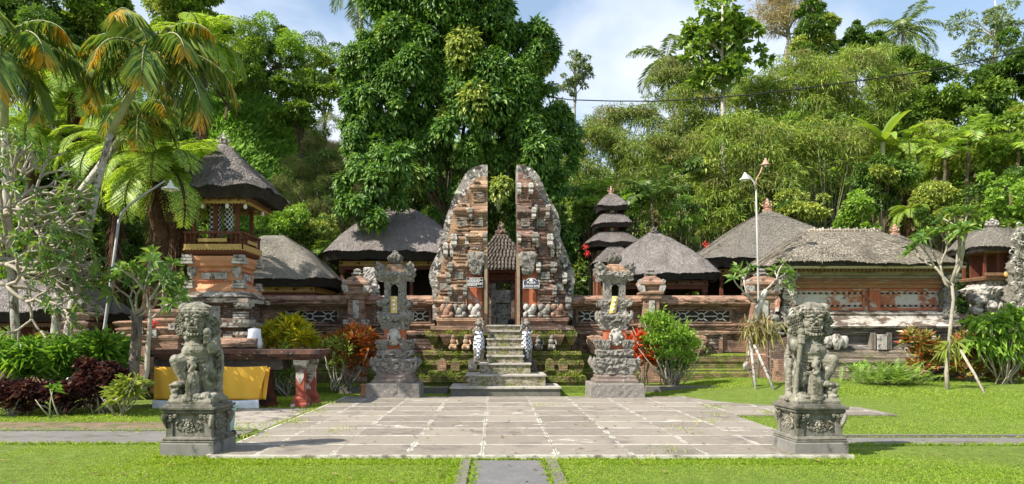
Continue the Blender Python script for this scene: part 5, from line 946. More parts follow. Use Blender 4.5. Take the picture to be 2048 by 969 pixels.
# ---------------- guardian statues ----------------
def curl(mb, c, r, nrm='y', sgn=-1, turn=1, th=.33):
    a = np.linspace(0, 8.2, 13); q = r*(1-a/10.5); u = q*np.cos(a*turn); v = q*np.sin(a*turn); o = sgn*r*.25*(a/8.2)
    P = np.stack([c[0]+u, c[1]+o, c[2]+v], 1) if nrm == 'y' else np.stack([c[0]+o, c[1]+u, c[2]+v], 1)
    mb.tube(P, np.linspace(r*th, r*th*.8, 13), 6)
def guardian(px, D, s_, label, seed, rz):
    """s_=+1: raised knee on the viewer's left"""
    lc = (X(px, D), D, 0); t = thing('guardian_statue', label, 'statue', lc, 'pair of grey stone guardians on pedestals', rz)
    hw = .365
    m = MB(); m.stack(0, 0, [(hw,hw,GZ-.05),(hw,hw,.13),(hw-.015,hw-.015,.145)]); m.obj('pedestal_base', weather('smooth_pedestal_base_%d'%seed, (.15,.145,.13), (.24,.23,.21), 3, [((.07,.075,.06), 3.5, .52, .64, (1,1,.5)), ((.36,.35,.33), 6, .60, .70, (1,1,.4)), ((.13,.15,.06), 3, .6, .68, None)], bump=((70,.5,None),), dist=.008), t)
    m = MB(); m.stack(0, 0, [(.355,.355,.147),(.36,.36,.165),(.345,.345,.175)]); 
    for k in range(24):
        u = -.33+.66*k/23
        for a, b_ in ((u,-.345),(u,.345),(-.345,u),(.345,u)): m.ell((a, b_, .19), (.02 if abs(a) < .34 else .016,.016 if abs(a) < .34 else .02,.014), 6)
    m.stack(0, 0, [(.335,.335,.176),(.335,.335,.205),(.31,.31,.222)]); m.obj('rope_moulding', stone_grey, t)
    m = MB(); m.stack(0, 0, [(.29,.29,.22),(.285,.285,.50),(.31,.31,.525)]); 
    for a in (-1, 1):
        for b_ in (-1, 1): m.stack(a*.265, b_*.265, [(.045,.045,.222),(.045,.045,.51)])
    m.obj('dado', stone_grey, t)
    m = MB()                                              # rosette panels and corner leaves
    for q, (dx, dy) in enumerate(((0,-1),(0,1),(-1,0),(1,0))):
        def P(u, z_, d): return (u, dy*(.287+d), z_) if dx == 0 else (dx*(.287+d), u, z_)
        nn = 'y' if dx == 0 else 'x'; sg = dy if dx == 0 else dx
        m.ell(P(0,.37,.012), (.028,.025,.028), 10)
        for k in range(8): a = k*math.pi/4; m.ell(P(.05*math.cos(a),.37+.04*math.sin(a),.006), (.021,.02,.018), 8)
        for k in range(14):
            a = k*math.pi/7; curl(m, P(.125*math.cos(a),.37+.072*math.sin(a),.004), .024, nn, sg, 1 if k%2 else -1, .38)
        for sgn in (-1, 1): m.tube([P(sgn*.13,.43,.01),P(sgn*.165,.40,.02),P(sgn*.185,.37,.01),P(sgn*.165,.34,.02),P(sgn*.13,.31,.01)], .013, 6)
    for a in (-1, 1):
        for b_ in (-1, 1):
            for k in range(4):
                z_ = .36+.045*k; e = .016*k
                for nn in ('x', 'y'):
                    for w_ in range(1+(k > 1)+(k > 2)):
                        u = .29-.055*w_
                        cc_ = (a*u, b_*(.30+e*.7), z_) if nn == 'y' else (a*(.30+e*.7), b_*u, z_)
                        curl(m, cc_, .027, nn, b_ if nn == 'y' else a, 1 if (k+w_)%2 else -1, .38)
            m.tube([(a*.285,b_*.285,.31),(a*.305,b_*.305,.38),(a*.325,b_*.325,.46),(a*.335,b_*.335,.52)], [.016,.03,.04,.03], 7)
    m.obj('carved_relief', stone_statue, t)
    m = MB(); m.stack(0, 0, [(.31,.31,.522),(.335,.335,.54),(.335,.335,.575),(.365,.365,.59),(.37,.37,.61),(.37,.37,.622)]); m.stack(0, 0, [(.33,.33,.624),(.33,.33,.65)])
    for k in range(22):
        u = -.325+.65*k/21
        for a, b_ in ((u,-.338),(u,.338),(-.338,u),(.338,u)): m.ell((a, b_, .558), (.013,)*3, 7)
    m.obj('beaded_cornice', stone_grey, t)
    # figure, one continuous carved body; x to the viewer's right, -y to the viewer
    b = MB(); E = lambda x, y, z_, rx, ry, rz_, rot=None: b.ell((s_*x, y, z_), (rx,ry,rz_), 16, rot=None if rot is None else rot*s_)
    T = lambda pts, rad, seg=10: b.tube([(s_*p[0], p[1], p[2]) for p in pts], rad, seg)
    B0 = .64
    # rock base and demon heads
    b.stack(0, 0, [(.32,.28,B0),(.33,.29,B0+.05),(.31,.27,B0+.09)])
    r_ = random.Random(seed)
    for k in range(30):
        a = r_.uniform(0, 6.28); q = r_.uniform(.05,.085); b.ell((.29*math.cos(a)*1.05, .24*math.sin(a), B0+.06+r_.uniform(0,.05)), (q,q,q*.8), 10)
    E(-.24,-.14,B0+.17,.10,.12,.11); E(-.25,-.24,B0+.19,.045,.03,.035); E(-.19,-.25,B0+.22,.025,.02,.025); E(-.30,-.24,B0+.22,.025,.02,.025); E(-.24,-.23,B0+.11,.07,.05,.04); E(-.33,-.10,B0+.2,.05,.07,.07); E(-.24,-.14,B0+.25,.09,.10,.05)
    # standing leg (viewer's right) and foot
    T([(.10,.0,B0+.60),(.15,-.03,B0+.46),(.17,-.06,B0+.34),(.16,-.01,B0+.22),(.16,.0,B0+.13)], [.13,.13,.105,.095,.08]); E(.17,-.08,B0+.36,.085,.08,.085)
    E(.19,-.14,B0+.12,.09,.13,.055)
    for k in range(5): E(.125+.032*k,-.265+.012*abs(k-1),B0+.105,.02,.035,.022)
    # raised leg (viewer's left)
    T([(-.06,-.02,B0+.58),(-.16,-.12,B0+.60),(-.25,-.20,B0+.58)], [.125,.115,.09]); T([(-.25,-.20,B0+.58),(-.20,-.17,B0+.46),(-.15,-.15,B0+.35),(-.13,-.15,B0+.29)], [.085,.085,.075,.06])
    E(-.19,-.21,B0+.275,.12,.075,.048); 
    for k in range(5): E(-.30,-.25+.03*k,B0+.265,.032,.02,.022)
    E(-.255,-.20,B0+.60,.085,.085,.08)
    # hips, skirt, belly, chest
    E(0,0,B0+.60,.22,.17,.13); E(0,-.05,B0+.72,.225,.20,.13); E(0,-.02,B0+.80,.20,.17,.12); E(0,0,B0+.90,.205,.15,.12); E(-.09,-.11,B0+.90,.085,.06,.06); E(.09,-.11,B0+.90,.085,.06,.06)
    E(0,-.245,B0+.735,.02,.02,.014); T([(-.20,-.12,B0+.815),(0,-.215,B0+.80),(.20,-.12,B0+.815)], .014); T([(-.21,-.10,B0+.655),(0,-.22,B0+.62),(.21,-.10,B0+.655)], .03); T([(-.20,-.14,B0+.60),(0,-.21,B0+.575),(.20,-.12,B0+.60)], .022)
    T([(0,-.22,B0+.60),(.04,-.23,B0+.52),(-.01,-.24,B0+.45),(.05,-.24,B0+.40)], [.05,.045,.04,.035]); T([(0,-.2,B0+.40),(-.02,-.21,B0+.25),(0,-.22,B0+.06)], [.06,.075,.085]); b.box(min(s_*-.12, s_*.08), max(s_*-.12, s_*.08), -.17, .10, B0+.05, B0+.45)
    for k in range(9): E(.08+.09*math.cos(k*.7),-.14,B0+.48+.06*math.sin(k*.7),.026,.03,.026)
    for k in range(7): E(-.17+.06*math.cos(k*.9),-.19,B0+.50+.05*math.sin(k*.9),.024,.03,.024)
    for k in range(5): T([(-.09,-.235,B0+.10+.055*k),(-.02,-.25,B0+.08+.055*k),(.06,-.235,B0+.11+.055*k)], .014, 6)
    # slab of hair and cloth behind the back
    E(.10,.14,B0+.55,.22,.12,.45); E(.02,.14,B0+.95,.25,.12,.30); T([(.28,.02,B0+.62),(.30,.04,B0+.35),(.29,.05,B0+.08)], [.06,.05,.055])
    for k in range(14): E(.315,.03,B0+.10+.045*k,.028,.04,.024)
    b.box(-.20, .24, -.06, .22, B0+.05, B0+.62) if s_ > 0 else b.box(-.24, .20, -.06, .22, B0+.05, B0+.62); E(-.12,.02,B0+.42,.12,.14,.2)
    # arm with club (viewer's right): elbow out, fist at chest
    T([(.20,0,B0+.95),(.27,-.02,B0+.85),(.28,-.08,B0+.74)], [.085,.08,.068]); T([(.28,-.08,B0+.74),(.26,-.17,B0+.80),(.24,-.20,B0+.86)], [.066,.06,.05])
    for k in range(4): T([(.19,-.20,B0+.83+.028*k),(.21,-.255,B0+.835+.028*k),(.265,-.255,B0+.84+.028*k),(.285,-.21,B0+.84+.028*k)], .017, 6)
    T([(.235,-.215,B0+.96),(.24,-.22,B0+.88),(.25,-.20,B0+.70),(.27,-.16,B0+.40),(.285,-.14,B0+.10)] if s_ < 0 else [(.235,-.215,B0+.96),(.24,-.22,B0+.88),(.25,-.18,B0+.78),(.25,-.14,B0+.70)], [.045,.04,.035,.034,.04] if s_ < 0 else [.045,.04,.035,.03]); E(.235,-.215,B0+.985,.058,.055,.055)
    # other arm: upper arm back, raised behind the head holding the club over the crown
    T([(-.19,0,B0+.96),(-.25,.04,B0+1.02),(-.25,.05,B0+1.14),(-.22,.06,B0+1.24)], [.08,.08,.07,.06])
    T([(-.24,.04,B0+1.02),(-.24,.04,B0+1.15),(-.22,.0,B0+1.27),(-.17,-.02,B0+1.32)], [.07,.085,.085,.07])
    nb0 = len(b.v)
    # head
    E(0,-.02,B0+1.12,.165,.15,.16); E(0,.02,B0+1.0,.19,.12,.1); E(0,-.12,B0+1.16,.13,.06,.05); E(0,-.10,B0+1.02,.12,.09,.06); E(-.08,-.13,B0+1.08,.055,.05,.05); E(.08,-.13,B0+1.08,.055,.05,.05)
    for q in (-1, 1):
        E(q*.062,-.165,B0+1.145,.038,.03,.034); T([(q*.11,-.13,B0+1.16),(q*.065,-.18,B0+1.195),(q*.012,-.17,B0+1.165)], .017, 6); E(q*.035,-.185,B0+1.085,.026,.022,.022); E(q*.155,-.05,B0+1.10,.03,.04,.065)
        T([(q*.04,-.17,B0+1.03),(q*.05,-.195,B0+1.05),(q*.055,-.19,B0+1.075)], [.014,.011,.006], 6); T([(q*.03,-.185,B0+1.075),(q*.09,-.165,B0+1.075),(q*.115,-.13,B0+1.045)], .013, 6)
    T([(0,-.155,B0+1.16),(0,-.19,B0+1.12),(0,-.205,B0+1.095)], [.018,.022,.03], 8)
    T([(-.075,-.15,B0+1.045),(-.06,-.175,B0+1.01),(0,-.19,B0+.995),(.06,-.175,B0+1.01),(.075,-.15,B0+1.045)], .022, 7)
    for k in range(6): E(-.045+.018*k,-.188,B0+1.018,.008,.01,.012)
    T([(-.12,-.10,B0+.985),(-.06,-.17,B0+.955),(0,-.19,B0+.945),(.06,-.17,B0+.955),(.12,-.10,B0+.985)], .020, 7); E(0,-.17,B0+.955,.05,.02,.03)
    # curls of hair and beard each side, headband and crown block
    dm = MB(); CU = lambda x, y, z_, r, tn=1: curl(dm, (s_*x, y, z_), r, 'y', -1, tn)
    for side in (-1, 1):
        for j in range(3):
            for k in range(6-j):
                x_ = .175+.045*j+.02*math.sin(k*2.1); z_ = B0+1.20-.055*k-.02*j; b.ell((s_*side*x_, -.04+.02*j, z_), (.042,.05,.04), 10); CU(side*x_, -.095+.025*j, z_, .036, 1 if (k+j)%2 else -1)
    for k in range(3):
        for j in range(9-k%2): x_ = -.18+.36*(j+.5*(k%2))/8; y_ = -.13-.05*math.cos((j-4)*.35)+.035*k; b.ell((s_*x_, y_+.02, B0+1.24+.034*k), (.03,.03,.026), 8); CU(x_, y_-.005, B0+1.24+.034*k, .024, 1 if j%2 else -1)
    for q in (-1, 1):
        dm.ell((q*.062, -.185, B0+1.145), (.034,.028,.031), 14)
        dm.tube([(q*.105,-.15,B0+1.115),(q*.065,-.195,B0+1.105),(q*.02,-.175,B0+1.125)], .009, 6); dm.ell((q*.07,-.205,B0+1.04), (.010,.012,.028), 8)
        dm.tube([(q*.02,-.2,B0+1.185),(q*.06,-.215,B0+1.205),(q*.11,-.17,B0+1.19),(q*.14,-.12,B0+1.20)], [.016,.018,.014,.008], 6)
    for k in range(7): dm.box(-.049+.0143*k, -.038+.0143*k, -.212, -.19, B0+1.035, B0+1.055); dm.ell((-.05+.0166*k, -.205, B0+1.015), (.0075,.008,.012), 6)
    for k in range(11): a = math.pi*k/10; dm.ell((.13*math.cos(a), -.115-.085*math.sin(a), B0+.965-.02*math.sin(a)), (.015,.012,.022), 7)
    for k in range(13): a = -1+k/6; dm.ell((.20*a, -.215+.10*a*a, B0+.642-.02*(1-a*a)), (.014,.010,.018), 7)
    for k in range(5): CU(-.20+.03*math.cos(k*1.3), -.205-.01*k, B0+.47+.045*math.sin(k*1.3)+.03, .026); CU(.14+.045*math.cos(k*1.3), -.165, B0+.47+.06*math.sin(k*1.3), .026, -1)
    for k in range(4): CU(.315, -.045, B0+.2+.16*k, .03); CU(-.31+.02*k, -.21+.02*k, B0+.10+.02*(k%2), .03); CU(.05+.08*k, -.262, B0+.07, .028, -1)
    for q in (-1, 1): dm.tube([(s_*(q*.03),-.235,B0+.60),(s_*(q*.06+.02),-.245,B0+.53),(s_*(q*.03),-.25,B0+.47)], [.012,.014,.008], 6)
    dm.ell((0,-.235,B0+.735), (.014,.012,.010), 8); dm.tube([(s_*-.26,-.255,B0+.60),(s_*-.23,-.27,B0+.62),(s_*-.2,-.255,B0+.60)], .010, 6)
    T([(-.19,-.08,B0+1.215),(-.1,-.16,B0+1.215),(0,-.18,B0+1.212),(.1,-.16,B0+1.215),(.19,-.08,B0+1.215)], .016, 6)
    E(0,0,B0+1.27,.20,.16,.10); E(-.10,.03,B0+1.315,.17,.13,.065,.25); E(-.20,.02,B0+1.29,.08,.12,.09)
    for v in b.v[nb0:]: v[:,0] *= 1.12; v[:,1] = v[:,1]*1.08; v[:,2] = (v[:,2]-(B0+.95))*1.03+B0+.95
    for v in dm.v:
        k = v[:,2].mean() > B0+.93
        if k: v[:,0] *= 1.12; v[:,1] = v[:,1]*1.08-.004; v[:,2] = (v[:,2]-(B0+.95))*1.03+B0+.95
    for v in b.v+dm.v: v[:,0] *= .91
    o = b.obj('figure', stone_statue, t); remesh(o, .0075, 0, [(45,.0020,3),(130,.0012,4)])
    q = dm.obj('detail', stone_statue); bm_ = __import__('bmesh').new(); bm_.from_mesh(o.data); bm_.from_mesh(q.data); bm_.to_mesh(o.data); bm_.free(); bpy.data.objects.remove(q)
    return t
guardian(398, 10.2, 1, 'left stone guardian on carved pedestal, knee raised, before the orange cloth', 3, R(-3))
guardian(1618, 10.25, -1, 'right stone guardian on carved pedestal standing on the lawn, face turned left', 9, R(3))
# ---------------- lamp posts and cable ----------------
def P3(l_): return [Pt(*q) for q in l_]
D = 17.5; b0 = np.array([X(200,D), D, GZ])
t = thing('lamp_post', 'leaning grey lamp post curving over with a white shade at left', 'street lamp', b0, 'lamp posts with enamel shades')
rel = lambda l_, b: [q-b for q in P3(l_)]
MB().tube([np.zeros(3)]+rel([(203,700,D),(214,620,D),(226,530,D),(238,440,D)], b0), [.040,.038,.035,.032,.03], 10).obj('pole', metal_pale, t)
MB().tube(rel([(238,446,D),(243,428,D),(262,408,D-.1),(300,382,D-.3),(330,362,D-.4)], b0), [.03,.03,.028,.024,.02], 8).obj('arm', metal_pale, t)
def shade(par, c, mat, r=.20, m2=None):
    MB().lathe(c, [(.03,.12),(.035,.06),(.06,.05),(.07,0),(r*.6,-.03),(r,-.07),(r*1.02,-.09),(r*.9,-.085),(.05,-.02)][::-1], 20).obj('lamp_shade', mat, par); MB().ell((c[0],c[1],c[2]-.09), (.05,.05,.06)).obj('bulb', m2 or white_p, par)
shade(t, Pt(341,372,D-.4)-b0, white_p, .20)
MB().tube(rel([(233,455,D),(236,560,D+.05),(215,640,D+.05),(205,665,D)], b0), .008, 5).obj('wire', black_m, t)
D = 22.0; b0 = np.array([X(1517,D), D, .2]); 
t = thing('lamp_post', 'thin grey lamp post with two differently tilted shades rising beside the hall roof', 'street lamp', b0, 'lamp posts with enamel shades')
MB().tube([np.zeros(3)]+rel([(1517,600,D),(1515,500,D),(1512,380,D)], b0), [.032,.032,.028,.025], 10).obj('pole', metal_pale, t)
MB().tube(rel([(1511,382,D),(1509,366,D),(1500,355,D),(1490,348,D)], b0), .028, 8).obj('white_arm', metal_pale, t); MB().tube(rel([(1511,380,D),(1513,358,D),(1521,345,D),(1525,332,D)], b0), .02, 8).obj('bent_arm', metal_rust, t)
shade(t, Pt(1490,354,D)-b0, white_p, .16); shade(t, Pt(1531,325,D)-b0, metal_rust, .15)
cb = MB(); pts = [(1060,188,30),(1140,200,29),(1220,202.5,28.5),(1310,203,28),(1400,198,27.5),(1500,190,27),(1600,178,26.5),(1720,162,26),(1850,143,25.5),(1950,124,25),(2080,96,24.5)]
cb.tube(P3(pts), .022, 6); tag(cb.obj('overhead_cable', black_m), 'black overhead cable stretched across the sky from the big tree to the right edge', 'cable')
# ---------------- vegetation ----------------
def norm(a): return a/(np.linalg.norm(a, axis=-1, keepdims=True)+1e-9)
def leaves(mb, P, Dn, L, Wd, up=None, fold=.2, m=0, a=None, bend=0.):
    """one folded leaf per row: P base, Dn direction, L length, Wd width"""
    n = len(P); Dn = norm(Dn); up = norm(rng.normal(size=(n,3))+np.array([0,0,1.6])) if up is None else up
    S = norm(np.cross(Dn, up)); N = np.cross(S, Dn); L = np.broadcast_to(L, (n,))[:,None]; Wd = np.broadcast_to(Wd, (n,))[:,None]
    v0 = P; mid = P+Dn*L*.45+N*(-fold)*Wd*.0; tip = P+Dn*L+np.array([0,0,-1])*L*bend
    v1 = mid+S*Wd*.5+N*fold*Wd; v3 = mid-S*Wd*.5+N*fold*Wd
    V = np.stack([v0, v1, tip, v3], 1).reshape(-1, 3); i = np.arange(n)*4
    F = np.concatenate([np.stack([i, i+1, i+2], 1), np.stack([i, i+2, i+3], 1)])
    if a is not None: a = np.repeat(np.asarray(a).reshape(n, -1)[:, :1], 4, 1).reshape(-1)[:,None]*np.array([[1,0,0]])
    return mb.add(V, F, m, False, a)
def blob_pts(n, c, r, shell=.5, top=0.):
    d = norm(rng.normal(size=(n,3))); 
    if top: d[:,2] = np.abs(d[:,2])*np.where(rng.random(n) < top, 1, np.sign(d[:,2])); 
    k = rng.uniform(shell, 1, n)[:,None]**.6
    return c+d*k*np.asarray(r), d
def clumps(n, c, r, q, seed=None, flat=.8):
    """centres of leaf clumps on and in an uneven ellipsoid"""
    d = norm(rng.normal(size=(n,3))); k = rng.uniform(.35, 1., n)[:,None]; C_ = np.asarray(c)+d*k*np.asarray(r); R_ = rng.uniform(.35, 1.4, n)*q
    return C_, R_
def crown(mb, c, r, ncl, q, nleaf, L, Wd, droop=.2, mode='broad', flat=.7, fold=.2, m=0, C_=None, mix=.22):
    if C_ is None: C_, R_ = clumps(ncl, c, r, q)
    else: C_, R_ = C_
    per = nleaf//len(C_)
    for cc, rr in zip(C_, R_):
        m = 1 if rng.random() < mix else 0; ks = rng.uniform(.75, 1.25)  # random clumps take the second material; dark ones stand for shaded hollows
        P, d = blob_pts(per, cc, (rr, rr, rr*flat), .45, .55)
        if mode == 'bamboo': Dn = norm(d*.5+rng.normal(size=d.shape)*.55+np.array([0,0,-.55]))
        elif mode == 'hang': Dn = norm(d*.55+rng.normal(size=d.shape)*.35+np.array([0,0,-.9]))
        else: Dn = norm(d+rng.normal(size=d.shape)*.6+np.array([0,0,-droop]))
        leaves(mb, P, Dn, L*ks*rng.uniform(.6, 1.25, per), Wd*ks*rng.uniform(.7, 1.2, per), fold=fold, m=m, bend=droop*.3)
    return C_
def trunk_mb(pts, r0, r1, rough=.08, seg=9, mb=None):
    pts = np.asarray(pts, float); n = 10; t = np.linspace(0, 1, n); k = np.linspace(0, 1, len(pts))
    P = np.stack([np.interp(t, k, pts[:,i]) for i in range(3)], 1); P[1:-1] += rng.normal(size=(n-2, 3))*r0*.25
    mb = mb or MB(); return mb.tube(P, np.linspace(r0, r1, n), seg, rough=rough)
g1 = [(.028,.055,.010),(.055,.10,.015),(.09,.145,.02),(.16,.22,.035)]
L_broad = leafmat('broad_leaves', g1, .3)
L_dark = leafmat('dark_leaves', [(.024,.05,.011),(.046,.088,.015),(.09,.15,.025)], .25, .4)
L_gloss = leafmat('glossy_curtain_leaves', [(.018,.045,.010),(.035,.085,.014),(.06,.125,.018),(.13,.19,.035)], .25, .46, .9, spec=.4)
L_bright = leafmat('bright_green_leaves', [(.045,.10,.018),(.10,.175,.025),(.19,.27,.04)], .35)
L_bamboo = leafmat('bamboo_leaves', [(.03,.065,.012),(.075,.125,.018),(.135,.18,.03),(.22,.24,.05)], .35, .5)
L_bamdk = leafmat('deep_bamboo_leaves', [(.03,.06,.012),(.06,.10,.018),(.11,.15,.025),(.17,.19,.04)], .3, .5)
L_dark2 = leafmat('shaded_green_leaves', [(.02,.042,.010),(.04,.075,.014),(.07,.12,.02)], .25)
L_bamdk2 = leafmat('olive_hollow_shade_bamboo', [(.04,.055,.012),(.07,.085,.02),(.12,.13,.035),(.18,.16,.06)], .3, .5)  # for darker clumps: shade of hollows put into the leaf colour
L_fern = leafmat('fern_fronds', [(.05,.10,.015),(.10,.17,.022),(.17,.24,.04),(.24,.28,.06)], .4, .45)
L_palm = leafmat('yellowing_palm_leaflets', [(.035,.075,.015),(.07,.12,.02),(.14,.17,.03)], .3, .4, tip=((.50,.33,.03), .76))
L_coco = leafmat('coconut_leaflets', [(.035,.07,.018),(.08,.12,.03),(.15,.18,.06)], .25, .4)
L_frang = leafmat('frangipani_leaves', [(.04,.10,.02),(.09,.165,.03),(.18,.25,.05)], .3, .5, gain=1.35)
L_lily = leafmat('strap_leaves', [(.05,.12,.02),(.11,.22,.03),(.22,.33,.05)], .35, .4, gain=1.35)
L_plum = leafmat('dark_red_leaves', [(.02,.010,.010),(.05,.018,.016),(.10,.04,.03),(.20,.10,.06)], .2, .35, spec=.5, gain=.9)
L_gold = leafmat('golden_croton_leaves', [(.10,.18,.02),(.30,.33,.02),(.48,.44,.03),(.62,.50,.04)], .3, .4, gain=1.15)
L_flame = leafmat('flame_croton_leaves', [(.05,.03,.02),(.14,.06,.02),(.30,.26,.06),(.50,.09,.02),(.64,.24,.03),(.12,.05,.03)], .3, .4, gain=0.95)
L_mixc = leafmat('mixed_croton_leaves', [(.05,.05,.02),(.16,.19,.03),(.40,.36,.12),(.22,.24,.05),(.45,.10,.04),(.10,.05,.03)], .3, .4, gain=1.0)
L_dry = leafmat('dry_vine_stems', [(.10,.075,.04),(.18,.14,.07),(.26,.22,.11),(.13,.15,.04)], .2, .8, spec=.1)
L_dryg = leafmat('mixed_dry_and_green_vines', [(.04,.07,.02),(.10,.085,.04),(.12,.15,.04),(.08,.13,.03),(.20,.17,.08)], .25, .7, spec=.1)
L_grass = leafmat('tall_hill_grass', [(.06,.12,.02),(.11,.20,.03),(.20,.30,.06)], .35, .5)
L_lawn = leafmat('lawn_blades', [(.09,.16,.012),(.17,.27,.02),(.26,.37,.04),(.36,.42,.10)], .4, .5, 1.2, gain=1.1)
L_vine = leafmat('yellowish_vine_leaves', [(.06,.09,.02),(.13,.17,.03),(.25,.27,.06)], .3)
L_cyc = leafmat('airy_tree_leaves', [(.05,.08,.03),(.09,.12,.045),(.15,.18,.08)], .25, .5)
# --- ground cover on the hill ---
def scatter_hill(n, x0, x1, y0, y1, L, Wd, mat, name, clump=.35, mode='broad', keep=None, kind='stuff'):
    x = rng.uniform(x0, x1, n); y = y0+(y1-y0)*rng.uniform(0, 1, n)**1.0
    if keep is not None: k = keep(x, y); x = x[k]; y = y[k]
    n = len(x); z = HH(x, y); P = np.stack([x, y, z], 1)
    k = nz(P, 1.25, 9); P[:,2] += clump*(.6+k)*rng.random(n)+.05; P[:,1] -= clump*.8*(.6+k)*rng.random(n)
    mb = MB()
    if mode == 'grass':
        Dn = norm(rng.normal(size=(n,3))*.35+np.array([0,-.25,1])); leaves(mb, P, Dn, L*rng.uniform(.5,1.3,n), Wd, fold=.1, bend=.35)
    elif mode == 'hang':
        Dn = norm(rng.normal(size=(n,3))*.3+np.array([0,-.3,-1])); leaves(mb, P, Dn, L*rng.uniform(.5,1.3,n), Wd, fold=.1)
    else:
        Dn = norm(rng.normal(size=(n,3))*.7+np.array([0,-.7,.1])); leaves(mb, P, Dn, L*rng.uniform(.6,1.4,n), Wd*rng.uniform(.7,1.2,n), up=norm(rng.normal(size=(n,3))*.5+np.array([0,-.6,1])))
    return tag(mb.obj(name, mat), kind=kind)
bank = lambda x, y: (x/y > -.385) & (x/y < -.275) & (y > 29.5) & (y < 44)
gap = lambda x, y: (nz(np.stack([x, y*1.3, 0*x], 1), .5, 12) > -.35) & ~bank(x, y)
scatter_hill(150000, -32, 36, 27.5, 50, .26, .15, L_broad, 'hillside_undergrowth', .8, keep=gap)
scatter_hill(50000, -30, 34, 28, 50, .34, .20, L_bright, 'bright_creepers', .9, keep=lambda x, y: (nz(np.stack([x, y, 0*x], 1), .6, 14) > .45) & ~bank(x, y))
scatter_hill(160000, -17, -8, 29.5, 44, .85, .05, L_grass, 'tall_hill_grass', .3, 'grass', keep=lambda x, y: bank(x, y))
scatter_hill(30000, -11, -7, 31, 45, .9, .03, L_dry, 'dry_hanging_vines', .7, 'hang')
scatter_hill(22000, 8.5, 13.5, 32.5, 42, .8, .03, L_dry, 'dry_hanging_creepers', .8, 'hang', keep=lambda x, y: nz(np.stack([x, y, 0*x], 1), .9, 17) > .1)
def hz(px, D): return HH(np.array([X(px, D)]), np.array([D]))[0]
# --- tree makers: each returns crown and trunk in its own coordinates ---
def tree(kind, px, py, rpx, D, label, name='broadleaf_tree', group='trees on the hillside', base=None, ry=None, mat=None, n=None, q=None, L=.3, Wd=.17, mode='broad', droop=.3, ncl=None, bark=None, base_px=None, cat='tree', limbs=True):
    c = Pt(px, py, D); r = rpx*D/FPX; rz_ = (ry or rpx)*D/FPX; bx = X(base_px if base_px is not None else px, D)
    gz0 = base if base is not None else HH(np.array([bx]), np.array([D]))[0]; b0 = np.array([bx, D, min(gz0, c[2]-rz_*.6)]); cc = c-b0
    t = thing(name, label, cat, b0, group); q = q or r*.25; ncl = ncl or int(26+14*rng.random())
    mb = MB(); n = n or int(np.clip(3400*r*rz_, 4000, 26000)); k_ = .72 if mat is not L_dry else 1; C_ = crown(mb, cc, (r, r*.8, rz_), ncl, q, n, L*k_, Wd*k_, droop, mode)
    mb.obj('crown', [mat or L_broad, L_vine if mat in (L_dark, None, L_broad) and rng.random() < .5 else L_dark2], t)
    tb = trunk_mb([(0,0,-.5), cc*.5+[0,0,0], cc+[0,0,rz_*.2]], max(.07, r*.06), .03)
    if limbs:
        for p in C_[:9]: s_ = cc*rng.uniform(.45,.8); trunk_mb([s_, (s_+p)/2+[0,0,-.1*r], p], max(.03, r*.025), .012, seg=6, mb=tb)
    tb.obj('trunk', bark or bark_dark, t); return t, mb
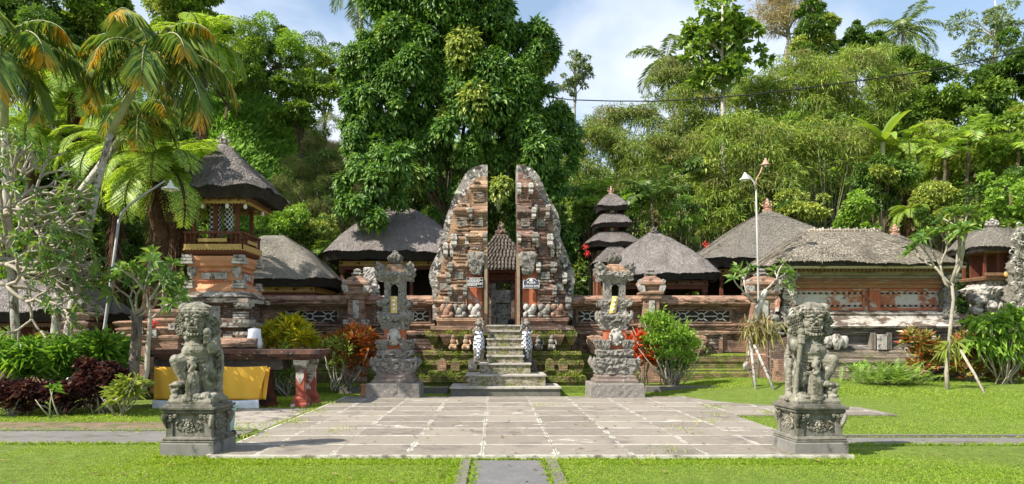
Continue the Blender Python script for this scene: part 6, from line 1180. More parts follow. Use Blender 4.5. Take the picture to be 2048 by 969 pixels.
# big curtain tree behind the gate
def big_tree():
    D = 30.2; b0 = np.array([X(905, D+.6), D+.6, 0]); t = thing('curtain_tree', 'huge dark glossy tree hung with leafy curtains directly behind the split gate', 'tree', b0)
    mb = MB(); spots = []
    def add(px, py, r, d=0., f=1.): spots.append((Pt(px, py, D+d), r*D/FPX, f))
    for p in [(800,40,62),(870,20,70),(945,15,65),(985,50,50),(760,80,55),(740,140,60),(715,130,40),(700,170,34),(720,210,42),(800,120,70),(880,100,80),(960,90,80),(1040,110,70),(1080,130,50),(1100,120,28),(1060,170,60),(1020,200,60),
              (760,220,65),(830,200,70),(900,190,70),(970,190,70),(1090,220,55),(1110,270,50),(1125,310,42),(730,270,52),(735,310,45),(790,290,60),(850,280,65),(920,270,60),(1000,280,60),(1060,300,60),(715,250,32),(760,340,52),(820,340,50),(705,345,30),(690,395,28),(720,380,42),(712,430,34),(745,415,40),(770,385,38),(1040,370,55),(1090,370,50),(1120,390,42),(1140,440,32),(1110,450,40),(1075,430,45),(1000,350,45),(985,400,34),(1010,430,34),(1142,485,24),(1110,505,28),(1010,475,22),(905,350,50),(1130,360,32),(870,420,18),(868,455,15),(800,-20,80),(900,-30,90),(955,-20,50),(1150,330,22)]:
        dd = rng.uniform(-1., .6)
        if p[1] > 335 and p[0] < 800: dd = -4.2-rng.random()*.5
        if p[1] > 400 and p[0] > 860: dd = rng.uniform(-.6, .6)
        add(*p, d=dd)
    for c, r, f in spots:
        k = max(3, int(9*(r/1.1)**2)); 
        for _ in range(k):
            d = norm(rng.normal(size=3)); cc = c+d*r*np.array([.75,.6,.75]); rr = r*rng.uniform(.2,.46)
            n = int(600*rr*rr/.25)+50; P, dn = blob_pts(n, cc, (rr, rr, rr*1.25), .5, .6)
            Dn = norm(dn*.5+rng.normal(size=dn.shape)*.35+np.array([0,-.15,-.75])); mi_ = 1 if rng.random() < .05 else 0; q_ = rng.uniform(.75,1.3); leaves(mb, P, Dn, q_*rng.uniform(.13,.29,n), q_*rng.uniform(.065,.12,n), up=norm(dn+rng.normal(size=dn.shape)*.45+np.array([0,-.3,.6])), fold=.18, m=mi_)
    for v in mb.v: v -= b0
    mb.obj('crown', [L_gloss, L_vine], t)
    tb = MB(); 
    for e in [(800,120),(870,60),(960,60),(1040,150),(1090,280),(760,250),(720,330),(1010,330),(1060,380),(900,200)]:
        tp = Pt(e[0], e[1], D+.3); md = Pt(905+(e[0]-905)*.45, 330+(e[1]-330)*.35, D+.6); trunk_mb([Pt(905,560,D+.6)+rng.normal(size=3)*.08, Pt(905+(e[0]-905)*.12, 430, D+.7), md, tp], .16, .03, seg=7, mb=tb)
    for v in tb.v: v -= b0
    trunk_mb([(0,0,-.3),(0,.05,1.5),(.0,0,Z(540,D))], .42, .30, mb=tb); tb.obj('trunk', bark_dark, t)
    vb = MB()
    for k in range(70):
        x = rng.uniform(790, 1130); y = rng.uniform(260, 400); p = Pt(x, y, D+rng.uniform(-.8,.3)); l_ = rng.uniform(.5, 2.2); vb.tube([p-b0, p-b0+[rng.normal()*.05, 0, -l_*.5], p-b0+[rng.normal()*.08, 0, -l_]], .012, 4)
    vb.obj('hanging_vines', bark_dark, t)
    return mb
big_tree()
# --- fronds ---
def frond(mb, base, az, el, L, npair, pl, pw, droop, m=0, curve=1.2, sub=False, vee=.35, hang=.25, tipfac=1., rach=.02, mr=1, amp=1.):
    """arching rachis with leaflets each side; st.x runs 0..1 to the tip"""
    n = 14; t = np.linspace(0, 1, n); h = np.array([math.cos(az), math.sin(az), 0]); ang = el-curve*droop*t**1.3*1.9; ds = L/(n-1)
    P = [np.asarray(base, float)]
    for i in range(1, n): P.append(P[-1]+ds*(h*math.cos(ang[i])+np.array([0,0,1])*math.sin(ang[i])))
    P = np.array(P); mb.tube(P, np.linspace(rach, rach*.25, n), 4, m=mr)
    u = np.linspace(.08, .99, npair); Q = np.stack([np.interp(u, t, P[:,k]) for k in range(3)], 1); T_ = norm(np.stack([np.interp(u, t, np.gradient(P[:,k])) for k in range(3)], 1))
    side = norm(np.cross(T_, np.array([0,0,1.]))); upv = np.cross(side, T_)
    prof = np.sin(np.pi*np.clip(u*.88+.10, 0, 1))**.6*amp
    for s_ in (-1, 1):
        D_ = norm(side*s_+T_*.45+upv*vee+np.array([0,0,-hang])+rng.normal(size=side.shape)*(.07 if sub else .16)); LL = pl*prof*rng.uniform(.85,1.1,npair)
        if not sub:
            leaves(mb, Q, D_, LL, pw*rng.uniform(.8,1.2,npair), up=upv, fold=.12, m=m, a=u*tipfac+.0, bend=hang*.5)
        else:
            k = 9; w_ = np.linspace(.1, 1, k)
            PP = (Q[:,None,:]+D_[:,None,:]*(LL[:,None]*w_)[:,:,None]+np.array([0,0,-1])*(LL[:,None]*w_**2*.18)[:,:,None]).reshape(-1, 3)
            for q in (-1, 1):
                DD = norm(np.repeat(T_*q, k, 0)+np.repeat(D_, k, 0)*.5); ll = (LL[:,None]*.26*np.sin(np.pi*(w_*.75+.2))).reshape(-1)
                leaves(mb, PP, DD, ll, ll*.42, up=np.repeat(upv, k, 0), fold=.05, m=m, a=np.repeat(u, k))
    return P
def palm_head(nf, L, pl, pw, npair, els, curve, hang, seed=0, sub=False, vee=.35, rach=.025, droop=1., c=(0,0,0), lmin=.8):
    mb = MB()
    for i in range(nf):
        az = i*2.39996+rng.uniform(-.15,.15); el = els[0]+(els[1]-els[0])*((i+.5)/nf)+rng.uniform(-.12,.12)
        frond(mb, c, az, el, L*rng.uniform(lmin,1.1), npair, pl, pw, droop*rng.uniform(.8,1.15), curve=curve, sub=sub, hang=hang, vee=vee, rach=rach)
    return mb
fern_heads = [palm_head(19, 2.15, .52, .1, 28, (1.2,-.05), 1.05, .2, sub=True, vee=.1, rach=.018) for _ in range(2)]
def tree_fern(px, py, D, base, label, sc=1., basepx=None, hd=0, lean=None, r=.16, group='tree ferns with shaggy trunks'):
    c = Pt(px, py, D); b0 = np.array([X(basepx if basepx is not None else px, D), D, base]); cc = c-b0; t = thing('tree_fern', label, 'tree fern', b0, group)
    mb = MB(); mb.merge(fern_heads[hd], T=lambda v: v*sc+cc); mb.obj('crown', [L_fern, bark_dark], t)
    tb = trunk_mb([(0,0,-.3), cc*[.35,1,.33], cc*[.75,1,.7], cc+[0,0,.05]], r*1.25, r*.75, rough=.25, seg=11)
    n = int(500*cc[2]/3); u = rng.random(n); P = np.stack([np.interp(u, [0,.33,.7,1], [0, cc[0]*.35, cc[0]*.75, cc[0]]), np.zeros(n), u*cc[2]], 1); a = rng.uniform(0, 6.28, n); o = np.stack([np.cos(a), np.sin(a), 0*a], 1)
    leaves(tb, P+o*r*1.0, norm(o*.35+np.array([0,0,-1])+rng.normal(size=(n,3))*.15), rng.uniform(.2,.6,n), .03, up=o, fold=.3)
    tb.obj('trunk', fern_bark, t)
    # dead fronds hanging under the crown
    d = MB()
    for k in range(7): frond(d, cc-np.array([0,0,.15]), k*.9+rng.random(), -.9, 1.1*sc, 16, .16, .03, .45, curve=.6, hang=.4)
    d.obj('dead_fronds', [L_dry, fern_bark], t); return t
HB = lambda px, D: float(hz(px, D))
tree_fern(322, 338, 19.7, 0., 'large tree fern with a thick shaggy trunk right behind the left lamp shade', 1.15, 292, 0, r=.21)
tree_fern(362, 345, 21.6, 0., 'tree fern with leaning shaggy trunk close behind the bell tower left side', 1.05, 338, 1, r=.22)
tree_fern(238, 296, 24.5, 0., 'tree fern with dark leaning trunk between lamp post and yellowing palm', 1.15, 215, 1, r=.15)
tree_fern(150, 175, 25.5, 1.0, 'tallest tree fern at upper left with pale arching fronds', 1.2, 165, 0)
tree_fern(60, 262, 25.0, .5, 'tree fern at far left beyond the frangipani crown', 1.1, 70, 1)
tree_fern(258, 150, 29, 3., 'tree fern behind the yellowing palm crown', 1.3, 262, 0)
tree_fern(405, 85, 32, 6., 'distant tree fern above the grassy bank at upper left', 1.2, 405, 1)
tree_fern(1812, 300, 33, 4.0, 'tree fern with hanging brown skirt on the right hillside', 1.15, 1815, 0)
tree_fern(1822, 428, 30, HB(1822,30), 'small low tree fern behind the right end of the hall roof', .55, 1825, 1, r=.1)
# --- yellowing palms ---
def y_palm(px, py, D, label, base_px, sc=1., mids=(), nf=13, seeds=True, bare=.095):
    c = Pt(px, py, D); b0 = np.array([X(base_px, D), D, GZ]); cc = c-b0; t = thing('yellowing_palm', label, 'palm', b0, 'palms with orange-tipped fronds')
    palm_head(nf, 2.25*sc, .68*sc, .030*sc, 50, (1.35,-.15), 1.05, .8, rach=.028*sc, c=cc, vee=.15, lmin=.75).obj('fronds', [L_palm, stem_y], t)
    p = [np.zeros(3)]+[Pt(*q)-b0 for q in mids]+[cc-[0,0,.0]]
    k = len(p); tt = np.linspace(0,1,14); P = np.stack([np.interp(tt, np.linspace(0,1,k), np.array(p)[:,i]) for i in range(3)], 1)
    tb = MB(); tb.tube(P[:11], np.linspace(bare, bare*.75, 11), 10, rough=.10); tb.obj('trunk', bark_pale, t)
    cs = MB(); cs.tube(P[10:], [bare*.8, bare*.95, bare*.8, bare*.45], 10); cs.obj('crownshaft', stem_y, t)
    sb = MB(); n = 2600; a = rng.uniform(0, 6.28, n); rr = rng.uniform(.1, .75, n)*sc; P0 = cc+np.stack([np.cos(a)*rr, np.sin(a)*rr, -.05-.35*rr+rng.normal(size=n)*.12], 1)
    leaves(sb, P0, norm(np.stack([np.cos(a), np.sin(a), -1.2+rng.normal(size=n)*.5], 1)), rng.uniform(.05,.16,n), .03, fold=.4); sb.obj('seed_strings', L_seed, t); return t
stem_y = weather('pale_green_stem', (.24,.27,.12), (.38,.38,.22), 6, [((.16,.12,.06), 9, .6, .7, None)], bump=((40,.3,None),), rough=.6)
L_seed = leafmat('yellow_seed_strings', [(.14,.12,.02),(.26,.22,.04),(.36,.30,.07)], .2, .6)
y_palm(302, 108, 16.5, 'leaning palm with the biggest orange-tipped crown at upper left', 113, 1., ((153,560,16.5),(183,430,16.5),(215,280,16.5)), nf=14)
y_palm(278, 232, 18.5, 'shorter upright orange-tipped palm under the biggest palm crown', 98, .72, ((125,520,18),(150,400,18),(225,300,18.4)), nf=11, bare=.11)
y_palm(6, 92, 15.5, 'orange-tipped palm cut by the left edge of the photo', 42, 1.0, ((20,500,15.5),(10,330,15.5)), nf=12)
# --- coconut palms ---
def coco(px, py, D, label, base_px, L=3.0, base=None, nf=15, els=(1.3,-.6), sc=1.):
    c = Pt(px, py, D); b = HB(base_px, D) if base is None else base; b0 = np.array([X(base_px, D), D, b]); cc = c-b0; t = thing('coconut_palm', label, 'palm', b0, 'coconut palms on the ridge')
    palm_head(nf, L, .7, .05, 38, els, .85, .5, rach=.03, c=cc, vee=.25).obj('fronds', [L_coco, stem_y], t); trunk_mb([(0,0,-.5), cc*.5+[.15,0,0], cc], .17, .11).obj('trunk', bark_pale, t); return t
coco(725, -45, 40, 'coconut palm with pale leaning trunk left of the curtain tree, crown cut off above', 690, 3.2, nf=18, els=(1.2,-1.1))
coco(790, -30, 44, 'second coconut palm trunk close behind the curtain tree top', 770, 2.8, nf=14, els=(1.2,-1.1))
coco(1332, 120, 44, 'coconut palm bending left into the sky gap', 1375, 3.0, nf=12)
coco(1806, 62, 52, 'coconut palm on the right-hand ridge against the sky', 1800, 3.3, nf=18)
coco(1470, 165, 46, 'thin coconut palm behind the large-leaved tree', 1475, 1.8, nf=9)
# --- hillside trees ---
T_ = tree
T_('b', 455, 135, 110, 36, 'feathery mid-green tree above the grassy bank at upper left', L=.22, Wd=.10, ry=80, mat=L_broad)
T_('b', 560, 95, 90, 40, 'bright feathery tree left of the sky gap', L=.22, Wd=.10, mat=L_bright, ry=70)
T_('b', 600, 200, 80, 37, 'rounded creeper-covered tree left of the curtain tree', L=.25, Wd=.14, mat=L_broad, ry=60)
T_('b', 650, 160, 70, 42, 'small pale bushy tree below the coconut trunk', L=.25, Wd=.12, mat=L_vine, ry=60)
T_('b', 500, 175, 75, 41, 'dark-leaved tree over the shaded hollow', L=.28, Wd=.16, mat=L_dark, ry=50)
T_('b', 60, 70, 130, 33, 'tall broad tree filling the upper left corner', L=.30, Wd=.17, mat=L_dark, base=2)
T_('b', 200, 60, 110, 35, 'broad dark tree between the two upper palms', L=.30, Wd=.17, mat=L_broad, base=3)
T_('b', 370, 30, 100, 38, 'yellow-green tree at the top behind the palm fronds', L=.28, Wd=.15, mat=L_broad)
T_('b', 120, 300, 100, 29, 'dark vine-hung tree behind the frangipani', L=.30, Wd=.18, mat=L_dark, base=1, ry=120)
T_('b', 20, 350, 90, 28, 'bushy green tree at the left edge behind the frangipani', L=.28, Wd=.16, mat=L_broad, base=0, ry=100)
T_('b', 250, 470, 75, 27, 'creeper-covered trunk thicket behind the left lamp post', L=.20, Wd=.12, mat=L_dark, base=0, ry=150, mode='hang')
T_('b', 340, 500, 50, 26.5, 'light green creeper column left of the bell tower', L=.20, Wd=.13, mat=L_bright, base=0, ry=110, mode='hang')
T_('b', 165, 500, 70, 28, 'dark leafy thicket behind the two-tiered shrine', L=.24, Wd=.14, mat=L_dark, base=0, ry=140)
T_('b', 60, 480, 70, 27, 'light green bushes behind the left frangipani branches', L=.2, Wd=.13, mat=L_bright, base=0, ry=100)
T_('b', 640, 330, 75, 34, 'tangle of dry brown vines left of the curtain tree', name='vine_tangle', mat=L_dryg, L=.34, Wd=.028, mode='bamboo', ry=90, cat='vine')
T_('b', 605, 400, 70, 33, 'lower tangle of brown vines above the bright shrubs', name='vine_tangle', mat=L_dryg, L=.34, Wd=.028, mode='bamboo', ry=60, cat='vine')
T_('b', 570, 450, 70, 30, 'yellow-green shrub between bell tower and large pavilion', name='shrub', mat=L_bright, L=.22, Wd=.11, base=.5, ry=45, group='shrubs behind the temple roofs', cat='shrub')
T_('b', 640, 470, 60, 31, 'pale yellow shrub left of the large pavilion roof', name='shrub', mat=L_vine, L=.22, Wd=.11, base=1, ry=40, group='shrubs behind the temple roofs', cat='shrub')
T_('b', 700, 540, 60, 31.5, 'dark green shrub seen under the large pavilion eave', name='shrub', mat=L_broad, L=.25, Wd=.1, base=0, ry=55, group='shrubs behind the temple roofs', cat='shrub')
T_('b', 860, 380, 110, 33.5, 'shaded mass of leaves under the curtain tree, left of the gate', mat=L_dark, L=.26, Wd=.14, ry=90)
T_('b', 1000, 440, 90, 33.5, 'shaded leafy tree seen through the gate gap', mat=L_dark, L=.26, Wd=.14, ry=110)
T_('b', 1095, 480, 60, 32, 'dark foliage just right of the split gate', mat=L_dark, L=.26, Wd=.14, ry=80, mode='hang', base=1)
# slender airy tree in the sky gap
def airy(px, py, rpx, ry, D, label, base_px, n=2600, L=.22, Wd=.09, mat=None, ncl=26, q=None, top=None, bark=None, name='airy_tree', r0=.13, pts=None):
    c = Pt(px, py, D); b0 = np.array([X(base_px, D), D, HB(base_px, D)]); cc = c-b0; r = rpx*D/FPX; rz_ = ry*D/FPX; t = thing(name, label, 'tree', b0, 'tall thin-crowned trees')
    C_, R_ = clumps(ncl, cc, (r, r*.7, rz_), q or r*.2); mb = MB(); crown(mb, cc, 0, 0, 0, n, L, Wd, .2, 'broad', C_=(C_, R_), flat=.5); mb.obj('crown', [mat or L_cyc, mat or L_cyc], t)
    top_ = cc+[0,0,rz_*.8]; tb = trunk_mb([(0,0,-.5), cc*[.6,1,.45], cc+[0,0,-rz_*.5], top_], r0, .04)
    for p in C_[:22]: h = np.clip((p[2]-.5*r)/top_[2], (cc[2]-rz_*.8)/top_[2], .97); s_ = np.array([np.interp(h, [0,.5,1], [0, cc[0]*.7, top_[0]]), 0, top_[2]*h]); trunk_mb([s_, (s_+p)/2+[0,0,.05*r], p], r0*.28, .012, seg=5, mb=tb)
    tb.obj('trunk', bark or bark_pale, t)
airy(1150, 158, 38, 60, 48, 'slender pale-stemmed tree standing alone in the sky gap right of the curtain tree', 1145, n=3200, L=.2, ncl=34)
airy(1445, 95, 95, 105, 34, 'tall tree with large round leaves against the sky, bare side branches below', 1458, n=3300, L=.34, Wd=.25, mat=L_broad, ncl=75, q=.30, r0=.2, bark=bark_pale)
airy(1575, 25, 60, 60, 46, 'grey ghostly tree draped with dry vines at the top edge', 1570, n=5000, L=.5, Wd=.035, mat=L_dry, ncl=30, q=.7, r0=.3)
airy(1990, 90, 90, 110, 40, 'tall pale-trunked tree with thin layered branches at upper right', 2012, n=5200, L=.22, Wd=.09, mat=L_cyc, ncl=50, q=.42, r0=.2)
# bamboo domes
def bamboo(px, py, rpx, D, label, ry=None, mat=None, base_px=None, n=None, culms=14, L=.30, Wd=.045):
    c = Pt(px, py, D); bx = base_px or px; b0 = np.array([X(bx, D), D, HB(bx, D)]); cc = c-b0; r = rpx*D/FPX; rz_ = (ry or rpx*.6)*D/FPX; t = thing('bamboo_clump', label, 'bamboo', b0, 'bamboo clumps on the hillside')
    ncl = int(30+8*r); d = norm(rng.normal(size=(ncl,3))); d[:,2] = np.where(rng.random(ncl) < .68, np.abs(d[:,2]), -np.abs(d[:,2])*1.5); d[:,1] = -np.abs(d[:,1])*.7+d[:,1]*.3
    C_ = cc+d*np.array([r, r*.7, rz_])*rng.uniform(.6,1.0,(ncl,1)); R_ = rng.uniform(.14,.26,ncl)*r+.15; mb = MB()
    n = n or int(np.clip(6500*r*rz_/3, 7000, 30000)); crown(mb, cc, 0, 0, 0, n, L, Wd, .4, 'bamboo', C_=(C_, R_), flat=.7); mb.obj('foliage', [mat or L_bamboo, L_bamdk2], t)
    nf_ = int(10+7*r)
    for k in range(nf_):
        p = C_[rng.integers(len(C_))]; az = rng.uniform(0, 6.28); frond(mb, p-np.array([0,0,.3]), az, rng.uniform(.5,1.35), rng.uniform(.7,1.25)*(.6+r*.3), 34, .30, .045, rng.uniform(.5,.95), curve=1.2, hang=.6, rach=.008, mr=0)
    tb = MB()
    for k in range(culms):
        p = C_[k % ncl]; s_ = rng.normal(size=3)*[.35,.3,0]; m_ = (s_+p)/2+[(p[0]-s_[0])*-.18, 0, rz_*.35]; trunk_mb([s_-[0,0,.4], m_*[.55,1,.62], m_, p], .045, .015, seg=6, rough=.02, mb=tb)
    tb.obj('culms', culm_m, t); return t
culm_m = weather('bamboo_culm', (.14,.15,.06), (.26,.25,.13), 6, [((.08,.07,.04), 6, .55, .68, None)], bump=((30,.2,None),), rough=.5)
bamboo(1480, 315, 130, 33, 'large yellow-green bamboo dome above the right lamp post', 75)
bamboo(1590, 215, 120, 37, 'tall bamboo mass below the dark trees on the right', 95)
bamboo(1700, 200, 110, 38, 'feathery bamboo mass left of the ridge coconut palm', 100)
bamboo(1650, 300, 100, 33.5, 'bamboo with dark bare culms behind the large pale roof', 60, culms=26)
bamboo(1780, 150, 70, 42, 'bamboo tips just under the ridge coconut palm', 55)
bamboo(1540, 400, 80, 32.3, 'dark stemmed bamboo thicket directly behind the lamp shades', 60, culms=30, mat=L_bamdk)
bamboo(1380, 230, 80, 38, 'reddish-green bamboo right of the sky gap', 70, mat=L_bamdk)
bamboo(1250, 270, 85, 42, 'deep green bamboo under the sky gap', 60, mat=L_bamdk)
bamboo(1190, 330, 70, 37, 'dim bamboo between curtain tree and pagoda', 85, mat=L_bamdk)
bamboo(1310, 330, 75, 36, 'olive bamboo above the drooping palm leaves', 70, mat=L_bamdk)
bamboo(1440, 420, 60, 32.5, 'low bamboo left of the right lamp post', 60, mat=L_bamboo)
bamboo(1350, 170, 55, 43, 'thin bamboo sprays below the bending coconut palm', 50, mat=L_bamdk)
T_('b', 1625, 70, 60, 42, 'dense dark tree with pointed top on the right ridge', mat=L_dark, L=.3, Wd=.17, ry=65)
T_('b', 1637, 15, 16, 43, 'narrow vine-wrapped spire rising above the dark ridge tree', mat=L_dark, L=.3, Wd=.17, ry=40, n=2500, ncl=8)
T_('b', 1712, 95, 50, 44, 'dark rounded tree left of the ridge coconut palm', mat=L_dark, L=.3, Wd=.17, ry=50)
T_('b', 1835, 160, 60, 40, 'dark green tree right of the bamboo, below the cable', mat=L_dark, L=.3, Wd=.17, ry=60)
T_('b', 1870, 215, 65, 37, 'shaded broadleaf tree left of the right-hand sky notch', mat=L_broad, L=.28, Wd=.16, ry=50)
T_('b', 1950, 220, 80, 36, 'broad tree with layered leaves under the right sky notch', mat=L_broad, L=.28, Wd=.16, ry=60)
T_('b', 2030, 160, 80, 37, 'dark tree at the right edge behind the pale trunk', mat=L_dark, L=.28, Wd=.16, ry=100)
T_('b', 1900, 330, 90, 32, 'creeper-covered mound behind the right tower shrine', mat=L_vine, L=.22, Wd=.14, ry=80)
T_('b', 1880, 420, 70, 29.5, 'yellowish vine heap above the small back roof', mat=L_vine, L=.22, Wd=.13, ry=55, base=1)
T_('b', 2010, 290, 80, 31, 'bright leafy mass at the right edge', mat=L_broad, L=.26, Wd=.15, ry=70)
T_('b', 2020, 400, 75, 27.5, 'light green creeper bush behind the carved column', mat=L_bright, L=.20, Wd=.13, ry=60, base=1)
T_('b', 1720, 425, 55, 29, 'bright green shrub above the hall ridge', name='shrub', mat=L_bright, L=.22, Wd=.14, ry=45, base=1, group='shrubs behind the temple roofs', cat='shrub')
T_('b', 1770, 360, 70, 31, 'dark shaded thicket left of the skirted tree fern', mat=L_dark, L=.26, Wd=.14, ry=60)
T_('b', 1600, 420, 55, 30.8, 'leafy shrub right of the large pale roof finial', name='shrub', mat=L_vine, L=.22, Wd=.12, ry=40, base=1, group='shrubs behind the temple roofs', cat='shrub')
T_('b', 1410, 370, 60, 32.8, 'vine-covered mound with hanging creepers left of the lamp post', mat=L_vine, L=.22, Wd=.12, ry=80, mode='hang')
T_('b', 1350, 440, 60, 31, 'bright hanging creepers right of the pagoda', mat=L_bright, L=.18, Wd=.10, ry=55, mode='hang', base=1)
T_('b', 1185, 420, 40, 31, 'light green bush left of the pagoda', name='shrub', mat=L_bright, L=.24, Wd=.14, ry=35, base=1, group='shrubs behind the temple roofs', cat='shrub')
T_('b', 1262, 405, 38, 31, 'bright bush right of the pagoda top', name='shrub', mat=L_bright, L=.24, Wd=.14, ry=45, base=1, group='shrubs behind the temple roofs', cat='shrub')
T_('b', 1215, 475, 80, 32, 'dark undergrowth mass behind the pagoda', mat=L_dark, L=.24, Wd=.14, ry=60)
# drooping palm leaves, banana, fan fronds
def low_palm(px, py, D, label, L, name='understorey_palm', nf=9, base=None, mat=None, pl=.5, pw=.06, els=(1.3,.2), base_off=1.2):
    c = Pt(px, py, D); b0 = c-np.array([0,0,base_off]); t = thing(name, label, 'palm', b0, 'understorey palms'); palm_head(nf, L, pl, pw, 26, els, .8, .35, c=(0,0,base_off), rach=.02).obj('fronds', [mat or L_broad, stem_y], t); trunk_mb([(0,0,-2.5),(0,0,base_off)], .08, .06).obj('stem', bark_dark, t)
low_palm(1305, 400, 30.5, 'dark drooping palm between pagoda and right pavilion roof', 1.9, mat=L_dark, nf=13, els=(1.4,.5))
low_palm(1935, 275, 30, 'pale fan-like palm fronds on the right hillside', 1.5, mat=L_fern)
low_palm(1890, 305, 30, 'low spreading palm below the pale fan-like fronds', 1.2, mat=L_fern, nf=8)
low_palm(1195, 385, 31, 'small palm spray just left of the pagoda tip', 1.0, mat=L_bright, nf=7)
low_palm(2035, 300, 30, 'arching palm at the right edge of the photo', 1.8, mat=L_fern, nf=10)
low_palm(655, 505, 30, 'dark palm tuft left of the large pavilion eave', 1.0, mat=L_broad, nf=10)
def banana(px, py, D, label):
    c = Pt(px, py, D); b0 = np.array([c[0], D, HB(px, D)]); t = thing('banana_plant', label, 'banana plant', b0); h = c[2]-b0[2]; mb = MB()
    for i in range(8):
        az = i*2.4+.3; el = 1.25-.11*i; L = 2.0; n = 8; u = np.linspace(0,1,n); hd = np.array([math.cos(az), math.sin(az), 0]); P = [np.array([0,0,h])]
        for k in range(1, n): a = el-1.3*u[k]**1.5*(.5+i*.08); P.append(P[-1]+L/n*(hd*math.cos(a)+np.array([0,0,1])*math.sin(a)))
        P = np.array(P); s_ = np.cross(hd, [0,0,1]); w_ = .20*np.sin(np.pi*np.clip(u*.85+.12,0,1))**.6
        V = np.concatenate([P-s_*w_[:,None]+[0,0,.05], P, P+s_*w_[:,None]+[0,0,.05]]); F = [(k, n+k, n+k+1, k+1) for k in range(n-1)]+[(n+k, 2*n+k, 2*n+k+1, n+k+1) for k in range(n-1)]; mb.add(V, F, 0, True)
    mb.obj('leaves', L_broad, t); trunk_mb([(0,0,-.3),(0,0,h)], .14, .10).obj('stem', stem_y, t)
banana(1765, 285, 32, 'banana plant with upright torn leaves left of the skirted tree fern')
# --- frangipani trees ---
bark_blotch = weather('blotched_dark_bark', (.12,.095,.075), (.22,.18,.14), 6, [((.42,.38,.33), 8, .58, .64, (1,1,.5)), ((.045,.035,.028), 6, .52, .62, (1,1,.5))], bump=((25,1,(1,1,.5)),), dist=.03)
def frangi(b0, label, start, levels, L0, r0, spread, up, nleaf, LL, mat=bark_grey, seed=1, flat=.0, mids=None, name='frangipani_tree', leafy=1., leafw=.3, bias=(0,0,0), group='frangipani trees', tr=None, tmat=None):
    r_ = np.random.default_rng(seed); t = thing(name, label, 'tree', b0, group); tb = MB(); tips = []
    def grow(p, d, L, r, lv):
        n = 5; P = [p]
        for i in range(n): d = norm(d+r_.normal(size=3)*.13+np.array([0,0,up])*.12); P.append(P[-1]+d*L/n)
        tb.tube(P, np.linspace(r, r*.86, n+1), 7); p = P[-1]
        if lv == 0: tips.append((p, d)); return
        k = 3 if r_.random() < .45 else 2; a0 = r_.uniform(0, 6.28); ax = norm(np.cross(d, r_.normal(size=3))); bx = np.cross(d, ax)
        for i in range(k):
            a = a0+i*2*math.pi/k+r_.uniform(-.4,.4); dd = norm(d+spread*(ax*math.cos(a)+bx*math.sin(a))*[1,1,1-flat]+np.asarray(bias)*.2); grow(p, dd, L*r_.uniform(.66,.9), r*.80, lv-1)
    for p, d in start: grow(np.asarray(p, float), norm(np.asarray(d, float)), L0, r0*.8, levels)
    tb.obj('branch_crown', mat, t); MB().tube(mids, np.linspace((tr or r0*1.2), (tr or r0)*.75, len(mids)), 11, rough=.16).obj('trunk', tmat or mat, t); mb = MB()
    for p, d in tips:
        if r_.random() > leafy: continue
        n = nleaf; a = np.arange(n)*2.4+r_.uniform(0,6); ax = norm(np.cross(d, [.3,.2,1.])); bx = np.cross(d, ax); el = rng.uniform(.1,1.0,n)
        Dn = (ax*np.cos(a)[:,None]+bx*np.sin(a)[:,None])*np.cos(el)[:,None]+(d*.7+np.array([0,0,.3]))*np.sin(el)[:,None]; leaves(mb, np.repeat([p], n, 0)+rng.normal(size=(n,3))*.015, Dn, LL*rng.uniform(.7,1.15,n), LL*leafw, up=np.repeat([d], n, 0)+rng.normal(size=(n,3))*.2, fold=.12, bend=.25)
    mb.obj('leaves', L_frang, t); return t
D = 15.2; b0 = np.array([X(-70,D), D, GZ]); S = lambda px, py, D_=15.2: Pt(px, py, D_)-b0
frangi(b0, 'frangipani with dense pale forked branches at the left edge', [(S(-40,480),(1,.1,.75)),(S(-40,500),(1,-.15,.30)),(S(-50,540),(1,0,.35)),(S(-40,520),(1,.25,.1)),(S(-45,470),(.7,.2,1.0)),(S(-30,440),(1.,-.1,.55)),(S(-40,560),(1,-.1,.0)),(S(-30,450),(1,.15,.25)),(S(-42,540),(1,.2,.15))], 4, .70, .062, .62, .05, 7, .19, seed=4, mids=[S(-70,820),S(-60,650),S(-45,560),S(-35,450)], leafy=.7, bias=(.8,0,-.1))
D = 15.6; b0 = np.array([X(275,D), D, GZ]); S = lambda px, py, D_=15.6: Pt(px, py, D_)-b0
frangi(b0, 'frangipani with dark lichened trunk and leafy top just left of the left guardian', [(S(272,632),(-.3,0,1)),(S(276,628),(.6,.1,.8)),(S(280,632),(1,0,.5)),(S(274,630),(.1,-.3,1))], 2, .42, .035, .6, .25, 12, .34, seed=9, mids=[S(266,800),S(268,730),S(272,690),S(275,632)], mat=bark_grey, leafw=.28, tr=.125, tmat=bark_blotch)
D = 15.0; b0 = np.array([X(236,D), D, GZ]); S = lambda px, py, D_=15.0: Pt(px, py, D_)-b0
frangi(b0, 'frangipani whose low grey stem bends along the altar table edge', [(S(300,600),(.5,0,1)),(S(296,640),(.9,0,.6)),(S(298,620),(-.3,0,1))], 2, .40, .032, .6, .25, 11, .30, seed=12, mids=[S(215,812),S(240,797),S(268,795),S(288,775),S(294,740),S(296,700),S(300,640),S(300,600)], leafw=.28, tr=.055, mat=bark_grey)
D = 19.3; g0 = float(GH(X(1893,D), D)); b0 = np.array([X(1893,D), D, g0]); S = lambda px, py, D_=19.3: Pt(px, py, D_)-b0
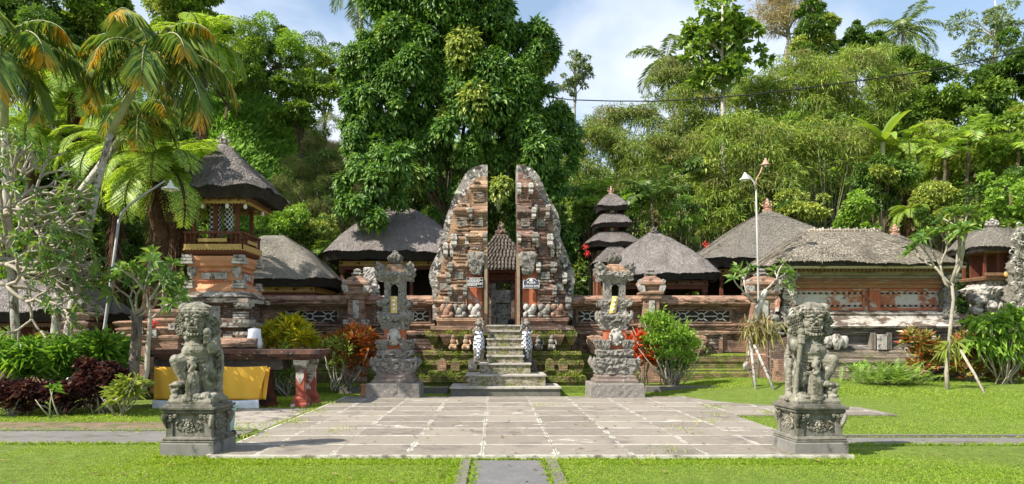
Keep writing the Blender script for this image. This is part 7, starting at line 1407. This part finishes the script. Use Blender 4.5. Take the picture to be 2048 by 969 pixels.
t = frangi(b0, 'slim young frangipani with green rosettes standing before the croton bed', [(S(1903,565),(.5,0,1)),(S(1902,570),(-.7,.1,1)),(S(1915,540),(.1,-.1,1)),(S(1898,575),(-1,0,.9))], 2, .62, .045, .45, .5, 13, .36, seed=17, mids=[S(1895,792),S(1893,745),S(1897,700),S(1901,650),S(1907,600),S(1903,565)], mat=bark_y if 'bark_y' in globals() else bark_grey, leafw=.26)
m = MB(); m.tube([S(1903,565),S(1918,520),S(1921,480),S(1914,445),S(1908,424)], [.05,.045,.035,.03,.028], 7); m.obj('tall_shoot', bark_grey, t)
mb = MB(); n = 26; a = np.arange(n)*2.4; el = rng.uniform(0,1,n); leaves(mb, np.repeat([S(1908,424)], n, 0), np.stack([np.cos(a)*np.cos(el), np.sin(a)*np.cos(el), np.sin(el)], 1), rng.uniform(.25,.42,n), .09, bend=.3)
mb.obj('top_rosette', L_frang, t); mb = MB()
n = 36; leaves(mb, np.repeat([S(1904,690)], n, 0)+rng.normal(size=(n,3))*[.08,.06,.12], norm(rng.normal(size=(n,3))+[0,-.2,-.9]), rng.uniform(.3,.6,n), .05, bend=.3); mb.obj('tied_fern_tuft', L_vine, t)
m = MB(); D = 19.0; p0, p1 = Pt(1920,700,D+.2), Pt(1978,797,D-.6); m.tube([p0-p1, (p0-p1)*.5, (0,0,-.1)], [.035,.035,.03], 8); tag(m.obj('support_stake', bark_grey, loc=p1), 'single grey stake propping the slim young frangipani', 'stake', 'wooden stakes propping the young trees')
D = 19.9; b0 = np.array([X(1508,D), D, .0]); S = lambda px, py, D_=19.9: Pt(px, py, D_)-b0
t = frangi(b0, 'knobbly frangipani stump with orchid tuft propped before the wide corner pillar', [(S(1530,582),(.9,0,.8)),(S(1526,590),(1,.1,.35)),(S(1500,595),(-.6,0,1)),(S(1505,600),(-.9,.1,.6))], 1, .50, .032, .5, .5, 10, .32, seed=23, mids=[S(1510,778),S(1505,745),S(1492,735),S(1498,705),S(1502,680),S(1515,650),S(1517,610),S(1500,598)], mat=bark_pale, leafw=.26)
m = MB(); m.tube([S(1515,640),S(1518,612),S(1527,590),S(1532,580)], [.10,.09,.08,.06], 9, rough=.15); m.obj('fork', bark_pale, t); MB().ell(S(1493,733), (.10,.09,.13)).obj('burl', bark_pale, t)
mb = MB(); n = 300; leaves(mb, np.repeat([S(1520,655)], n, 0)+rng.normal(size=(n,3))*[.22,.12,.16], norm(rng.normal(size=(n,3))*.6+[0,-.2,-1.0]), rng.uniform(.15,.5,n), .05, bend=.2); mb.obj('orchid_tuft', L_tuft := leafmat('tan_green_orchid_tuft', [(.16,.12,.06),(.26,.22,.09),(.28,.29,.09)], .3, gain=1.1), t)
for a, b_, d0, lb in (((1499,668),(1512,782), 19.6, 'upright pale stake propping the knobbly frangipani'), ((1508,690),(1549,780), 19.4, 'slanting pale stake propping the knobbly frangipani')):
    p0, p1 = Pt(*a, d0+.3), Pt(*b_, d0-.2); m = MB(); m.tube([p0-p1, (p0-p1)*.5, (0,0,-.05)], [.032,.035,.035], 8); tag(m.obj('support_stake', bark_st if 'bark_st' in globals() else white_stone, loc=p1), lb, 'stake', 'wooden stakes propping the young trees')
# --- garden shrubs ---
def bush(name, label, px, D, base, blobs, mat, n, L, Wd, mode='up', stems=8, group=None, stemmat=None, cat='shrub', ros=0, droop=.1, zlow=0.):
    b0 = np.array([X(px, D), D, base]); t = thing(name, label, cat, b0, group); mb = MB(); cs = []
    tot = sum(b_[2]*b_[3] for b_ in blobs)
    for bx, by, rx, rz_ in blobs:
        c = Pt(bx, by, D)-b0; r = rx*D/FPX; rz2 = rz_*D/FPX; k = int(n*rx*rz_/tot); cs.append(c)
        if ros:                                          # rosettes of strap leaves
            nr = max(3, k//ros); P, d = blob_pts(nr, c, (r, r*.8, rz2), .55, .75); P[:,2] = np.maximum(P[:,2], .12)
            for p, dd in zip(P, d):
                a = np.arange(ros)*2.4+rng.random()*6; el = rng.uniform(.2,1.3,ros); ax = norm(dd*.5+np.array([0,0,1])+rng.normal(size=3)*.15); u = norm(np.cross(ax, [.5,.8,.1])); v = np.cross(ax, u)
                Dn = (u*np.cos(a)[:,None]+v*np.sin(a)[:,None])*np.cos(el)[:,None]+ax*np.sin(el)[:,None]; leaves(mb, np.repeat([p], ros, 0)+rng.normal(size=(ros,3))*.02, Dn, L*rng.uniform(.7,1.2,ros), Wd*rng.uniform(.8,1.2,ros), up=np.repeat([ax], ros, 0)+rng.normal(size=(ros,3))*.2, fold=.15, bend=droop)
        else:
            P, d = blob_pts(k, c, (r, r*.8, rz2), .3, .7); P[:,2] = np.maximum(P[:,2], .03); Dn = norm(d*.6+rng.normal(size=d.shape)*.6+np.array([0,0,.5 if mode == 'up' else -.2])); leaves(mb, P, Dn, L*rng.uniform(.6,1.2,k), Wd, fold=.15, bend=droop)
            for _ in range(int(k/45)):
                sd = norm(rng.normal(size=3)*[1,.8,.5]+[0,0,.7 if mode == 'up' else .2]); ns = 16; u = np.linspace(.5, rng.uniform(1.15,1.6), ns)[:,None]; P = c+sd*u*np.array([r,r*.8,rz2])+rng.normal(size=(ns,3))*.015; P[:,2] = np.maximum(P[:,2], .05)
                leaves(mb, P, norm(sd+rng.normal(size=(ns,3))*.8), L*rng.uniform(.6,1.1,ns), Wd, fold=.15, bend=droop)
    mb.obj('leaves', mat, t); tb = MB()
    for k in range(stems): c = cs[k % len(cs)]; e = c+rng.normal(size=3)*[.25,.15,.1]; tb.tube([np.array([rng.normal()*.1, rng.normal()*.08, -.05]), e*[.55,.7,.45]+rng.normal(size=3)*.04, e], [.022,.016,.008], 5)
    tb.obj('stems', stemmat or bark_grey, t); return t
GB = .10
bush('golden_croton', 'golden-yellow croton bush behind the altar table', 575, 20.5, GZ, [(548,690,28,42),(575,678,30,48),(605,695,25,38),(530,700,18,30)], L_gold, 1500, .34, .07, ros=12, stems=16, group='croton bushes')
bush('green_undergrowth', 'dark green leaves under the altar table slab', 575, 19.6, GZ, [(560,735,30,30),(585,745,28,26),(545,750,20,20)], L_broad, 900, .22, .05, stems=22)
bush('flame_croton', 'red and orange croton with pale stem left of the left shrine', 697, 20.6, GB, [(712,690,38,34),(680,700,32,32),(737,702,26,28),(700,720,36,28),(722,735,34,26)], L_flame, 2300, .27, .06, ros=11, stems=12, group='croton bushes', stemmat=bark_pale)
bush('small_tree', 'thin pale-stemmed shrub in front of the red croton', 672, 20.2, GB, [(668,695,24,22),(690,705,18,18),(676,730,16,16)], L_vine, 380, .13, .06, stems=7, stemmat=bark_pale)
bush('flame_croton', 'fiery red croton squeezed between right shrine and green shrub', 1285, 21., GB, [(1272,688,22,22),(1295,705,22,24),(1280,725,26,22)], leafmat('fiery_croton', [(.08,.03,.02),(.50,.06,.02),(.60,.12,.03),(.60,.28,.05)], .3, .4, gain=.95), 800, .30, .07, ros=11, group='croton bushes')
bush('green_shrub', 'large fine-leaved bright green shrub right of the right shrine', 1342, 20.8, GB, [(1318,655,26,30),(1345,680,40,34),(1310,690,30,26),(1372,695,30,26),(1345,715,42,22),(1300,650,18,22)], L_bright, 5200, .13, .045, stems=30, stemmat=bark_grey)
bush('undergrowth_clump', 'dim undergrowth at the foot of the bright green shrub', 1350, 21.0, GB, [(1345,738,34,16),(1375,725,18,14)], L_dark, 900, .12, .04, stems=14, cat='undergrowth')
gb2 = float(GH(X(1780,20.2), 20.2))
bush('feathery_bush', 'low feathery bright green bush before the hall plinth', 1782, 20.2, gb2, [(1760,748,40,22),(1800,745,40,22),(1780,735,38,20)], L_bright, 1, .2, .03)
mb = MB()
for k in range(170): frond(mb, rng.normal(size=3)*[.45,.18,.0]+[0,0,.05], rng.uniform(0, 6.28), rng.uniform(.5,1.35), rng.uniform(.5,.9), 24, .09, .022, .55, curve=.7, hang=.1, rach=.005)
fb = [o for o in C.objects if o.name.startswith('feathery_bush')][0]; mb.obj('fronds', [L_bright, stem_y], fb)
gb3 = float(GH(X(1900,21), 21))
bush('mixed_croton', 'yellow and red mottled croton left of the slim frangipani', 1850, 21.2, gb3, [(1832,690,24,30),(1855,715,30,36),(1875,735,26,28),(1840,745,26,20)], L_mixc, 1400, .30, .075, ros=11, group='croton bushes', stems=12)
bush('mixed_croton', 'dark red croton between the stake and the leafy tree', 1945, 21.2, gb3, [(1935,700,30,32),(1960,725,32,34),(1925,745,26,24)], L_mixc, 1300, .30, .075, ros=11, group='croton bushes', stems=12)
bush('mixed_croton', 'mottled croton with pale tips in the far right corner', 2020, 21.0, gb3, [(2000,735,32,32),(2035,750,28,30),(2010,765,30,18)], L_mixc, 1200, .28, .075, ros=11, group='croton bushes', stems=10)
bush('leafy_tree', 'bright drooping-leaved sapling at the right edge', 2010, 20.4, gb3, [(1975,655,34,26),(2020,650,36,30),(2045,690,34,30),(1960,690,26,18),(2010,700,32,20),(2040,640,20,24)], L_bright, 950, .26, .13, mode='down', stems=16, cat='sapling', droop=.4)
bush('foliage_clump', 'small dark shrub at the foot of the low wall left of the hall plinth', 1720, 21.4, gb2, [(1722,742,18,14)], L_bright, 260, .16, .05, ros=9)
# planting bed at the left
for i, (px, D, bl) in enumerate(((30,15.6,[(10,720,42,24),(50,725,36,24)]),(110,15.9,[(90,722,40,24),(130,725,34,26)]),(195,16.2,[(172,722,30,22),(205,712,26,26)]))):
    bush('spider_lily', ['bright strap-leaved lilies at the far left of the planting bed','bright strap-leaved lilies in front of the pale trunks','bright strap-leaved lilies by the leaning lamp post'][i], px, D, GZ, bl, L_lily, 2000, .60, .042, ros=16, group='strap-leaved lilies in the planting bed', cat='lily', droop=.35, stems=14, stemmat=stem_y)
for i, (px, D, bl) in enumerate(((30,14.9,[(5,795,42,28),(50,795,36,28)]),(120,15.1,[(95,797,36,27),(140,795,34,28)]),(205,15.3,[(185,775,32,42),(222,770,28,42),(175,740,22,18)]))):
    bush('red_leaved_shrub', ['glossy dark red shrub at the far left below the lilies','glossy dark red shrub in the middle of the planting bed','taller dark red shrub at the right end of the planting bed'][i], px, D, GZ, bl, L_plum, 2600, .17, .085, ros=9, group='dark red shrubs in the planting bed', cat='shrub', droop=.3, stems=12)
bush('variegated_grass', 'arching pale grass tuft at the right end of the planting bed', 235, 14.9, GZ, [(245,795,24,20),(262,780,20,20)], L_vine, 300, .36, .03, ros=12, cat='grass tuft', droop=.4)
bush('lily_tuft', 'yellow-green lily hanging over the dark red shrubs', 102, 14.6, GZ, [(104,790,8,16)], L_lily, 30, .26, .035, ros=8, cat='lily', droop=.5, stems=3, stemmat=stem_y)
t = thing('palm_sapling', 'young palm frond arching over the low wall at the left', 'palm', (X(45,16.5), 16.5, GZ)); mb = MB(); frond(mb, (0,0,1.45), -.1, .5, .95, 22, .30, .04, .7, curve=.9, hang=.35); frond(mb, (0,0,1.4), 2.6, .6, .8, 20, .28, .04, .7, curve=.9, hang=.35); mb.obj('fronds', [L_bright, stem_y], t); trunk_mb([(0,0,0),(0,0,1.45)], .03, .02).obj('stem', stem_y, t)
def flower(px, py, D, label, mat):
    p = Pt(px, py, D); m = MB(); n = 60; a = rng.uniform(0, 6.28, n); leaves(m, rng.normal(size=(n,3))*.05, norm(np.stack([np.cos(a), np.sin(a), rng.normal(size=n)*.5+.5], 1)), rng.uniform(.04,.09,n), .025); tag(m.obj('red_flower', mat, loc=p), label, 'flower', 'red flower heads')
L_red = leafmat('red_petals', [(.35,.02,.015),(.55,.04,.03),(.70,.12,.08)], .3, .5)
flower(306, 648, 17.5, 'red torch flower beside the left guardian, over the low wall', L_red); flower(1412, 492, 28, 'red flower above the right pavilion roof slope', L_red); flower(1171, 495, 27.5, 'upper red flower left of the pagoda', L_red); flower(1174, 508, 27.3, 'lower red flower left of the pagoda', L_red)
# --- lawn ---
def lawn():
    mb = MB()
    def area(n, x0, x1, y0, y1, h, wdt, bad=None):
        x = rng.uniform(x0, x1, n); y = rng.uniform(y0, y1, n); k = np.ones(n, bool)
        for a, b_, c, d in ((-.46,.82,2,9.66),(-3.82,4.74,9.70,18.95),(4.70,8.02,14.66,19.9),(-40,-4.08,11.05,12.78),(4.88,40,10.98,11.88),(-16,-5.1,12.76,13.75)): k &= ~((x > a) & (x < b_) & (y > c) & (y < d))
        if bad is not None: k &= ~bad(x, y)
        k &= rng.random(len(x)) < np.clip(1.15-1.1*np.clip(nz(np.stack([x, y, 0*x], 1), .9, 33)-.35, 0, 1), .25, 1); x, y = x[k], y[k]; n = len(x); P = np.stack([x, y, np.maximum(GH(x, y), np.where((y > 20.7) & (y < 23) & (x > -7.6) & (x < 7.2), .10, -9))-.004], 1)
        q = .75+.45*np.clip(nz(P, 1.3, 21), -1, 1)
        leaves(mb, P, norm(rng.normal(size=(n,3))*[.5,.5,.1]+[0,0,.85]), h*q*rng.uniform(.5,1.3,n), wdt, up=norm(rng.normal(size=(n,3))+[0,-1,.2]), fold=.1, bend=.3)
    area(120000, -6.8, 7.2, 7.9, 11.1, .045, .009); area(16000, -4.5, 5.2, 9.35, 9.72, .085, .009)
    area(60000, 4.7, 15.5, 11.8, 18, .045, .011); area(34000, 4.7, 16.5, 18, 22.4, .06, .016)
    area(14000, -12, -3.8, 12.8, 16.5, .07, .012); area(16000, -6.2, -3.5, 16.4, 21, .07, .014); area(12000, -4.2, 5, 18.9, 20.7, .05, .014, lambda x, y: (x > -1.2) & (x < 1.8)); area(14000, -7.4, 7.2, 20.7, 22.6, .07, .016, lambda x, y: (x > -2.2) & (x < 2.6))
    return tag(mb.obj('lawn_grass', L_lawn), kind='stuff')
lawn()
mb = MB()
for x0, x1, y0, y1, n in ((-.30,-.22,7.9,9.6,300),(.60,.82,7.9,9.6,900),(-.50,-.40,7.9,9.6,700),(-14,-4.1,11.04,11.14,2600),(-14,-4.1,12.5,12.8,2600),(4.9,13,10.94,11.05,2200),(4.9,13,11.72,11.9,2200),(-3.9,-3.68,9.8,18.5,1800),(4.66,4.78,10,14.7,900),(4.8,8,14.62,14.76,900),(7.95,8.1,14.8,19.8,700),(-3.8,4.7,9.64,9.74,2600)):
    x = rng.uniform(x0, x1, n); y = rng.uniform(y0, y1, n); P = np.stack([x+rng.normal(size=n)*.02, y+rng.normal(size=n)*.02, np.full(n, GZ)], 1); leaves(mb, P, norm(rng.normal(size=(n,3))*[.6,.6,.1]+[0,0,.75]), rng.uniform(.04,.11,n), .009, bend=.3)
for x_, y_ in ((X(398,10.2),10.2),(X(1618,10.25),10.25)):
    n = 1500; u = rng.uniform(-.46,.46,n); s_ = rng.integers(0,4,n); e = .37+rng.random(n)**2*.12; x = x_+np.where(s_==0,u,np.where(s_==1,u,np.where(s_==2,-e,e))); y = y_+np.where(s_==0,-e,np.where(s_==1,e,u)); P = np.stack([x,y,np.full(n,GZ)],1); leaves(mb, P, norm(rng.normal(size=(n,3))*[.6,.6,.1]+[0,0,.75]), rng.uniform(.04,.13,n), .009, bend=.3)
tag(mb.obj('edge_grass', L_lawn), kind='stuff')
mb = MB(); n = 420; x = rng.uniform(-7, 8, n); y = rng.uniform(8, 20, n); z = np.where((x > -3.75) & (x < 4.72) & (y > 9.75) & (y < 18.9), .012, GH(x, y)+.035); P = np.stack([x, y, z], 1); leaves(mb, P, norm(rng.normal(size=(n,3))*[1,1,.08]), rng.uniform(.04,.12,n), rng.uniform(.02,.05,n), up=norm(rng.normal(size=(n,3))*.15+[0,0,1])); tag(mb.obj('fallen_leaves', leafmat('fallen_leaves', [(.10,.055,.025),(.20,.12,.05),(.28,.20,.08),(.16,.17,.05)], .1, .7, gain=1.)), kind='stuff')
mb = MB()                                                # weeds in the paving joints and on the plinth
for x, y, n in [(-2.6,12.2,60),(2.4,10.1,60),(3.1,12.3,50),(3.9,13.5,60),(4.4,14.6,50),(1.0,16.3,40),(-3.7,13.4,200),(-3.75,15.2,200),(-3.8,17,220),(-3.8,11.4,120),(4.75,16.0,120),(5.6,14.8,160)]:
    P = np.stack([x+rng.normal(size=n)*.16, y+rng.normal(size=n)*.25, np.full(n, .0)], 1); leaves(mb, P, norm(rng.normal(size=(n,3))*[.5,.5,.1]+[0,0,.8]), rng.uniform(.03,.10,n), .010)
for _ in range(60):
    s_ = rng.choice([-1,1]); x = .22+s_*rng.uniform(.7, 2.3); y, zz = [(21.7, 1.0), (21.62, .72), (21.25, .42), (21.15, .42), (21.8, 1.6)][rng.integers(5)]
    n = 26; P = np.stack([x+rng.normal(size=n)*.10, y+rng.normal(size=n)*.03-.05, zz+rng.normal(size=n)*.04], 1); leaves(mb, P, norm(rng.normal(size=(n,3))*.5+[0,-.4,.6]), rng.uniform(.04,.12,n), .025)
tag(mb.obj('weeds', L_vine), kind='stuff')
